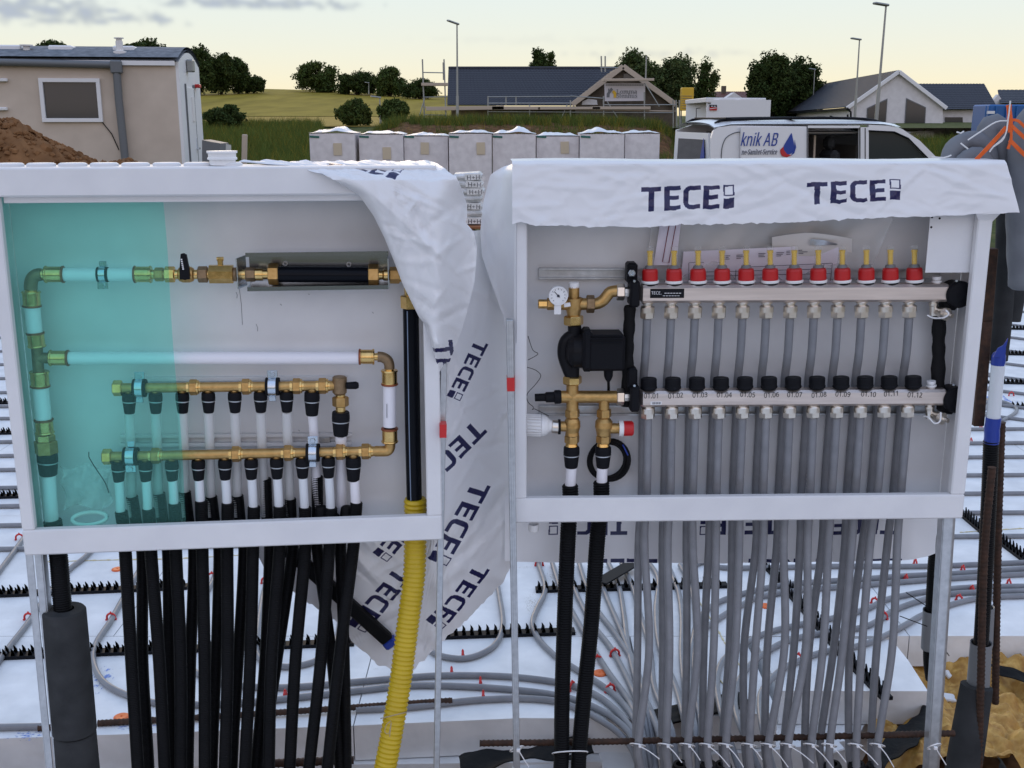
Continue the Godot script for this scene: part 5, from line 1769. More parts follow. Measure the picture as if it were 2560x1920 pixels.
	for q in cl:
		var at := on_y(q[0], q[1], 0.0)
		var d := (on_y(q[0] + q[2], q[1] + q[3], 0.0) - at).normalized()
		if proto == null:
			O = Vector3.ZERO
			proto = thing("pipe_clip", "", "clip", Vector3.ZERO)
			b = nb()
			var arch := []
			for i in 13:
				var an := PI * i / 12.0
				arch.append(Vector3(0.0125 * cos(an), 0.0095 + 0.0125 * sin(an), 0))
			arch.push_front(Vector3(0.0125, 0.001, 0))
			arch.append(Vector3(-0.0125, 0.001, 0))
			b.tube(arch, 0.0034, 8)
			add(b, "arch", M["red clip"], proto)
			b = nb()
			b.lathe(Vector3(0, 0.022, 0), up, [Vector2(0, 0.004), Vector2(0.004, 0.003), Vector2(0.007, 0.0015), Vector2(0.007, 0)], 8)
			b.box(Vector3(0.0135, 0.003, 0), Vector3(0.007, 0.005, 0.009), Basis.IDENTITY, 0.001)
			b.box(Vector3(-0.0135, 0.003, 0), Vector3(0.007, 0.005, 0.009), Basis.IDENTITY, 0.001)
			add(b, "barb", M["red clip"], proto)
		var c: Node3D = proto if q == cl[0] else copy(proto)
		tag(c, "small red plastic clip pressed over a grey floor pipe", "clip", "red clips holding the floor pipes")
		c.position = at
		c.rotation.y = atan2(d.x, d.z)
	# orange foam fixings
	for q in [[294, 1424], [304, 1794], [1500, 1684], [1915, 1516]]:
		O = on_y(q[0], q[1], 0)
		b = nb()
		b.lathe(O, up, [Vector2(0, 0.02), Vector2(0.003, 0.02), Vector2(0.005, 0.015), Vector2(0.0045, 0.004), Vector2(0.002, 0)], 20)
		solo(b, "fixing_disc", M["orange cap"], "flat orange fixing disc pressed into a foam board", "fixing disc", "orange fixing discs in the foam boards")
	# lines of spilled sealant in the joints
	for q in [[[100, 1405], [280, 1400], [430, 1397], [600, 1388]], [[1745, 1500], [1790, 1568], [1815, 1612], [1855, 1672]], [[2400, 1331], [2480, 1326], [2600, 1318]], [[1790, 1690], [1830, 1735], [1870, 1790]]]:
		var pp := []
		for r in q: pp.append(on_y(r[0], r[1], 0.001))
		O = pp[0]
		b = nb()
		var cc := curve(pp, 0.012)
		var rd := []
		for i in cc.size(): rd.append(0.0022 + 0.0016 * sin(i * 2.3) * sin(i * 0.7))
		b.tube(cc, rd, 6)
		solo(b, "sealant_bead", M["pale sealant foam"], "thin bead of dried yellow sealant along a foam board joint", "sealant", "sealant beads in the board joints")

# ribbed reinforcing bar
func rebar(pts: Array, r: float, label: String, group := "rusty reinforcing bars") -> void:
	O = pts[pts.size() - 1]
	var b := nb()
	var path := even(pts, 0.0035)
	var rd := []
	for i in path.size(): rd.append(r + (0.0011 if i % 3 == 0 else -0.0002))
	b.tube(path, rd, 9)
	solo(b, "reinforcing_bar", M["rusty steel"], label, "steel bar", group)

func front_things() -> void:
	var y := Vector3.UP
	var b: B
	# legs: folded steel channels with a slot
	for q in [[84, 1380, 136, 1935, 0.032, 0.03, 0.03, 0, "galvanised cabinet leg beside the thick foam sleeve"], [1109, 905, 1091, 1935, 0.0125, 0.03, 0.012, 1075, "thin galvanised cabinet leg with red tape beside the yellow hose"]]:
		var t := thing("cabinet_leg", q[8], "leg", LP(q[2], q[3], q[5]), "galvanised cabinet legs")
		b = nb()
		var pa := LP(q[0], q[1], q[5])
		var pb := LP(q[2], q[3], q[5] - 0.01)
		var pc := pb + (pb - pa).normalized() * 0.18
		if q[4] > 0.02:
			b.beam(pa + LX * 0.008, pc + LX * 0.008, 0.013, 0.003, LN, 0.0005)
			b.beam(pa - LX * 0.008, pc - LX * 0.008, 0.013, 0.003, LN, 0.0005)
			b.beam(pa - LX * 0.0155 - LN * 0.014, pc - LX * 0.0155 - LN * 0.014, 0.002, 0.026, LN)
			b.beam(pa + LX * 0.0155 - LN * 0.014, pc + LX * 0.0155 - LN * 0.014, 0.002, 0.026, LN)
		else:
			b.beam(pa, pc, q[4], q[6] * 2.0, LN, 0.001)
		add(b, "channel", M["galvanised steel"], t)
		if q[7] > 0:
			b = nb()
			b.beam(LP(1107.5, 1057, 0.0), LP(1107, 1090, 0.0), 0.0135, 0.0262, LN)
			add(b, "red_tape", M["red clip"], t)
	for q in [[1274, 798, 1292, 1935, 0.014, -0.006, 957, "thin galvanised cabinet leg with red tape beside the mixing group"], [2371, 1290, 2330, 1935, 0.034, 0.03, 0, "wide galvanised cabinet leg beside the rusty bars"]]:
		var t := thing("cabinet_leg", q[7], "leg", RP(q[2], q[3], q[5]), "galvanised cabinet legs")
		b = nb()
		var pa := RP(q[0], q[1], q[5])
		var pb := RP(q[2], q[3], q[5] - 0.01)
		var pc := pb + (pb - pa).normalized() * 0.18
		if q[4] > 0.02:
			b.beam(pa, pc, 0.020, 0.003, RN, 0.0008)
			b.beam(pa + RX * 0.014 - RN * 0.004, pc + RX * 0.014 - RN * 0.004, 0.009, 0.003, RN + RX * 0.7, 0.0005)
			b.beam(pa - RX * 0.0105 - RN * 0.014, pc - RX * 0.0105 - RN * 0.014, 0.002, 0.026, RN)
		else:
			b.beam(pa, pc, q[4], 0.024, RN, 0.001)
			b.beam(pa + RX * 0.0 + RN * 0.0105, pc + RN * 0.0105, 0.005, 0.0055, RN, 0.0006)
		add(b, "channel", M["galvanised steel"], t)
		if q[6] > 0:
			b = nb()
			b.beam(RP(1276.2, 941, -0.0080), RP(1276.8, 974, -0.0080), 0.0155, 0.0300, RN)
			add(b, "red_tape", M["red clip"], t)
	for q in [[1292, 1872], [2335, 1866]]:
		O = RP(q[0], q[1], 0.0)
		b = nb()
		var lp := []
		for j in 13:
			var an := TAU * j / 12.0
			lp.append(RP(q[0] + 17 * cos(an), q[1] - 6 * cos(an) - 4 * sin(an), 0.0 - 0.026 * sin(an)))
		b.tube(lp, 0.0016, 6)
		b.box(RP(q[0] + 4, q[1] + 4, -0.03), Vector3(0.008, 0.007, 0.006), Basis.IDENTITY, 0.001)
		b.tube([RP(q[0] + 4, q[1] + 4, -0.03), RP(q[0] + 30, q[1] + 46, -0.03)], 0.0013, 5)
		solo(b, "cable_tie", M["white plastic"], "white cable tie fixing a cabinet leg to the rusty bar", "cable tie", "white cable ties on the cabinet legs")
	# bars along the trench
	rebar([RP(1199, 1858, 0.07), RP(1600, 1852, 0.07), RP(2388, 1833, 0.07)], 0.0072, "long rusty bar that the grey pipes are tied to")
	rebar([on_y(245, 1808, 0.008), on_y(650, 1784, 0.012), on_y(1133, 1751, 0.016)], 0.0080, "rusty bar lying on the foam boards behind the black hoses")
	rebar([on_y(95, 1821, 0.008), on_y(150, 1815, 0.008)], 0.0075, "short rusty bar end beside the foam sleeve")
	rebar([LP(600, 1912, 0.12), LP(760, 1905, 0.12), LP(885, 1900, 0.12)], 0.009, "rusty bar low in the trench behind the black hoses")
	# short pipe on the floor at the edge
	floor_pipe([[-120, 1820], [0, 1818], [108, 1816]], "short grey pipe end lying on the foam board beside the cabinet leg", "")
	# slanted black strut through the hoses
	O = LP(980, 1625, 0.2)
	b = nb()
	b.beam(LP(715, 1368, 0.125), LP(970, 1600, 0.17), 0.030, 0.02, LN, 0.004)
	solo(b, "black_tube", M["black hose"], "straight black tube end slanting in front of the printed cover", "tube")
	O = LP(976, 1610, 0.17)
	b = nb()
	b.beam(LP(968, 1598, 0.17), LP(982, 1614, 0.172), 0.031, 0.021, LN, 0.004)
	solo(b, "tape_end", M["blue tape"], "dark blue tape wrapped on the slanting tube end", "tape")
	# --- conduits beside the steel cabinet
	var k := mpp(RP(2400, 1500, 0.1))
	var t := thing("taped_conduit", "black conduit with a white pipe and blue tape at its top", "conduit", RP(2445, 1700, 0.16))
	b = nb()
	b.tube([RP(2496, 905, 0.16), RP(2483, 1052, 0.16)], 16 * k, 16)
	add(b, "white_pipe", M["milky pipe"], t)
	b = nb()
	b.lathe(RP(2495, 910, 0.16), y, [Vector2(-0.002, 16.5 * k), Vector2(0.018, 16.8 * k), Vector2(0.024, 14 * k), Vector2(0.028, 8 * k), Vector2(0.029, 0)], 14)
	b.prism(PackedVector2Array([Vector2(-0.012, 0), Vector2(0.015, 0), Vector2(0.014, 0.022), Vector2(0.017, 0.042), Vector2(0.008, 0.026), Vector2(-0.003, 0.020)]), RP(2495, 892, 0.148), RX, y, RN * 0.003)
	add(b, "tape_cap", M["blue tape"], t)
	b = nb()
	b.tube(curve([RP(2484, 1044, 0.16), RP(2482, 1062, 0.16), RP(2480, 1070, 0.16), RP(2480, 1090, 0.16), RP(2478, 1108, 0.16)], 0.008), 18.5 * k, 14)
	add(b, "tape_wrap", M["blue tape"], t)
	b = nb()
	hose(b, [RP(2478, 1100, 0.16), RP(2472, 1250, 0.16), RP(2462, 1450, 0.16), RP(2452, 1620, 0.16)], 19 * k, 6 * k, 1.6 * k, 16)
	add(b, "conduit", M["black hose"], t)
	b = nb()
	b.lathe(RP(2453, 1606, 0.16), RP(2444, 1730, 0.16) - RP(2453, 1606, 0.16), [Vector2(0.002, 24 * k), Vector2(0, 27 * k), Vector2(128 * k, 28.5 * k), Vector2(130 * k, 26 * k)], 20)
	b.lathe(RP(2464, 1516, 0.19), RP(2460, 1610, 0.19) - RP(2464, 1516, 0.19), [Vector2(0.002, 19 * k), Vector2(0, 22 * k), Vector2(110 * k, 22 * k), Vector2(110 * k, 19 * k)], 20)
	add(b, "grey_sleeve", M["grey sleeve"], t)
	b = nb()
	b.lathe(RP(2442, 1712, 0.15), RP(2405, 1940, 0.12) - RP(2442, 1712, 0.15), [Vector2(0, 22 * k), Vector2(0.002, 40 * k), Vector2(0.14, 44 * k), Vector2(0.34, 46 * k)], 24)
	add(b, "foam_sleeve", M["pipe foam"], t)
	t = thing("sleeved_conduit", "black corrugated conduit in a grey sleeve behind the wide cabinet leg", "conduit", RP(2315, 1690, 0.22))
	b = nb()
	hose(b, [RP(2345, 1330, 0.2), RP(2337, 1400, 0.2), RP(2330, 1520, 0.22), RP(2324, 1640, 0.24), RP(2330, 1700, 0.24)], 17 * k, 6.5 * k, 1.8 * k, 16)
	add(b, "conduit", M["black hose"], t)
	b = nb()
	b.lathe(RP(2328, 1524, 0.21), RP(2322, 1636, 0.22) - RP(2328, 1524, 0.21), [Vector2(0.002, 19 * k), Vector2(0, 21 * k), Vector2(116 * k, 21 * k), Vector2(118 * k, 19 * k)], 20)
	add(b, "grey_sleeve", M["grey sleeve"], t)
	b = nb()
	for q in [[2265, 1481, 2320, 1518], [2249, 1540, 2318, 1566], [2345, 1600, 2373, 1640]]: b.tube([RP(q[0], q[1], 0.2), RP(q[2], q[3], 0.19)], 0.0012, 5)
	add(b, "black_tie", M["black plastic"], t)
	# upright bars
	rebar([RP(2480, 1168, 0.11), RP(2460, 1400, 0.11), RP(2452, 1700, 0.11), RP(2446, 1940, 0.10)], 0.0085, "upright rusty bar standing in front of the taped conduit")
	rebar([RP(2504, 1056, 0.2), RP(2496, 1300, 0.2), RP(2491, 1560, 0.2), RP(2488, 1760, 0.2)], 0.0085, "upright rusty bar standing behind the taped conduit")
	O = RP(2445, 1060, 0.2)
	b = nb()
	b.beam(RP(2476, 620, 0.2), RP(2462, 800, 0.2), 0.024, 0.03, RN, 0.002)
	b.beam(RP(2462, 800, 0.2), RP(2441, 1062, 0.2), 0.024, 0.03, RN, 0.002)
	solo(b, "steel_post", M["rusty steel"], "rusty square steel post behind the cabinet frame", "post")
	# --- grey insulation tubes hung on the post with an orange strap
	var G := [[[[2366, 450], [2374, 404], [2386, 374], [2412, 355], [2442, 355], [2466, 376], [2476, 440]], 23.0, 0.14, "thick grey foam tube bent in an arch over the cover"],
		[[[2392, 455], [2402, 415], [2420, 394], [2444, 390], [2462, 408], [2470, 455]], 20.0, 0.11, "grey foam tube bent in a smaller arch inside another"],
		[[[2456, 480], [2462, 390], [2467, 340], [2476, 316], [2490, 312], [2502, 330], [2508, 400], [2510, 520]], 25.0, 0.15, "grey foam tube looping up beside the orange strap"],
		[[[2580, 900], [2590, 700], [2585, 500], [2582, 380], [2590, 320], [2620, 300]], 44.0, 0.10, "long grey foam tube hanging down past the strap"]]
	for q in G:
		var pp := []
		for r in q[0]: pp.append(RP(r[0], r[1], q[2]))
		if q[1] > 43.0: pp = [RP(2572, 718, 0.1), RP(2566, 560, 0.1), RP(2570, 400, 0.1), RP(2580, 330, 0.1), RP(2610, 296, 0.1), RP(2660, 300, 0.1), RP(2690, 400, 0.1)]
		O = pp[0]
		b = nb()
		var cv := curve(pp, 0.012)
		var rd := []
		for i in cv.size(): rd.append((q[1] + 0.9 * sin(i * 1.1)) * k * (0.86 if q[1] > 43.0 and i == 0 else 1.0))
		b.tube(cv, rd, 20)
		solo(b, "foam_tube", M["light pipe foam"], q[3], "insulation", "grey foam tubes hung behind the cover")
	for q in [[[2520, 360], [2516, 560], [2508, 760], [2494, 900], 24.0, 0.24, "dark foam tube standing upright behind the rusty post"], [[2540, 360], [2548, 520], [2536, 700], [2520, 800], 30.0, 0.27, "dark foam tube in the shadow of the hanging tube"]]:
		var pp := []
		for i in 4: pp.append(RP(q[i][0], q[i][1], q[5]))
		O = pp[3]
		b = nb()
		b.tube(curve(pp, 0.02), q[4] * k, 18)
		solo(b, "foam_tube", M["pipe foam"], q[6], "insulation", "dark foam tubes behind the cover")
	t = thing("orange_strap", "orange plastic strap knotted round the grey foam tubes", "strap", RP(2525, 330, 0.05))
	for q in [[[2440, 400], [2478, 360], [2516, 318], 4.6], [[2522, 262], [2524, 290], [2526, 330], 6.0], [[2526, 312], [2540, 325], [2562, 345], 4.0], [[2524, 350], [2540, 366], [2566, 392], 4.4], [[2526, 318], [2528, 345], [2520, 372], 3.0], [[2528, 300], [2545, 302], [2566, 322], 3.0]]:
		b = nb()
		var pp := []
		for i in 3: pp.append(RP(q[i][0], q[i][1], 0.055))
		var cv := curve(pp, 0.006)
		for i in cv.size() - 1: b.beam(cv[i], cv[i + 1] + (cv[i + 1] - cv[i]) * 0.1, q[3] * 2 * k, 0.0016, RN + RX * 0.3 * sin(i * 0.8))
		add(b, "strap_band", M["orange strap"], t)
	t = thing("white_string", "white string tied across the grey foam tubes", "string", RP(2450, 370, 0.06))
	for q in [[[2330, 392], [2360, 394], [2378, 388]], [[2392, 330], [2402, 333], [2410, 328]], [[2402, 358], [2412, 366], [2420, 372]], [[2420, 350], [2450, 330], [2490, 305], [2518, 302]], [[2526, 252], [2520, 300], [2512, 340], [2484, 366], [2474, 380]], [[2512, 340], [2505, 352], [2482, 368]]]:
		b = nb()
		var pp := []
		for r in q: pp.append(RP(r[0], r[1], 0.052))
		b.tube(curve(pp, 0.01), 0.0015, 6)
		add(b, "string_length", M["white cord"], t)
	# --- sprayed sealant foam in the open corner
	O = on_y(2400, 1800, -0.12)
	b = nb()
	var f := FastNoiseLite.new()
	f.seed = 33; f.frequency = 9.0; f.fractal_octaves = 3; f.noise_type = FastNoiseLite.TYPE_CELLULAR
	var pts := []
	for j in 90:
		for i in 90:
			var p := on_y(2185.0 + i * 5.3, 1642.0 + j * 3.5, -0.13)
			p.y = -0.15 - 0.11 * f.get_noise_2d(p.x * 1.1, p.z * 1.1) + 0.03 * sin(p.x * 9.0) * sin(p.z * 8.0) - 0.012 * f.get_noise_2d(p.x * 2.0, p.z * 2.0)
			pts.append(p)
	b.sheet(pts, 90)
	solo(b, "sprayed_foam", M["sealant foam"], "lumpy yellow brown sprayed foam in the open corner of the floor", "sealant foam")
	var lump := [[2490, 1700, 0.05, 0.028], [2540, 1740, 0.06, 0.03], [2520, 1800, 0.085, 0.05], [2470, 1790, 0.05, 0.035], [2555, 1860, 0.08, 0.05], [2260, 1800, 0.045, 0.02], [2390, 1690, 0.05, 0.022], [2375, 1730, 0.04, 0.02], [2480, 1870, 0.06, 0.03]]
	for q in lump:
		O = on_y(q[0], q[1], -0.14)
		b = nb()
		var pp := []
		for j in 13:
			for i in 19:
				var th := PI * 0.5 * j / 12.0
				var an := TAU * i / 18.0
				var d := Vector3(cos(an) * sin(th), cos(th), sin(an) * sin(th))
				var rr_: float = 1.0 + 0.35 * f.get_noise_3d(d.x * 0.12 + q[0], d.y * 0.12, d.z * 0.12 + q[1])
				pp.append(O + Vector3(d.x * q[2], d.y * q[3] * 1.6, d.z * q[2]) * rr_)
		b.sheet(pp, 19)
		solo(b, "foam_lump", M["sealant foam"], "rounded lump of yellow brown sprayed foam beside the conduits", "sealant foam", "lumps of sprayed foam")
	for q in [[2385, 1685, 0.055, 0.2], [2260, 1890, 0.07, 0.5], [2465, 1842, 0.03, 1.1], [2375, 1745, 0.05, -0.3], [2505, 1745, 0.035, 0.3], [2440, 1680, 0.05, 0.9], [2530, 1775, 0.04, 0.1], [2300, 1760, 0.05, 0.6], [2550, 1700, 0.06, 0.4], [1560, 1905, 0.12, 0.1], [1360, 1900, 0.16, -0.1], [2080, 1870, 0.06, 0.4]]:
		O = on_y(q[0], q[1], -0.11)
		b = nb()
		b.box(O, Vector3(q[2], 0.012, q[2] * 0.6), Basis(y, q[3]) * Basis(Vector3.RIGHT, 0.25), 0.003)
		solo(b, "foam_scrap", M["foam board white"], "broken scrap of white foam board lying in the trench", "foam scrap", "white foam scraps in the trench")
	for q in [[[1150, 1915], [1300, 1888], [1480, 1866], 0.045], [[2190, 1900], [2270, 1840], [2330, 1780], 0.05], [[2480, 1672], [2540, 1688], [2620, 1715], 0.04], [[2505, 1905], [2520, 1935], [2520, 1990], 0.045]]:  # membrane strips; the last one paints the shade of a hole in the foam
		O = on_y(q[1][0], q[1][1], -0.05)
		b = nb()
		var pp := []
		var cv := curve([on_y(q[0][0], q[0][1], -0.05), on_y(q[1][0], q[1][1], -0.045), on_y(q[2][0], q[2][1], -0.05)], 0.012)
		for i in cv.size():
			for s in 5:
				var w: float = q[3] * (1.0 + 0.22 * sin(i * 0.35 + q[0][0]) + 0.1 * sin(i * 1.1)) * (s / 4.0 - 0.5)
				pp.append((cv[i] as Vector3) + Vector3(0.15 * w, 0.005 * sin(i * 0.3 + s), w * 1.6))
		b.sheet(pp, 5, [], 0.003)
		solo(b, "membrane_or_shade_strip", M["membrane"], {1150: "torn black membrane strip in the trench beside the thick black hoses", 2190: "torn black membrane strip reaching under the wide cabinet leg", 2480: "torn black membrane strip behind the upright rusty bars", 2505: "black strip painted as a shaded hole in the sprayed foam"}[q[0][0]], "membrane", "torn black membrane strips")
	# blue chalk smudges and yellow specks on the boards
	for q in [[252, 1700, 0.07, 0.16, 0], [330, 1812, 0.16, 0.05, 0], [70, 1838, 0.10, 0.05, 0], [2500, 1000, 0.2, 0.3, 0], [1390, 1440, 0.10, 0.16, 1], [1330, 1510, 0.06, 0.2, 1], [2560, 1110, 0.2, 0.1, 1], [1310, 1418, 0.08, 0.03, 1], [940, 1672, 0.02, 0.02, 1]]:
		O = on_y(q[0], q[1], 0.0012)
		b = nb()
		var h := Vector3(q[2] * 0.5, 0, 0)
		var d := Vector3(0, 0, q[3] * 0.5)
		b.quad(O - h - d, O + h - d, O + h + d, O - h + d)
		var sm := add(b, "chalk_smudge" if q[4] == 0 else "dirt_speckle", smudge(int(q[0]), q[4]), get_node("floor"))
		sm.position = O

func smudge(sd: int, kind: int) -> StandardMaterial3D:
	var im := Image.create(96, 96, false, Image.FORMAT_RGBA8)
	var n := FastNoiseLite.new()
	n.seed = sd; n.frequency = 0.05 if kind == 0 else 0.16; n.fractal_octaves = 4
	var c := lin(0.10, 0.24, 0.72) if kind == 0 else lin(0.36, 0.27, 0.10)
	for j in 96:
		for i in 96:
			var r := Vector2(i - 47.5, j - 47.5).length() / 48.0
			var a := clampf((n.get_noise_2d(i, j) * 1.6 + 0.35 - r * 0.9) if kind == 0 else (n.get_noise_2d(i, j) * 5.0 - 1.2 - r * r * 1.5), 0.0, 0.55)
			im.set_pixel(i, j, Color(c.r, c.g, c.b, a))
	var m := mat("floor mark %d" % sd, Color(1, 1, 1), 0.9)
	m.albedo_texture = ImageTexture.create_from_image(im)
	m.transparency = BaseMaterial3D.TRANSPARENCY_ALPHA
	m.texture_repeat = false
	return m


# clumps of leaf-sized faces spread through ellipsoids; blobs: [centre, radius vector]
func foliage(called: String, blobs: Array, count: int, size: float, m: Material, parent: Node3D, base: Vector3, sd: int, loose := 0.34) -> MultiMeshInstance3D:
	var rg := RandomNumberGenerator.new()
	rg.seed = sd
	if not M.has("leaf clump"):
		M["leaf clump"] = null
		var b := B.new()
		var r2 := RandomNumberGenerator.new()
		r2.seed = 99
		for i in 9:
			var c := Vector3(r2.randf_range(-0.5, 0.5), r2.randf_range(-0.5, 0.5), r2.randf_range(-0.5, 0.5))
			var d := Vector3(r2.randf_range(-1, 1), r2.randf_range(-1, 1), r2.randf_range(-1, 1)).normalized() * 0.34
			var e := d.cross(Vector3(r2.randf_range(-1, 1), r2.randf_range(-1, 1), r2.randf_range(-1, 1))).normalized() * 0.16
			b.tri(c - d, c + e, c + d)
			b.tri(c - d, c + d, c - e)
		leaf_mesh = b.mesh()
	var mm := MultiMesh.new()
	mm.transform_format = MultiMesh.TRANSFORM_3D
	mm.use_colors = true
	mm.mesh = leaf_mesh
	mm.instance_count = count
	var tot := 0.0
	for q in blobs: tot += q[1].x * q[1].y
	var k := 0
	var i := 0
	for q in blobs:
		var n := int(count * q[1].x * q[1].y / tot) if i < blobs.size() - 1 else count - k
		i += 1
		for j in n:
			var d := Vector3(rg.randf_range(-1, 1), rg.randf_range(-1, 1), rg.randf_range(-1, 1))
			while d.length() > 1.0: d = Vector3(rg.randf_range(-1, 1), rg.randf_range(-1, 1), rg.randf_range(-1, 1))
			d = d.normalized() * pow(d.length(), 0.75)
			var p: Vector3 = q[0] + d * q[1] * (1.0 + 0.18 * sin(d.x * 7.0 + d.y * 5.0))
			if rg.randf() < loose: p = q[0] + d.normalized() * q[1] * rg.randf_range(0.9, 2.1) + Vector3(0, q[1].y * 0.2, 0)
			var s := size * rg.randf_range(0.55, 1.3)
			mm.set_instance_transform(k, Transform3D(Basis.from_euler(Vector3(rg.randf() * 6.3, rg.randf() * 6.3, rg.randf() * 6.3)).scaled(Vector3.ONE * s), p - base))
			var g := rg.randf_range(0.7, 1.3)
			mm.set_instance_color(k, Color(g * rg.randf_range(0.85, 1.15), g, g * rg.randf_range(0.8, 1.1)))
			k += 1
	var mi := MultiMeshInstance3D.new()
	mi.name = "crown"
	mi.set_meta("kind", "stuff")
	mi.multimesh = mm
	mi.material_override = m
	parent.add_child(mi, true)
	return mi

var leaf_mesh: ArrayMesh

# tree from pixel box: crown u0..u1, v0..v1, foot at v2, distance
func tree(label: String, u0: float, u1: float, v0: float, v1: float, v2: float, dist: float, n: int, size: float, m: Material, lobes: int, sd: int, group := "trees along the skyline", called := "tree") -> void:
	var rg := RandomNumberGenerator.new()
	rg.seed = sd
	var foot := on_z((u0 + u1) * 0.5, v2, dist)
	var t := thing(called, label, "bush" if called == "bush" else "tree", foot, group)
	var c0 := on_z(u0, v1, dist)
	var c1 := on_z(u1, v0, dist)
	var w := c1.x - c0.x
	var h := c1.y - c0.y
	var mid := (c0 + c1) * 0.5
	var compact := called == "bush"
	var blobs := [[mid - Vector3(0, h * 0.1, 0), Vector3(w * 0.24, h * 0.28, w * 0.22) if not compact else Vector3(w * 0.42, h * 0.44, w * 0.4)]]
	for i in lobes * (4 if not compact else 2):
		var a := rg.randf() * TAU
		var r := Vector3(w, h, w) * (rg.randf_range(0.05, 0.13) if not compact else rg.randf_range(0.08, 0.16))
		var q := rg.randf_range(-1.0, 1.0)
		var ww := sqrt(maxf(0.0, 1.0 - pow(maxf(q, 0.0), 2.0) * 0.8 - pow(minf(q, 0.0), 2.0) * 0.25)) * rg.randf_range(0.7, 1.06)
		blobs.append([mid + Vector3(cos(a) * (w * 0.5 - r.x) * ww, q * (h * 0.5 - r.y * 0.8), sin(a) * (w * 0.45 - r.z) * ww), r])
	blobs.append([Vector3(mid.x + rg.randf_range(-0.15, 0.15) * w, c1.y - h * 0.12, mid.z), Vector3(w * 0.12, h * 0.13, w * 0.12)])
	var b := nb()
	b.tube(curve([foot - Vector3(0, 0.6, 0), foot.lerp(mid, 0.5) + Vector3(w * 0.03, 0, 0), mid + Vector3(0, h * 0.2, 0)], 0.5), [w * 0.05, w * 0.046, w * 0.04, w * 0.03, w * 0.02].slice(0, 1)[0], 7)
	for i in 5:
		var q: Array = blobs[1 + i % (blobs.size() - 1)]
		b.tube([foot.lerp(mid, 0.55 + 0.08 * i), q[0]], w * 0.018, 5)
	add(b, "trunk", M["bark"], t)
	foliage("crown", blobs, int(n * 1.5), size * 0.58, m, t, foot, sd, 0.0 if compact else 0.34)

func bgrid(u0: float, u1: float, n: int, rowsv: Array) -> Array:
	# rows of [v or callable, distance]; returns points
	var pts := []
	for r in rowsv:
		for i in n:
			var u := lerpf(u0, u1, i / float(n - 1))
			var v: float = interp(r[0], u) if r[0] is Array else r[0]
			pts.append(on_z(u, v, r[1]))
	return pts

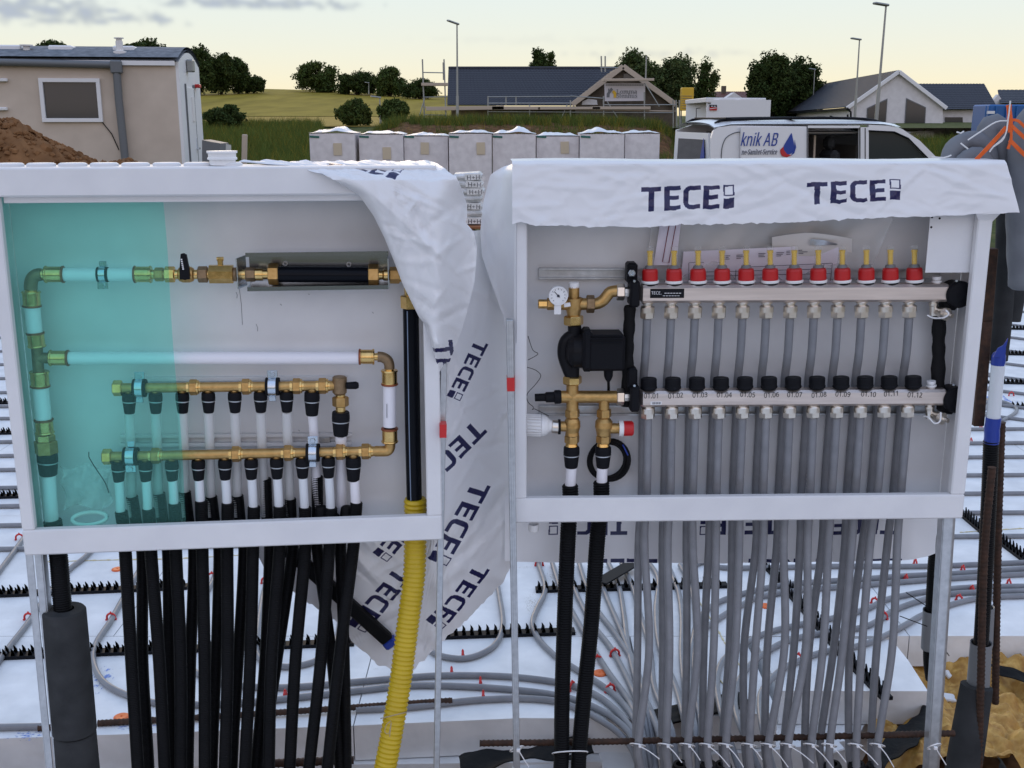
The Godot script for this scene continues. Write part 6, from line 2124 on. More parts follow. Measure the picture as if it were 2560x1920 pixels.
func background() -> void:
	var y := Vector3.UP
	mat("bark", lin(0.035, 0.028, 0.02), 0.9)
	var m := mat("dark leaves", lin(0.040, 0.060, 0.018), 0.85)
	m.vertex_color_use_as_albedo = true
	m.backlight_enabled = true; m.backlight = Color(0.3, 0.3, 0.3)
	m = mat("green leaves", lin(0.060, 0.085, 0.024), 0.85)
	m.vertex_color_use_as_albedo = true
	m.backlight_enabled = true; m.backlight = Color(0.35, 0.35, 0.35)
	m = mat("willow leaves", lin(0.070, 0.095, 0.035), 0.85)
	m.vertex_color_use_as_albedo = true
	m.backlight_enabled = true; m.backlight = Color(0.35, 0.35, 0.35)
	m = mat("grass blades", lin(0.095, 0.13, 0.028), 0.8)
	m.vertex_color_use_as_albedo = true
	m.backlight_enabled = true; m.backlight = Color(0.3, 0.34, 0.2)
	m = mat("wheat", Color(1, 1, 1), 0.9)
	m.albedo_texture = noise_tex(512, 0.01, lin(0.19, 0.145, 0.016), lin(0.33, 0.25, 0.036), 61, 6)
	m.uv1_triplanar = true; m.uv1_world_triplanar = true; m.uv1_scale = Vector3(0.05, 0.2, 0.014)
	m = mat("ripe wheat", Color(1, 1, 1), 0.9)
	m.albedo_texture = noise_tex(512, 0.02, lin(0.28, 0.19, 0.035), lin(0.42, 0.29, 0.07), 62, 6)
	m.uv1_triplanar = true; m.uv1_world_triplanar = true; m.uv1_scale = Vector3(0.06, 0.2, 0.04)
	m = mat("meadow", Color(1, 1, 1), 0.95)
	m.albedo_texture = noise_tex(512, 0.015, lin(0.035, 0.055, 0.014), lin(0.12, 0.115, 0.04), 63, 6)
	tri(m, 0.15)
	m = mat("render beige", Color(1, 1, 1), 0.85)
	m.albedo_texture = noise_tex(512, 0.01, lin(0.50, 0.42, 0.345), lin(0.60, 0.51, 0.425), 64, 6)
	tri(m, 0.35)
	mat("white paint", lin(0.74, 0.74, 0.75), 0.5)
	m = mat("white render", Color(1, 1, 1), 0.85)
	m.albedo_texture = noise_tex(256, 0.02, lin(0.62, 0.60, 0.60), lin(0.72, 0.70, 0.70), 65, 5)
	tri(m, 0.4)
	m = mat("roof felt", Color(1, 1, 1), 0.85)
	m.albedo_texture = noise_tex(256, 0.03, lin(0.10, 0.115, 0.135), lin(0.24, 0.26, 0.29), 66, 5)
	tri(m, 0.8)
	mat("dark tile", lin(0.055, 0.059, 0.072), 0.5)
	mat("red tile", lin(0.11, 0.035, 0.022), 0.6)
	m = mat("brown block", Color(1, 1, 1), 0.9)
	m.albedo_texture = noise_tex(256, 0.02, lin(0.075, 0.058, 0.042), lin(0.14, 0.11, 0.08), 67, 5)
	tri(m, 0.3)
	mat("raw timber", lin(0.46, 0.38, 0.30), 0.8)
	mat("grey paint", lin(0.13, 0.14, 0.15), 0.5)
	mat("window glass", lin(0.035, 0.04, 0.042), 0.06)
	m = mat("wrapped block", Color(1, 1, 1), 0.55)
	m.albedo_texture = noise_tex(512, 0.012, lin(0.62, 0.58, 0.58), lin(0.80, 0.755, 0.755), 68, 6)
	tri(m, 0.8)
	m = mat("hood plastic", lin(0.74, 0.74, 0.77), 0.35)
	m.backlight_enabled = true; m.backlight = Color(0.3, 0.3, 0.3)
	mat("tan label", lin(0.60, 0.50, 0.36), 0.8)
	mat("green strap", lin(0.02, 0.13, 0.11), 0.5)
	mat("pallet wood", lin(0.30, 0.12, 0.05), 0.8)
	m = mat("bag plastic", lin(0.62, 0.64, 0.66), 0.25)
	mat("van white", lin(0.76, 0.765, 0.785), 0.25).clearcoat_enabled = true
	mat("van lining", lin(0.22, 0.21, 0.20), 0.8)
	mat("logo blue", lin(0.014, 0.05, 0.30), 0.5)
	mat("logo red", lin(0.50, 0.02, 0.02), 0.5)
	mat("script grey", lin(0.10, 0.11, 0.16), 0.6)
	mat("blue paint", lin(0.015, 0.11, 0.33), 0.5)
	mat("yellow paint", lin(0.62, 0.38, 0.02), 0.5)
	mat("lamp grey", lin(0.30, 0.31, 0.30), 0.45, 0.6)
	mat("banner", lin(0.56, 0.54, 0.56), 0.7)
	m = mat("dirt heap", Color(1, 1, 1), 0.95)
	m.albedo_texture = noise_tex(512, 0.014, lin(0.09, 0.042, 0.018), lin(0.30, 0.155, 0.07), 69, 6)
	tri(m, 0.55)

	# --- land
	var b := B.new()
	var top := [[-800, 226], [300, 222], [660, 222], [850, 227], [1044, 237], [1500, 250], [3400, 258]]
	b.sheet(bgrid(-900, 1240, 60, [[[[-900, 300], [3400, 300]], 330.0], [top, 172.0], [[[-900, 240], [660, 238], [1044, 248], [3400, 264]], 150.0], [[[-900, 262], [1044, 266], [3400, 275]], 122.0], [[[-900, 291], [3400, 291]], 96.0]]), 60)
	struct(b, "field", M["wheat"])
	b = B.new()
	b.sheet(bgrid(-900, 1240, 60, [[[[-900, 292], [3400, 292]], 95.5], [[[-900, 302], [3400, 302]], 78.0], [[[-900, 316], [3400, 316]], 60.0]]), 60)
	struct(b, "field", M["ripe wheat"])
	b = B.new()
	b.sheet(bgrid(1236, 3600, 40, [[[[1236, 290], [3600, 290]], 330.0], [[[1236, 296], [3600, 296]], 170.0], [[[1236, 302], [3600, 302]], 100.0], [[[1236, 320], [3600, 320]], 57.0]]), 40)
	struct(b, "meadow_ground", M["meadow"])
	b = B.new()
	var mw := []
	var f := FastNoiseLite.new()
	f.seed = 5; f.frequency = 0.12; f.fractal_octaves = 3
	var dz := [60.5, 54.0, 48.0, 42.0, 36.0, 30.0, 24.0, 19.0, 14.0, 11.0]
	for d in dz:
		for i in 80:
			var u := lerpf(-900, 3400, i / 79.0)
			var yy := interp([[11, -0.62], [16, -0.60], [24, -0.5], [36, -0.1], [48, 0.5], [60.5, 1.02]], d)
			var right := smoothstep(1060.0, 1500.0, u)
			yy = lerpf(yy, interp([[11, -0.62], [36, -0.45], [60.5, 0.45]], d), right)
			var p := on_z(u, 300, d)
			p.y = yy + 0.10 * f.get_noise_2d(p.x, p.z)
			mw.append(p)
	b.sheet(mw, 80)
	struct(b, "meadow_ground", M["meadow"])
	# grassy bank before the house being built
	b = B.new()
	mw = []
	for j in 9:
		for i in 60:
			var u := lerpf(840, 1740, i / 59.0)
			var r := j / 8.0
			var p := on_z(u, 300, lerpf(54.0, 41.0, r))
			var e := smoothstep(840.0, 1000.0, u) * (1.0 - smoothstep(1640.0, 1740.0, u))
			p.y = lerpf(-0.2, on_z(u, interp([[860, 318], [1000, 308], [1300, 306], [1500, 308], [1650, 318]], u), 48.0).y, sin(PI * clampf(r * 1.05, 0, 1)) * e) + 0.12 * f.get_noise_2d(p.x * 4.0, p.z * 4.0)
			mw.append(p)
	b.sheet(mw, 60)
	struct(b, "earth_bank", M["soil"])
	# grass
	var gb := B.new()
	var r3 := RandomNumberGenerator.new()
	r3.seed = 8
	for i in 9:
		var c := Vector3(r3.randf_range(-0.14, 0.14), 0, r3.randf_range(-0.14, 0.14))
		var lean := Vector3(r3.randf_range(-0.28, 0.28), r3.randf_range(0.6, 1.05), r3.randf_range(-0.28, 0.28))
		var sd := Vector3(r3.randf_range(-1, 1), 0, r3.randf_range(-1, 1)).normalized() * 0.012
		gb.tri(c - sd, c + lean * 0.6 + sd * 0.4, c + sd)
		gb.tri(c - sd, c + lean, c + lean * 0.6 + sd * 0.4)
	var gm := gb.mesh()
	for zone in [[490, 800, 19.0, 58.0, 9000, "tall wild grass growing between the wagon and the block stacks", 0.75], [800, 1760, 40.0, 52.0, 7000, "rough grass on the earth bank before the unfinished house", 0.55], [1640, 2420, 21.0, 56.0, 6000, "tall grass behind the white van", 0.7]]:
		var mm := MultiMesh.new()
		mm.transform_format = MultiMesh.TRANSFORM_3D
		mm.use_colors = true
		mm.mesh = gm
		mm.instance_count = zone[4]
		for i in zone[4]:
			var d: float = lerpf(zone[2], zone[3], pow(r3.randf(), 0.8))
			var u := r3.randf_range(zone[0], zone[1])
			var p := on_z(u, 300, d)
			var yy := interp([[11, -0.62], [16, -0.60], [24, -0.5], [36, -0.1], [48, 0.5], [60.5, 1.02]], d)
			yy = lerpf(yy, interp([[11, -0.62], [36, -0.45], [60.5, 0.45]], d), smoothstep(1060.0, 1500.0, u))
			if zone[4] == 7000:
				var r := (54.0 - d) / 13.0
				var e := smoothstep(840.0, 1000.0, u) * (1.0 - smoothstep(1640.0, 1740.0, u))
				yy = lerpf(-0.2, on_z(u, interp([[860, 318], [1000, 308], [1300, 306], [1500, 308], [1650, 318]], u), 48.0).y, sin(PI * clampf(r * 1.05, 0, 1)) * e)
				if d < 46.5 and r3.randf() < 0.85: yy -= 2.0
			p.y = yy - 0.05
			var s: float = zone[6] * r3.randf_range(0.6, 1.3)
			mm.set_instance_transform(i, Transform3D(Basis(y, r3.randf() * 6.3).scaled(Vector3(s * 1.5, s, s * 1.5)), p))
			var g := r3.randf_range(0.65, 1.25)
			var straw := 1.0 if r3.randf() < 0.2 else 0.0
			mm.set_instance_color(i, Color(g * (1.0 + 1.3 * straw), g * (1.0 + 0.35 * straw), g))
		var mi := MultiMeshInstance3D.new()
		mi.name = numbered("grass")
		mi.multimesh = mm
		mi.material_override = M["grass blades"]
		add_child(mi)
		mi.set_meta("kind", "stuff")
		tag(mi, zone[5], "grass")

	# --- dirt heap
	var dh := thing("dirt_heap", "heap of brown earth in front of the beige wagon", "earth heap", on_z(-40, 430, 10.5))
	mw = []
	var ol := [[-400, 300], [-60, 292], [0, 304], [40, 303], [60, 312], [90, 334], [130, 356], [170, 374], [205, 392], [240, 407], [275, 412], [300, 408], [318, 401], [345, 411], [380, 440], [420, 520]]
	f.seed = 21; f.frequency = 1.4; f.fractal_octaves = 4
	for j in 40:
		for i in 90:
			var u := lerpf(-380, 430, i / 89.0)
			var r := j / 39.0
			var d := lerpf(11.8, 8.8, r)
			var p := on_z(u, interp(ol, u), 10.4)
			var hh := p.y + 0.62
			p.x = on_z(u, 400, d).x
			p.z = -d
			p.y = -0.62 + hh * pow(maxf(sin(PI * r), 0.0), 0.75)
			var cl := absf(f.get_noise_3d(p.x * 2.0, p.y * 2.0, p.z * 2.0))
			p.y += 0.07 * cl * minf(hh, 1.0) + 0.035 * f.get_noise_2d(p.x * 9.0, p.z * 9.0)
			mw.append(p)
	b = nb()
	b.sheet(mw, 90)
	add(b, "heap", M["dirt heap"], dh)
	b = nb()
	for i in 420:
		var u := r3.randf_range(-30, 345)
		var r := r3.randf_range(0.45, 0.72)
		var p := on_z(u, interp(ol, u), 10.4)
		var hh := p.y + 0.62
		var d := lerpf(11.8, 8.8, r)
		p = Vector3(on_z(u, 400, d).x, -0.62 + hh * pow(sin(PI * r), 0.75) + 0.02, -d)
		var s := r3.randf_range(0.012, 0.05) * (2.0 if i % 40 == 0 else 1.0)
		b.lathe(p - Vector3(0, s * 0.5, 0), Vector3(r3.randf_range(-1, 1), 1, r3.randf_range(-1, 1)), [Vector2(0, 0), Vector2(s * 0.2, s * 0.8), Vector2(s * 0.8, s * 0.6), Vector2(s, 0)], 5, true, r3.randf())
	var cl2 := add(b, "clods", M["dirt heap"], dh)
	cl2.set_meta("kind", "stuff")

	wagon()
	blocks()
	van()
	houses()
	street()
	# --- trees
	var dk: Material = M["dark leaves"]
	var gr: Material = M["green leaves"]
	tree("small tree top showing above the wagon roof beside its short vent", 88, 168, 108, 150, 230, 120.0, 500, 0.9, dk, 5, 1)
	tree("tree crown showing above the wagon roof beside the stove pipe", 305, 420, 106, 170, 230, 125.0, 900, 0.9, dk, 6, 2)
	tree("tall dense dark tree just past the wagon end", 455, 540, 124, 226, 230, 150.0, 1500, 1.0, dk, 8, 3)
	tree("dense dark tree second from the wagon end", 515, 590, 144, 226, 230, 152.0, 1300, 1.0, dk, 8, 4)
	tree("dense dark tree third from the wagon end", 568, 622, 156, 226, 230, 154.0, 1100, 1.0, dk, 7, 5)
	tree("low dark tree that ends the clump beside the wagon", 606, 660, 196, 227, 230, 156.0, 600, 0.8, dk, 5, 6)
	tree("loose round tree standing alone on the hill crest", 742, 842, 160, 228, 232, 165.0, 1000, 1.0, gr, 9, 7)
	tree("broad dark tree on the hill crest beside the loose round one", 838, 946, 184, 232, 236, 160.0, 1300, 0.9, dk, 8, 8)
	tree("upright tree on the hill crest before the scaffold tower", 938, 1012, 174, 236, 240, 158.0, 1100, 0.9, gr, 8, 9)
	tree("low hedge like tree behind the scaffold tower", 1000, 1096, 204, 242, 244, 150.0, 900, 0.8, dk, 6, 10)
	tree("slim dark tree top rising behind the unfinished roof", 1326, 1366, 130, 190, 250, 130.0, 600, 0.8, dk, 5, 11)
	tree("slim thin leaved tree top rising behind the unfinished roof", 1362, 1394, 134, 190, 250, 132.0, 170, 0.7, gr, 4, 12)
	tree("drooping willow behind the gable with the banner", 1538, 1650, 138, 250, 262, 110.0, 1500, 0.8, M["willow leaves"], 10, 13)
	tree("loose willow beside the drooping one above the white container", 1632, 1742, 154, 262, 268, 112.0, 1300, 0.8, M["willow leaves"], 10, 14)
	tree("thin sprawling tree above the white container roof", 1715, 1800, 158, 262, 272, 114.0, 420, 0.7, gr, 8, 15)
	tree("large dark tree between the container and the white house", 1868, 1986, 146, 292, 296, 100.0, 2600, 0.8, dk, 11, 16)
	tree("large dark tree touching the slate roof of the white house", 1948, 2062, 158, 292, 296, 102.0, 2200, 0.8, dk, 11, 17)
	tree("round pollard bush with a short trunk at the field edge", 842, 930, 250, 312, 322, 62.0, 1100, 0.42, gr, 7, 18, "round bushes at the field edge", "bush")
	tree("round pollard bush with a short trunk beside a thin lamp", 944, 1020, 250, 310, 322, 62.0, 1000, 0.42, gr, 7, 19, "round bushes at the field edge", "bush")
	tree("low spreading bush beside the wagon end", 512, 612, 266, 316, 322, 52.0, 1100, 0.34, dk, 6, 20, "low bushes", "bush")

func panel(b: B, pts: Array, thick: Vector3) -> void:
	# flat polygon (points in order, counter-clockwise seen by us) given thickness backwards
	var o: Vector3 = pts[0]
	var ax: Vector3 = ((pts[1] as Vector3) - o).normalized()
	var nn: Vector3 = -thick.normalized()
	var ay := nn.cross(ax).normalized()
	ax = ay.cross(nn).normalized()
	var pl := PackedVector2Array()
	for p in pts: pl.append(Vector2(((p as Vector3) - o).dot(ax), ((p as Vector3) - o).dot(ay)))
	if Geometry2D.is_polygon_clockwise(pl): pl.reverse()
	b.prism(pl, o + thick, ax, ay, -thick)

func wagon() -> void:
	var y := Vector3.UP
	var a := 0.14
	var s := Vector3(cos(a), 0, -sin(a))      # along the side, to the far end
	var e := Vector3(-sin(a), 0, -cos(a))     # across the end, away
	var c := on_z(455, 405, 18.0)
	c.y = 0.05
	var hh := on_z(452, 155, 18.0).y - c.y
	var t := thing("site_wagon", "beige rendered site wagon with a white arched end", "wagon", Vector3(c.x, -0.62, c.z))
	var L := 7.5
	var W := 2.4
	var nrm := -e
	var at := func(u: float, v: float) -> Vector3:
		var d := ray(u, v)
		return CAM + d * ((c - CAM).dot(nrm) / d.dot(nrm))
	var b := nb()
	b.box(c - s * L * 0.5 + e * 0.03 + y * hh * 0.5, Vector3(L, hh, 0.06), Basis(s, y, nrm))
	b.box(c - s * L * 0.5 + e * (W - 0.03) + y * hh * 0.5, Vector3(L, hh, 0.06), Basis(s, y, nrm))
	b.box(c - s * (L - 0.03) + e * W * 0.5 + y * hh * 0.5, Vector3(0.06, hh, W - 0.13), Basis(s, y, nrm))
	add(b, "wall", M["render beige"], t)
	b = nb()
	b.box(c - s * L * 0.5 + e * W * 0.5 - y * 0.06, Vector3(L, 0.1, W), Basis(s, y, nrm))
	add(b, "chassis", M["grey paint"], t)
	for q in [0.9, 5.9]:
		for r in [0.3, 2.1]:
			b = nb()
			b.lathe(c - s * q + e * r + y * -0.35, e, [Vector2(-0.1, 0), Vector2(-0.1, 0.28), Vector2(0.1, 0.32), Vector2(0.1, 0)], 18)
			add(b, "wheel", M["black rubber"], t)
	# arched roof
	b = nb()
	var pts := []
	for i in 13:
		var r := i / 12.0
		for j in 2:
			pts.append(c - s * (L + 0.05) * (1 - j) + s * 0.06 * j - e * 0.06 + e * (W + 0.12) * r + y * (hh + 0.02 + 0.22 * sin(PI * r)))
	b.sheet(pts, 2, [], 0.05)
	add(b, "roof", M["roof felt"], t)
	b = nb()
	b.box(c - s * L * 0.5 - e * 0.05 + y * (hh - 0.02), Vector3(L, 0.07, 0.03), Basis(s, y, nrm))
	add(b, "eaves_board", M["white paint"], t)
	for q in [[-20, 122, 30, 140], [105, 119, 160, 132], [270, 128, 320, 138]]:
		b = nb()
		var p0: Vector3 = at.call((q[0] + q[2]) * 0.5, 135) + e * 0.7
		p0.y = c.y + hh + 0.22
		b.box(p0, Vector3((q[2] - q[0]) * 0.0066, 0.09, 0.5), Basis(s, y, nrm), 0.02)
		add(b, "roof_hatch", M["white paint"], t)
	# white end with a door
	b = nb()
	var poly := PackedVector2Array()
	poly.append(Vector2(0, 0)); poly.append(Vector2(W, 0))
	for i in 13:
		var r := 1.0 - i / 12.0
		poly.append(Vector2(W * r, hh + 0.2 * sin(PI * r)))
	b.prism(poly, c, e, y, s * 0.05)
	add(b, "end_wall", M["white paint"], t)
	b = nb()
	var ec := c + s * 0.06
	b.box(ec + e * 0.95 + y * 0.98, Vector3(0.03, 1.94, 0.86), Basis(s, y, nrm), 0.006)
	var dr := add(b, "door", M["white paint"], t)
	b = nb()
	b.box(ec + s * 0.04 + e * 1.3 + y * 0.95, Vector3(0.05, 0.03, 0.12), Basis(s, y, nrm))
	b.box(ec + s * 0.025 + e * 1.3 + y * 1.02, Vector3(0.02, 0.2, 0.04), Basis(s, y, nrm))
	add(b, "handle", M["bright steel"], dr)
	b = nb()
	b.box(ec + s * 0.02 + e * 1.16 + y * 1.6, Vector3(0.012, 0.4, 0.3), Basis(s, y, nrm))
	add(b, "notice", M["old paper"], dr)
	b = nb()
	for q in [0.5, 1.4]: b.box(ec + s * 0.001 + e * q + y * 1.0, Vector3(0.035, 2.0, 0.02), Basis(s, y, nrm))
	add(b, "door_joint", M["grey paint"], t)
	b = nb()
	b.box(ec + s * 0.05 + e * 0.9 + y * (hh - 0.02), Vector3(0.12, 0.2, 0.2), Basis(s, y, nrm), 0.02)
	add(b, "wall_lamp", M["lamp grey"], t)
	b = nb()
	b.box(ec + s * 0.04 + e * 1.75 + y * (hh - 0.32), Vector3(0.08, 0.06, 0.25), Basis(s, y, nrm), 0.01)
	add(b, "red_light", M["red plastic"], t)
	# window
	var w0: Vector3 = at.call(112, 300)
	var w1: Vector3 = at.call(254, 301)
	var w2: Vector3 = at.call(112, 200)
	var wc := (w0 + w1) * 0.5 + y * (w2.y - w0.y) * 0.5
	var ww := w0.distance_to(w1)
	var wh := w2.y - w0.y
	var bs := Basis(s, y, nrm)
	b = nb()
	for q in [[0, wh * 0.5, ww, 0.06], [0, -wh * 0.5, ww, 0.06], [ww * 0.5, 0, 0.06, wh - 0.06], [-ww * 0.5, 0, 0.06, wh - 0.06]]:
		b.box(wc + s * q[0] + y * q[1] + nrm * 0.02, Vector3(q[2] + (0.06 if q[2] > q[3] else 0.0), q[3], 0.06), bs, 0.004)
	var wf := add(b, "window", M["white paint"], t)
	b = nb()
	b.box(wc + nrm * 0.004, Vector3(ww - 0.06, wh - 0.06, 0.008), bs)
	add(b, "pane", M["window glass"], wf)
	# pipes
	b = nb()
	b.tube([at.call(-40, 155) - e * 0.08, at.call(300, 163) - e * 0.08], 0.055, 10)
	add(b, "gutter", M["grey paint"], t)
	b = nb()
	b.tube([at.call(293, 158) - e * 0.09, at.call(300, 250) - e * 0.09, at.call(316, 400) - e * 0.09], 0.06, 10)
	b.box(at.call(294, 168) - e * 0.09, Vector3(0.17, 0.2, 0.14), bs, 0.02)
	add(b, "downpipe", M["grey paint"], t)
	b = nb()
	var sp: Vector3 = at.call(292, 134) + e * 0.25
	b.lathe(sp, y, [Vector2(0, 0.1), Vector2(0.05, 0.1), Vector2(0.06, 0.055), Vector2(0.2, 0.055), Vector2(0.2, 0.045), Vector2(0.24, 0.045), Vector2(0.24, 0.075), Vector2(0.255, 0.075), Vector2(0.255, 0)], 14)
	add(b, "stove_pipe", M["old paper"], t)
	b = nb()
	sp = at.call(49, 128) + e * 0.4
	b.lathe(sp, y, [Vector2(0, 0.05), Vector2(0.1, 0.05), Vector2(0.1, 0.1), Vector2(0.12, 0.1), Vector2(0.12, 0)], 12)
	add(b, "roof_vent", M["old paper"], t)
	b = nb()
	for q in [200, 272]: b.box(at.call(0, q) + nrm * 0.03, Vector3(0.24, 0.05, 0.06), bs, 0.01)
	add(b, "bracket", M["white paint"], t)
	b = nb()
	b.tube([at.call(256, 305) - e * 0.02, at.call(280, 335) - e * 0.02, at.call(298, 375) - e * 0.02], 0.008, 5)
	add(b, "hanging_cable", M["black rubber"], t)
	# power cabinet and post next to it
	O = on_z(535, 430, 16.5)
	O.y = -0.6
	t = thing("power_cabinet", "grey sloping topped power cabinet at the wagon door", "power cabinet", O)
	b = nb()
	panel(b, [on_z(506, 500, 16.4), on_z(558, 500, 16.6), on_z(562, 358, 16.6), on_z(505, 350, 16.4)], Vector3(0.02, 0, -0.4))
	add(b, "housing", M["grey paint"], t)
	b = nb()
	panel(b, [on_z(556, 500, 16.55), on_z(566, 500, 16.8), on_z(566, 362, 16.8), on_z(558, 358, 16.55)], Vector3(-0.03, 0, -0.02))
	add(b, "edge_panel", M["galvanised steel"], t)
	O = on_z(612, 440, 17.5)
	b = nb()
	b.beam(on_z(609, 480, 17.5), on_z(612, 336, 17.5), 0.075, 0.075, Vector3.BACK, 0.01)
	solo(b, "marker_post", M["raw timber"], "weathered square wooden post in the tall grass", "post")

func blocks() -> void:
	var y := Vector3.UP
	var xs := [[773, 886], [897, 1007], [1010, 1120], [1122, 1229], [1231, 1339], [1341, 1447], [1451, 1561], [1563, 1650]]
	var lb := [[844, 373], [967, 383], [1062, 371], [1202, 371], null, [1412, 369], null, null]
	var names := ["stack of wrapped white blocks at the end beside the tall grass", "stack of wrapped white blocks with a low tan label, second from the tall grass", "stack of wrapped white blocks with a centred tan label, third from the tall grass", "stack of wrapped white blocks with a tan label by its edge, behind the mortar bags", "stack of wrapped white blocks without a label before the unfinished house", "stack of wrapped white blocks with a tan label below the gable banner", "stack of wrapped white blocks with a sharp peaked hood", "narrow stack of wrapped white blocks that ends the row near the van"]
	var f := FastNoiseLite.new()
	f.seed = 3; f.frequency = 1.0; f.fractal_octaves = 2
	for i in 8:
		var d := 20.0 + (i % 3) * 0.12
		var p0 := on_z(xs[i][0], 337, d)
		var p1 := on_z(xs[i][1], 337, d)
		var topy := p0.y + 0.028 * sin(i * 2.0 + 1.0)
		var base := Vector3((p0.x + p1.x) * 0.5, -0.58, -d - 0.4)
		var t := thing("block_stack", names[i], "block stack", base, "wrapped block stacks in a row")
		var w := p1.x - p0.x
		# each course of blocks, a hair uneven
		for r in 2:
			var h := (topy + 0.42) * 0.5
			var b := nb()
			b.box(Vector3(base.x + 0.003 * sin(i + r * 3.0), -0.42 + h * (r + 0.5), base.z), Vector3(w, h - 0.001, 0.8), Basis.IDENTITY, 0.004)
			add(b, "wrapped_blocks", M["wrapped block"], t)
		# crumpled hood
		var b := nb()
		var pts := []
		for j in 8:
			for q in 22:
				var s := q / 21.0
				var r := j / 7.0
				var p := Vector3(lerpf(p0.x - 0.012, p1.x + 0.012, s), topy + 0.006, -d + 0.012 - 0.824 * r)
				var edge := minf(minf(s, 1.0 - s) * 5.0, 1.0) * minf(minf(r, 1.0 - r) * 4.0 + 0.35, 1.0)
				p.y += edge * (0.028 + 0.05 * maxf(0.0, f.get_noise_2d(p.x * 3.2 + i, p.z * 2.0)) + (0.07 * exp(-pow((s - (0.45 if i == 6 else 0.6)) * 6.0, 2.0)) if i in [0, 4, 6] else 0.0))
				pts.append(p)
		b.sheet(pts, 22, [], 0.004)
		add(b, "hood", M["hood plastic"], t)
		if lb[i] != null:
			b = nb()
			var c := on_z(lb[i][0], lb[i][1], d - 0.012)
			b.box(c, Vector3(0.15, 0.21, 0.006), Basis(Vector3.BACK, 0.05 * sin(i * 3.0)))
			add(b, "label_sheet", M["tan label"], t)
		if i < 7:
			b = nb()
			b.box(on_z(xs[i][0] + 13, 342, d - 0.008), Vector3(0.17, 0.035, 0.008), Basis(Vector3.BACK, -0.06))
			add(b, "strap_end", M["green strap"], t)
		b = nb()
		for q in 3: b.box(Vector3(base.x + (q - 1) * w * 0.4, -0.50, base.z), Vector3(0.1, 0.1, 0.8))
		b.box(Vector3(base.x, -0.435, base.z), Vector3(w, 0.022, 0.8))
		add(b, "pallet", M["pallet wood"], t)
	# bags of mortar on a pallet
	var d := 15.0
	var c := on_z(1172, 556, d)
	var t: Node3D
	for i in 7:
		var v := 548.0 - i * 18.0
		var p := on_z(1172 + 3 * sin(i * 1.9), v, d)
		t = thing("mortar_bag", "grey white printed mortar bag, %s from the wooden pallet in its pile" % ORD[i], "bag", p, "mortar bags in the wrapped pile")
		var b := nb()
		b.box(p, Vector3(0.40, 0.094, 0.5), Basis(Vector3.BACK, 0.06 * sin(i * 2.3)), 0.035)
		add(b, "sack", M["bag plastic"], t)
		if i % 2 == 0 or i == 5:
			b = nb()
			b.box(p + Vector3(0.075, 0.0, 0.2505), Vector3(0.21, 0.082, 0.004), Basis(Vector3.BACK, 0.06 * sin(i * 2.3)), 0.001)
			add(b, "end_label", M["white plastic"], t)
			text("lettering", "H+H", p + Vector3(0.085, -0.006, 0.2545), Basis(Vector3.BACK, 0.06 * sin(i * 2.3)), 0.058, M["ink"], t, "Droid Sans", 0.003, false, 1.15)
	O = c
	var b := nb()
	var pts := []
	for j in 12:
		for i in 7:
			pts.append(on_z(1138 + i * 12.0 + 4 * sin(j * 1.2), 428 + j * 11.3, d - 0.30 + 0.02 * sin(i * 2.0 + j * 1.7)))
	b.sheet(pts, 7)
	solo(b, "stretch_wrap", M["clear plastic"], "clear stretch wrap round the pile of mortar bags", "wrap")
	O = on_z(1172, 575, d)
	t = thing("wooden_pallet", "orange brown wooden pallet under the mortar bags", "pallet", O)
	b = nb()
	b.box(on_z(1172, 562, d), Vector3(0.6, 0.03, 0.8), Basis.IDENTITY, 0.004)
	add(b, "deck_board", M["pallet wood"], t)
	for i in 3:
		b = nb()
		b.box(on_z(1172, 574, d) + Vector3((i - 1) * 0.24, -0.01, 0), Vector3(0.1, 0.09, 0.78), Basis.IDENTITY, 0.004)
		add(b, "bearer", M["pallet wood"], t)
	b = nb()
	b.box(on_z(1172, 588, d), Vector3(0.6, 0.03, 0.8), Basis.IDENTITY, 0.004)
	add(b, "bottom_board", M["pallet wood"], t)
	var gy := on_z(1172, 590, d).y
	O = Vector3(c.x, -0.62, c.z)
	b = nb()
	b.box(Vector3(c.x, (gy - 0.62) * 0.5 - 0.01, c.z), Vector3(0.62, gy + 0.58, 0.82), Basis.IDENTITY, 0.01)
	solo(b, "pallet_stack", M["pallet wood"], "wooden base that carries the pallet of mortar bags", "pallet")


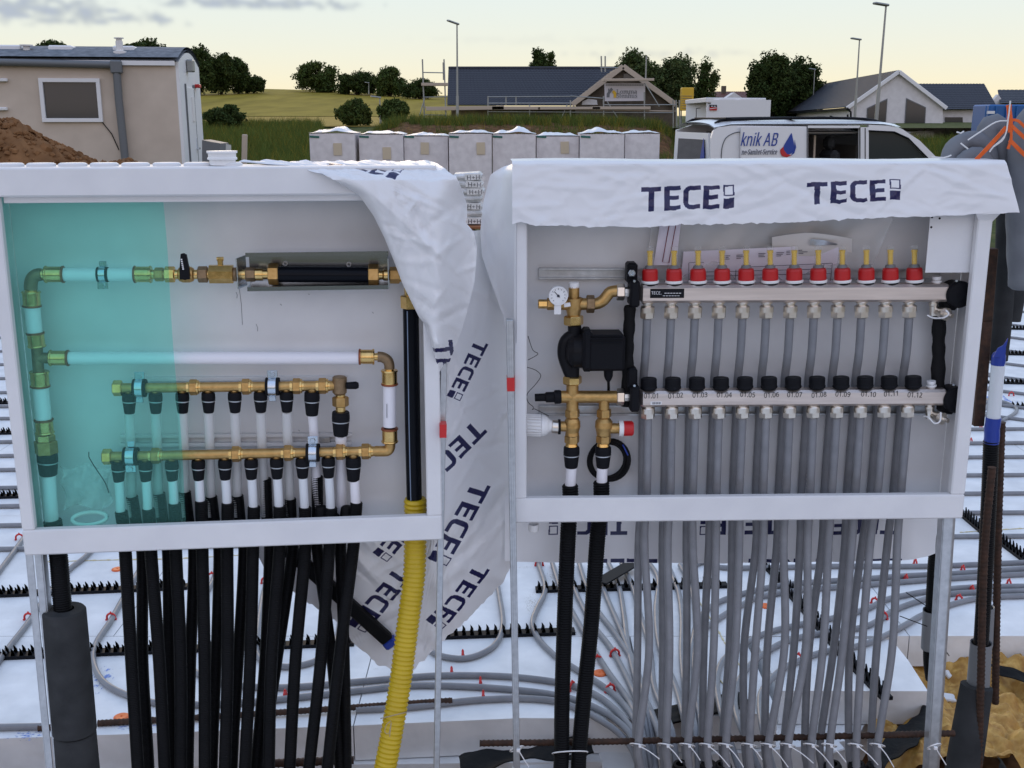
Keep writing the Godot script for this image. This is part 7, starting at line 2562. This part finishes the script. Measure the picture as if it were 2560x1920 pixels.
func van() -> void:
	var y := Vector3.UP
	var th := 0.175
	var fw := Vector3(cos(th), 0, -sin(th))
	var nr := fw.cross(y).normalized()
	var o := on_z(1776, 400, 16.8)
	o.y = -0.47
	var t := thing("parked_van", "white panel van with its sliding door open and a blue drop logo", "van", o)
	var bs := Basis(fw, y, nr)
	var at := func(u: float, v: float, off := 0.0) -> Vector3:
		var d := ray(u, v)
		return CAM + d * ((o + nr * off - CAM).dot(nr) / d.dot(nr))
	var W := 1.78
	var wm: Material = M["van white"]
	var b := nb()
	# lower body, far side and floor
	b.box(o + fw * 2.3 + y * 0.72 - nr * 0.03, Vector3(4.6, 0.9, 0.06), bs, 0.02)
	var side := [at.call(1776, 425), at.call(2420, 430), at.call(2352, 403), at.call(2300, 352), at.call(2255, 322), at.call(2220, 314), at.call(1830, 314), at.call(1783, 328)]
	var far_side := []
	for p in side: far_side.append(p - nr * (W - 0.06))
	panel(b, far_side, -nr * 0.05)
	b.box(o + fw * 2.2 + y * 0.6 - nr * (W - 0.03), Vector3(4.4, 0.9, 0.06), bs, 0.02)
	b.box(o + fw * 4.4 + y * 0.78 - nr * W * 0.5, Vector3(0.9, 0.75, W - 0.1), bs, 0.08)
	# upper side from the rear to the door opening
	panel(b, [at.call(1776, 425), at.call(2020, 425), at.call(2020, 316), at.call(1830, 314), at.call(1795, 318), at.call(1783, 328), at.call(1778, 345)], -nr * 0.05)
	# pillar and door frame round the driver's window
	panel(b, [at.call(2150, 425), at.call(2172, 425), at.call(2172, 318), at.call(2150, 318)], -nr * 0.06)
	panel(b, [at.call(2020, 320), at.call(2150, 320), at.call(2150, 314), at.call(2020, 314)], -nr * 0.06)
	panel(b, [at.call(2172, 328), at.call(2236, 331), at.call(2270, 347), at.call(2326, 404), at.call(2352, 404), at.call(2300, 352), at.call(2255, 322), at.call(2220, 314), at.call(2172, 312)], -nr * 0.06)
	panel(b, [at.call(2172, 425), at.call(2420, 430), at.call(2352, 403), at.call(2172, 403)], -nr * 0.06)
	add(b, "body", wm, t)
	# roof, slightly crowned
	b = nb()
	var pts := []
	for j in 9:
		var r := j / 8.0
		for i in 12:
			var s := i / 11.0
			var u := lerpf(1786, 2252, s)
			var p: Vector3 = at.call(u, interp([[1786, 322], [1800, 315], [1850, 313], [2200, 312], [2252, 321]], u))
			p += -nr * (W * r) + y * 0.075 * pow(sin(PI * r), 0.5)
			pts.append(p)
	b.sheet(pts, 12, [], 0.02)
	add(b, "roof", wm, t)
	for q in [0.12, 0.86]:
		b = nb()
		var a0: Vector3 = at.call(1800, 309) - nr * W * q + y * 0.05
		var a1: Vector3 = at.call(2190, 306) - nr * W * q + y * 0.05
		b.tube(curve([a0 - y * 0.05, a0 + fw * 0.1 + y * 0.0, (a0 + a1) * 0.5 + y * 0.02, a1 - fw * 0.1, a1 + fw * 0.3 - y * 0.09], 0.2), 0.022, 8)
		add(b, "roof_rail", M["black plastic"], t)
	for q in [1830, 1998]:
		b = nb()
		b.beam(at.call(q, 305) - nr * 0.15 + y * 0.05, at.call(q, 305) - nr * W * 0.88 + y * 0.05, 0.09, 0.03, y, 0.005)
		add(b, "roof_bar", M["black plastic"], t)
	# rear end with a window
	b = nb()
	var e := -nr
	var rA := o + y * 0.3
	var rp := [rA, rA + e * W, rA + e * W + y * 0.75 , rA + e * (W - 0.12) + y * 1.46 + fw * 0.06, rA + e * 0.14 + y * 1.46 + fw * 0.06, rA + y * 0.75]
	panel(b, [rp[0], rp[5], rp[4], rp[3], rp[2], rp[1]], fw * 0.05)
	add(b, "rear_door", wm, t)
	b = nb()
	panel(b, [rA + e * 0.2 + y * 0.72 - fw * 0.006, rA + e * 0.26 + y * 1.36 + fw * 0.03, rA + e * (W - 0.26) + y * 1.36 + fw * 0.03, rA + e * (W - 0.2) + y * 0.72 - fw * 0.006], fw * 0.012)
	add(b, "rear_window", M["window glass"], t)
	b = nb()
	var dp := rA + y * 0.98 - fw * 0.03 + e * 0.42
	panel(b, [dp, dp + y * 0.26 - e * 0.10, dp + y * 0.40 - e * 0.16 + fw * 0.02, dp + y * 0.12 - e * 0.22, dp - y * 0.04 - e * 0.12], fw * 0.006)
	add(b, "drop_logo", M["logo blue"], t)
	b = nb()
	b.box(o + y * 1.05 + nr * 0.015 + fw * 0.02, Vector3(0.05, 0.55, 0.12), bs, 0.02)
	add(b, "tail_lamp", M["red plastic"], t)
	# quarter recess
	b = nb()
	var ar := [at.call(1803, 404, 0.006), at.call(1805, 370, 0.006), at.call(1815, 345, 0.006), at.call(1836, 332, 0.006), at.call(1856, 330, 0.006)]
	b.tube(curve(ar, 0.05), 0.008, 6)
	add(b, "quarter_seam", M["grey paint"], t)
	b = nb()
	for q in [[2018, 314, 2018, 425], [2150, 318, 2150, 425], [2163, 320, 2163, 425], [1853, 406, 2010, 406]]:
		b.beam(at.call(q[0], q[1], 0.004), at.call(q[2], q[3], 0.004), 0.012, 0.006, nr)
	add(b, "panel_gap", M["black plastic"], t)
	b = nb()
	b.beam(at.call(2172, 404, 0.01), at.call(2330, 405, 0.01), 0.03, 0.012, nr)
	b.tube([at.call(2172, 327, 0.006), at.call(2236, 330, 0.006), at.call(2271, 346, 0.006), at.call(2328, 404, 0.006)], 0.012, 5)
	add(b, "window_trim", M["black plastic"], t)
	# slid-back door standing proud
	b = nb()
	panel(b, [at.call(1853, 430, 0.07), at.call(2010, 430, 0.07), at.call(2012, 330, 0.07), at.call(2006, 321, 0.07), at.call(1996, 318, 0.07), at.call(1853, 318, 0.07)], -nr * 0.05)
	var sd := add(b, "sliding_door", wm, t)
	var lp: Vector3 = at.call(1899, 349, 0.078)
	var tb := Basis(fw, y + fw * 0.18, nr)
	text("lettering", "knik AB", lp, tb, 0.19, M["logo blue"], sd, "Droid Sans", 0.006, true, 0.66)
	text("small_lettering", "ne-Sanitet-Service", at.call(1899, 380, 0.078), tb, 0.075, M["script grey"], sd, "Droid Serif", 0.006, true, 0.62)
	b = nb()
	var k: float = 16.9 / F
	var dc: Vector3 = at.call(1972, 362, 0.074)
	var poly := PackedVector2Array()
	for i in 25:
		var an := -PI * 0.5 + TAU * i / 25.0
		var r := 1.0
		var p := Vector2(cos(an) * 15.0, sin(an) * 17.0 - 6.0)
		if sin(an) > 0.0: p = Vector2(cos(an) * 15.0 * (1.0 - 0.75 * sin(an)) + 5.0 * sin(an), sin(an) * 34.0 - 6.0)
		poly.append(p * k)
	b.prism(poly, dc, fw, y, nr * 0.005)
	add(b, "drop_logo", M["logo blue"], sd)
	b = nb()
	b.prism(PackedVector2Array([Vector2(-22, -12) * k, Vector2(-14, -4) * k, Vector2(-13, -12) * k, Vector2(-4, -22) * k, Vector2(8, -25) * k, Vector2(-4, -30) * k, Vector2(-16, -27) * k, Vector2(-21, -20) * k]), dc + nr * 0.004, fw, y, nr * 0.005)
	add(b, "arrow_logo", M["logo red"], sd)
	b = nb()
	b.prism(PackedVector2Array([Vector2(14, 12) * k, Vector2(19, -6) * k, Vector2(15, -20) * k, Vector2(6, -27) * k, Vector2(10, -20) * k, Vector2(15, -8) * k]), dc + nr * 0.004, fw, y, nr * 0.005)
	add(b, "ring_logo", M["logo blue"], sd)
	# dark inside with a seat
	b = nb()
	b.box(o + fw * 1.9 + y * 0.9 - nr * (W - 0.10), Vector3(2.8, 1.6, 0.02), bs)
	b.box(o + fw * 0.9 + y * 0.9 - nr * W * 0.5, Vector3(0.02, 1.6, W - 0.2), bs)
	b.box(o + fw * 1.9 + y * 0.5 - nr * W * 0.5, Vector3(2.8, 0.04, W - 0.2), bs)
	b.box(o + fw * 2.75 + y * 0.95 - nr * (W * 0.5 + 0.35), Vector3(0.03, 1.2, W - 0.9), bs)
	b.box(o + fw * 1.9 + y * 1.76 - nr * W * 0.5, Vector3(2.8, 0.02, W - 0.3), bs)
	add(b, "inner_lining", M["van lining"], t)
	b = nb()
	b.box(o + fw * 2.16 + y * 1.15 - nr * 0.45, Vector3(0.16, 0.7, 0.5), bs * Basis(Vector3.BACK, 0.15), 0.06)
	b.box(o + fw * 2.1 + y * 1.60 - nr * 0.45, Vector3(0.12, 0.2, 0.28), bs, 0.05)
	add(b, "seat", M["pipe foam"], t)
	b = nb()
	b.beam(at.call(2033, 425, -0.3), at.call(2037, 338, -0.3), 0.03, 0.03, nr)
	add(b, "inside_pole", M["raw timber"], t)
	# glass
	b = nb()
	panel(b, [at.call(2172, 403, -0.02), at.call(2326, 404, -0.02), at.call(2270, 347, -0.02), at.call(2236, 331, -0.02), at.call(2172, 328, -0.02)], -nr * 0.005)
	add(b, "side_window", M["window glass"], t)
	b = nb()
	var wA: Vector3 = at.call(2248, 320)
	var wB: Vector3 = at.call(2350, 402)
	b.quad(wA, wB, wB - nr * W, wA - nr * W)
	add(b, "windscreen", M["window glass"], t)
	for q in [[0.95, 0.06], [4.05, 0.06], [0.95, W - 0.06], [4.05, W - 0.06]]:
		b = nb()
		b.lathe(o + fw * q[0] + y * 0.3 - nr * q[1], nr, [Vector2(-0.1, 0), Vector2(-0.1, 0.32), Vector2(0.1, 0.33), Vector2(0.1, 0)], 20)
		add(b, "wheel", M["black rubber"], t)

# tiled slope: four corners (eave a, eave b, ridge b, ridge a)
func tiles(parent: Node, ea: Vector3, eb: Vector3, rb: Vector3, ra: Vector3, cols: int, rows: int, m: Material, called := "roof") -> void:
	var b := nb()
	var nn := (eb - ea).cross(ra - ea).normalized()
	if nn.y < 0: nn = -nn
	var pts := []
	for j in rows * 2 + 1:
		var jj := j / 2
		for i in cols * 4 + 1:
			var s := i / float(cols * 4)
			var r := minf(1.0, (jj + (0.97 if j % 2 else 0.0)) / float(rows))
			var p := ea.lerp(eb, s).lerp(ra.lerp(rb, s), r)
			pts.append(p + nn * (0.03 * absf(sin(PI * s * cols)) + (0.0 if j % 2 else 0.045)))
	b.sheet(pts, cols * 4 + 1)
	b.quad(ea, eb, rb, ra)
	add(b, called, m, parent)

func houses() -> void:
	var y := Vector3.UP
	# --- unfinished house behind scaffolding
	var D := 62.0
	var t := thing("unfinished_house", "low brown block house being built with a dark tiled roof", "house", on_z(1400, 330, D))
	var ea := on_z(1118, 264, D)
	var eb := on_z(1660, 264, D)
	var ra := on_z(1121, 172, D + 5.0)
	var rb := on_z(1540, 174, D + 5.0)
	rb.y = ra.y
	tiles(t, ea, eb, rb, ra, 56, 20, M["dark tile"])
	var b := nb()
	b.box((ea + eb) * 0.5 + Vector3(0, -0.12, 0.02), Vector3(ea.distance_to(eb), 0.16, 0.14))
	add(b, "gutter", M["grey paint"], t)
	b = nb()
	b.beam(ra + y * 0.06, rb + y * 0.06, 0.25, 0.14, y, 0.03)
	add(b, "ridge_cap", M["dark tile"], t)
	b = nb()
	var wl := on_z(1128, 264, D + 0.5)
	var wr := on_z(1690, 264, D + 0.5)
	b.box(Vector3((wl.x + wr.x) * 0.5, (wl.y - 0.2) * 0.5 - 0.1, -D - 3.0), Vector3(wr.x - wl.x, wl.y + 0.2, 5.0))
	add(b, "wall", M["brown block"], t)
	for q in [[1155, 1185, 288, 310], [1285, 1315, 285, 300], [1388, 1420, 285, 300]]:
		b = nb()
		panel(b, [on_z(q[0], q[3], D + 0.44), on_z(q[1], q[3], D + 0.44), on_z(q[1], q[2], D + 0.44), on_z(q[0], q[2], D + 0.44)], Vector3(0, 0, -0.05))
		add(b, "window", M["window glass"], t)
	# cross gable
	var G := 59.0
	b = nb()
	panel(b, [on_z(1440, 310, G), on_z(1684, 310, G), on_z(1684, 262, G), on_z(1558, 172, G), on_z(1440, 259, G)], Vector3(0, 0, -0.3))
	add(b, "gable_wall", M["brown block"], t)
	for s in 2:
		var ft := on_z(1430 if s == 0 else 1690, 262, G - 0.3)
		var ap := on_z(1558, 166, G - 0.3)
		b = nb()
		b.beam(ft, ap, 0.26, 0.10, Vector3.BACK, 0.01)
		add(b, "bargeboard", M["raw timber"], t)
		var bk := Vector3(0, 0, -6.0)
		if s == 0: tiles(t, ft + bk, ft, ap, ap + bk, 14, 16, M["dark tile"])
		else: tiles(t, ft, ft + bk, ap + bk, ap, 14, 16, M["dark tile"])
	b = nb()
	b.box(on_z(1572, 190, G - 0.05), Vector3(0.55, 0.22, 0.1))
	add(b, "gable_opening", M["window glass"], t)
	b = nb()
	panel(b, [on_z(1454, 262, G - 0.05), on_z(1494, 262, G - 0.05), on_z(1492, 250, G - 0.05), on_z(1470, 247, G - 0.05), on_z(1456, 254, G - 0.05)], Vector3(0, 0, -0.08))
	add(b, "round_vent", M["white render"], t)
	# banner on the gable
	var bt := thing("banner", "pale banner with grey lettering and a yellow house sign on the gable scaffold", "banner", on_z(1562, 252, G - 1.0))
	b = nb()
	panel(b, [on_z(1512, 253, G - 1.0), on_z(1613, 252, G - 1.0), on_z(1613, 208, G - 1.0), on_z(1511, 208, G - 1.0)], Vector3(0, 0, -0.02))
	add(b, "cloth", M["banner"], bt)
	text("lettering", "Lomma", on_z(1567, 229, G - 1.03), Basis.IDENTITY, 0.20, M["grey paint"], bt, "Droid Serif", 0.01, false, 1.05)
	text("lettering", "Stenhus", on_z(1567, 239.5, G - 1.03), Basis.IDENTITY, 0.20, M["grey paint"], bt, "Droid Serif", 0.01, false, 1.0)
	b = nb()
	for i in 22: b.box(on_z(1516 + i * 4.3, 212.5, G - 1.03), Vector3(0.065, 0.045, 0.01))
	add(b, "small_print", M["grey paint"], bt)
	b = nb()
	panel(b, [on_z(1516.5, 243, G - 1.03), on_z(1523.5, 243, G - 1.03), on_z(1524, 235, G - 1.03), on_z(1533, 224, G - 1.03), on_z(1528, 219, G - 1.03), on_z(1523.5, 225, G - 1.03), on_z(1523, 221.5, G - 1.03), on_z(1520.5, 221.5, G - 1.03), on_z(1520.5, 229, G - 1.03), on_z(1517, 234, G - 1.03)], Vector3(0, 0, -0.012))
	add(b, "grey_roof_sign", M["grey paint"], bt)
	b = nb()
	panel(b, [on_z(1534, 244, G - 1.03), on_z(1540.5, 244.5, G - 1.03), on_z(1541, 232, G - 1.03), on_z(1535, 225, G - 1.03), on_z(1530, 229.5, G - 1.03), on_z(1534, 236, G - 1.03)], Vector3(0, 0, -0.012))
	add(b, "yellow_house_sign", M["yellow paint"], bt)
	# scaffolding
	var S := G - 1.4
	t = thing("scaffolding", "grey tube scaffolding with timber planks along the unfinished house", "scaffold", on_z(1350, 325, S))
	for q in [[1056, 148, 1062, 326], [1110, 148, 1116, 326], [1108, 156, 1109, 200], [1220, 240, 1220, 312], [1324, 262, 1324, 310], [1426, 250, 1426, 310], [1509, 240, 1509, 312], [1611, 230, 1611, 312], [1683, 250, 1683, 320], [1503, 140, 1504, 180], [1513, 140, 1513, 180], [1616, 140, 1614, 200], [1690, 250, 1692, 320], [1698, 250, 1700, 320], [1265, 240, 1265, 262], [1290, 240, 1290, 262]]:
		b = nb()
		b.tube([on_z(q[0], q[1], S), on_z(q[2], q[3], S)], 0.04, 6)
		add(b, "upright_tube", M["lamp grey"], t)
	for q in [[1056, 181, 1110, 182], [1058, 243, 1118, 242], [1220, 242, 1426, 241], [1220, 258, 1426, 258], [1426, 240, 1509, 246], [1500, 169, 1545, 170], [1060, 297, 1116, 298], [1060, 287, 1116, 288], [1611, 262, 1690, 262], [1509, 262, 1611, 262], [1220, 279, 1683, 282], [1612, 208, 1648, 266], [1518, 254, 1554, 310], [1044, 304, 1062, 246], [1418, 262, 1402, 298]]:
		b = nb()
		b.tube([on_z(q[0], q[1], S - 0.02), on_z(q[2], q[3], S - 0.02)], 0.03, 6)
		add(b, "rail_tube", M["lamp grey"], t)
	for q in [[1054, 211, 1120, 211, 7], [1066, 272, 1260, 269, 9], [1230, 270, 1350, 270, 8], [1345, 271, 1500, 270, 6], [1480, 270, 1625, 270, 7], [1508, 200, 1634, 199, 6], [1060, 268, 1690, 278, 3]]:
		b = nb()
		b.beam(on_z(q[0], q[1], S + 0.1), on_z(q[2], q[3], S + 0.1), 0.5 if q[4] > 5 else 0.08, q[4] * S / F, y, 0.01)
		add(b, "plank", M["raw timber"], t)

	# --- white house with slate grey roofs
	D = 80.0
	t = thing("white_house", "white rendered house with tall pentagon windows and dark tiled roofs", "house", on_z(2240, 350, D))
	b = nb()
	panel(b, [on_z(2126, 365, D), on_z(2357, 365, D), on_z(2357, 268, D), on_z(2248, 184, D), on_z(2126, 268, D)], Vector3(0, 0, -0.4))
	add(b, "gable_wall", M["white render"], t)
	var apex := on_z(2248, 177, D - 0.2)
	var eave := on_z(2119, 268, D - 0.2)
	var eave2 := on_z(2366, 270, D - 0.2)
	var back := on_z(2040, 214, 106.0) - apex
	b = nb()
	var wn := on_z(2127, 268, D + 0.1)
	panel(b, [Vector3(wn.x, -0.5, wn.z), wn, wn + back, Vector3(wn.x + back.x, -0.5, wn.z + back.z)], Vector3(0.3, 0, 0.02))
	add(b, "side_wall", M["white render"], t)
	tiles(t, eave + back, eave, apex, apex + back, 60, 22, M["dark tile"])
	tiles(t, eave2, eave2 + back, apex + back, apex, 60, 22, M["dark tile"])
	for s in 2:
		b = nb()
		b.beam(on_z(2117 if s == 0 else 2367, 271, D - 0.28), on_z(2248, 179, D - 0.28), 0.26, 0.10, Vector3.BACK, 0.02)
		add(b, "bargeboard", M["white paint"], t)
	b = nb()
	b.tube([on_z(2118, 270, D - 0.4), on_z(2127, 280, D - 0.4), on_z(2127, 340, D - 0.4)], 0.07, 8)
	b.beam(eave - y * 0.1, eave + back - y * 0.1, 0.16, 0.14)
	add(b, "gutter", M["black plastic"], t)
	var gl: Material = M["window glass"]
	for q in [[[2165, 335], [2213, 335], [2219, 246], [2168, 270]], [[2260, 327], [2312, 327], [2315, 268], [2266, 245]]]:
		b = nb()
		var p4 := []
		for r in q: p4.append(on_z(r[0], r[1], D - 0.06))
		panel(b, p4, Vector3(0, 0, -0.05))
		var w := add(b, "window", M["grey paint"], t)
		b = nb()
		var cc: Vector3 = (p4[0] + p4[1] + p4[2] + p4[3]) * 0.25
		var p5 := []
		for r in p4: p5.append(cc + (r - cc) * 0.93 + Vector3(0, 0, 0.02))
		panel(b, p5, Vector3(0, 0, -0.01))
		add(b, "pane", gl, w)
	for q in [[2043, 2059, 291, 305], [2074, 2078, 289, 304], [2117, 2121, 286, 304]]:
		b = nb()
		var dd := 1.0
		var wp := []
		var wnn := Vector3.UP.cross(back).normalized()
		for r in [[q[0], q[3]], [q[1], q[3]], [q[1], q[2]], [q[0], q[2]]]:
			var d0 := ray(r[0], r[1])
			wp.append(CAM + d0 * ((wn - wnn * 0.05 * signf(wnn.x) - CAM).dot(wnn) / d0.dot(wnn)))
		panel(b, wp, Vector3(0.04, 0, 0))
		add(b, "window", gl, t)
	# wing
	D = 86.0
	b = nb()
	panel(b, [on_z(2345, 365, D), on_z(2490, 365, D), on_z(2490, 272, D), on_z(2345, 272, D)], Vector3(0, 0, -0.4))
	add(b, "wing_wall", M["white render"], t)
	tiles(t, on_z(2330, 275, D - 0.5), on_z(2496, 273, D - 0.5), on_z(2461, 211, D + 4.0), on_z(2290, 211, D + 4.0), 22, 14, M["dark tile"])
	for q in [[2363, 2407, 293, 342], [2434, 2449, 292, 328]]:
		b = nb()
		panel(b, [on_z(q[0], q[3], D - 0.08), on_z(q[1], q[3], D - 0.08), on_z(q[1], q[2], D - 0.08), on_z(q[0], q[2], D - 0.08)], Vector3(0, 0, -0.05))
		add(b, "window", gl, t)
	# long low heap under white sheeting
	O = on_z(2300, 345, 60.0)
	b = nb()
	panel(b, [on_z(2250, 356, 60.0), on_z(2334, 352, 60.0), on_z(2336, 329, 60.0), on_z(2300, 327, 60.0), on_z(2250, 332, 60.0)], Vector3(0, 0, -0.8))
	solo(b, "covered_bundle", M["hood plastic"], "long bundle under white sheeting before the white house", "bundle")
	# --- other far buildings
	t = thing("dark_roof_house", "white house with a dark roof beyond the blue container", "house", on_z(2540, 300, 95.0))
	b = nb()
	panel(b, [on_z(2484, 300, 95.0), on_z(2700, 300, 95.0), on_z(2700, 258, 95.0), on_z(2510, 258, 95.0), on_z(2496, 236, 95.0), on_z(2484, 250, 95.0)], Vector3(0, 0, -0.5))
	add(b, "wall", M["white render"], t)
	tiles(t, on_z(2500, 259, 94.0), on_z(2700, 259, 94.0), on_z(2700, 226, 98.0), on_z(2494, 226, 98.0), 20, 8, M["dark tile"])
	t = thing("red_roof_house", "far house with a red tiled roof and a white dormer", "house", on_z(1820, 270, 130.0))
	tiles(t, on_z(1735, 252, 128.0), on_z(1904, 252, 128.0), on_z(1890, 230, 133.0), on_z(1750, 230, 133.0), 30, 8, M["red tile"])
	b = nb()
	panel(b, [on_z(1740, 280, 130.0), on_z(1900, 280, 130.0), on_z(1900, 250, 130.0), on_z(1740, 250, 130.0)], Vector3(0, 0, -0.5))
	add(b, "wall", M["white render"], t)
	b = nb()
	panel(b, [on_z(1814, 246, 127.0), on_z(1858, 246, 127.0), on_z(1836, 231, 127.0)], Vector3(0, 0, -2.0))
	add(b, "dormer", M["white render"], t)
	b = nb()
	b.box(on_z(1809, 226, 132.0), Vector3(0.5, 1.0, 0.5))
	add(b, "chimney", M["brown block"], t)
	# white container
	t = thing("site_container", "white site container with a small red and dark sign", "container", on_z(1820, 320, 46.0))
	b = nb()
	var q0 := on_z(1764, 330, 44.0)
	var q1 := on_z(1909, 330, 45.0)
	var q2 := on_z(1713, 330, 50.0)
	var topy := on_z(1764, 250, 44.0).y
	panel(b, [q0, q1, Vector3(q1.x, topy, q1.z), Vector3(q0.x, topy, q0.z)], Vector3(0, 0, -0.1))
	panel(b, [q2, q0, Vector3(q0.x, topy, q0.z), Vector3(q2.x, topy, q2.z)], Vector3(0.1, 0, -0.02))
	add(b, "wall", M["white paint"], t)
	b = nb()
	var rf := Vector3(0, 0.09, 0)
	b.beam(Vector3(q0.x, topy, q0.z + 0.03), Vector3(q1.x, topy, q1.z + 0.03), 0.1, 0.18, y, 0.02)
	b.beam(Vector3(q0.x, topy, q0.z + 0.03), Vector3(q2.x, topy, q2.z + 0.03), 0.1, 0.18, y, 0.02)
	b.quad(Vector3(q2.x, topy, q2.z), Vector3(q2.x + 2.4, topy, q2.z - 0.5), Vector3(q1.x, topy, q1.z), Vector3(q0.x, topy, q0.z))
	add(b, "roof", M["white paint"], t)
	b = nb()
	panel(b, [on_z(1774, 276, 43.95), on_z(1792, 276, 43.97), on_z(1792, 268, 43.97), on_z(1774, 268, 43.95)], Vector3(0, 0, -0.02))
	add(b, "sign_red", M["logo red"], t)
	b = nb()
	panel(b, [on_z(1774, 268, 43.95), on_z(1792, 268, 43.97), on_z(1792, 262, 43.97), on_z(1774, 262, 43.95)], Vector3(0, 0, -0.02))
	add(b, "sign_dark", M["black sticker"], t)
	b = nb()
	for i in 2: b.box(on_z(1780 + i * 7, 265.5, 43.92), Vector3(0.07, 0.028, 0.01))
	b.beam(on_z(1775, 272, 43.92), on_z(1791, 269.5, 43.92), 0.02, 0.01, Vector3.BACK)
	add(b, "small_print", M["white print"], t)
	b = nb()
	for q in [[1773, 259], [1901, 263]]: b.box(on_z(q[0], q[1], 43.92 + (0.9 if q[0] > 1800 else 0.0)), Vector3(0.12, 0.03, 0.02))
	add(b, "corner_print", M["black sticker"], t)
	b = nb()
	for r in [[1851, 310, 1851, 271], [1851, 271, 1894, 272], [1894, 272, 1893, 310], [1740, 310, 1741, 271], [1741, 271, 1752, 270]]:
		b.beam(on_z(r[0], r[1], 43.9 + (3.5 if r[0] < 1760 else 0.5)), on_z(r[2], r[3], 43.9 + (3.5 if r[0] < 1760 else 0.5)), 0.03, 0.03, Vector3.BACK)
	add(b, "door_outline", M["grey paint"], t)
	# blue container
	O = on_z(2510, 330, 42.0)
	t = thing("blue_container", "blue steel container beyond the grey foam tubes", "container", O)
	b = nb()
	b.box(on_z(2530, 300, 42.0), Vector3(2.4, 1.1, 1.5), Basis.IDENTITY, 0.05)
	add(b, "tank", M["blue paint"], t)
	b = nb()
	for i in 6: b.box(on_z(2462 + i * 26, 300, 41.2), Vector3(0.05, 1.0, 0.05))
	add(b, "rib", M["blue paint"], t)
	b = nb()
	b.box(on_z(2477, 281, 41.1), Vector3(0.25, 0.1, 0.1))
	add(b, "vent", M["white paint"], t)
	# yellow hoist
	t = thing("yellow_hoist", "yellow hoist cabin beside the scaffold", "hoist", on_z(1716, 320, 56.0))
	b = nb()
	b.box(on_z(1717, 248, 56.0), Vector3(0.58, 1.1, 0.6), Basis.IDENTITY, 0.03)
	add(b, "cabin", M["yellow paint"], t)
	b = nb()
	for q in [1703, 1731]: b.beam(on_z(q, 340, 56.0), on_z(q, 240, 56.0), 0.05, 0.05, Vector3.BACK)
	add(b, "mast", M["grey paint"], t)
	b = nb()
	for i in 6: b.box(on_z(1717, 240 + i * 6, 55.68), Vector3(0.5, 0.02, 0.02))
	add(b, "cage_bar", M["grey paint"], t)

func lamp(label: String, u0: float, v0: float, u1: float, v1: float, dist: float, side: float) -> void:
	var p0 := on_z(u1, v1, dist)
	var p1 := on_z(u0, v0, dist)
	p1.x = lerpf(p1.x, p0.x, 0.25)
	var h := p1.y - p0.y
	var t := thing("street_lamp", label, "street lamp", p0, "street lamps along the new road")
	var b := nb()
	b.tube([p0, p0.lerp(p1, 0.35), p0.lerp(p1, 0.36), p1], [0.075, 0.07, 0.05, 0.035], 10)
	add(b, "pole", M["lamp grey"], t)
	b = nb()
	var d := Vector3(side, 0.12, 0.25).normalized()
	b.box(p1 + d * 0.22 + Vector3(0, 0.05, 0), Vector3(0.62, 0.09, 0.26), Basis(d, d.cross(Vector3.BACK).cross(d).normalized() if false else Vector3(-d.y, d.x, 0).normalized(), Vector3.BACK).orthonormalized(), 0.035)
	add(b, "lamp_head", M["lamp grey"], t)

func street() -> void:
	lamp("tall street lamp before the unfinished dark roof", 1143, 62, 1144, 335, 55.0, -0.4)
	lamp("tallest street lamp before the gable of the white house", 2216, 16, 2188, 330, 44.0, -1.0)
	lamp("street lamp before the tiled roof of the white house", 2148, 101, 2136, 310, 64.0, -1.0)
	lamp("street lamp before the far end of the tiled roof", 2036, 175, 2030, 310, 100.0, -1.0)
	lamp("thin street lamp before the large dark tree", 1941, 218, 1938, 300, 130.0, -1.0)
	lamp("thin street lamp beside the round pollard bush", 949, 246, 952, 310, 66.0, -1.0)
	lamp("thin street lamp on the hill field", 922, 208, 922, 235, 150.0, -1.0)
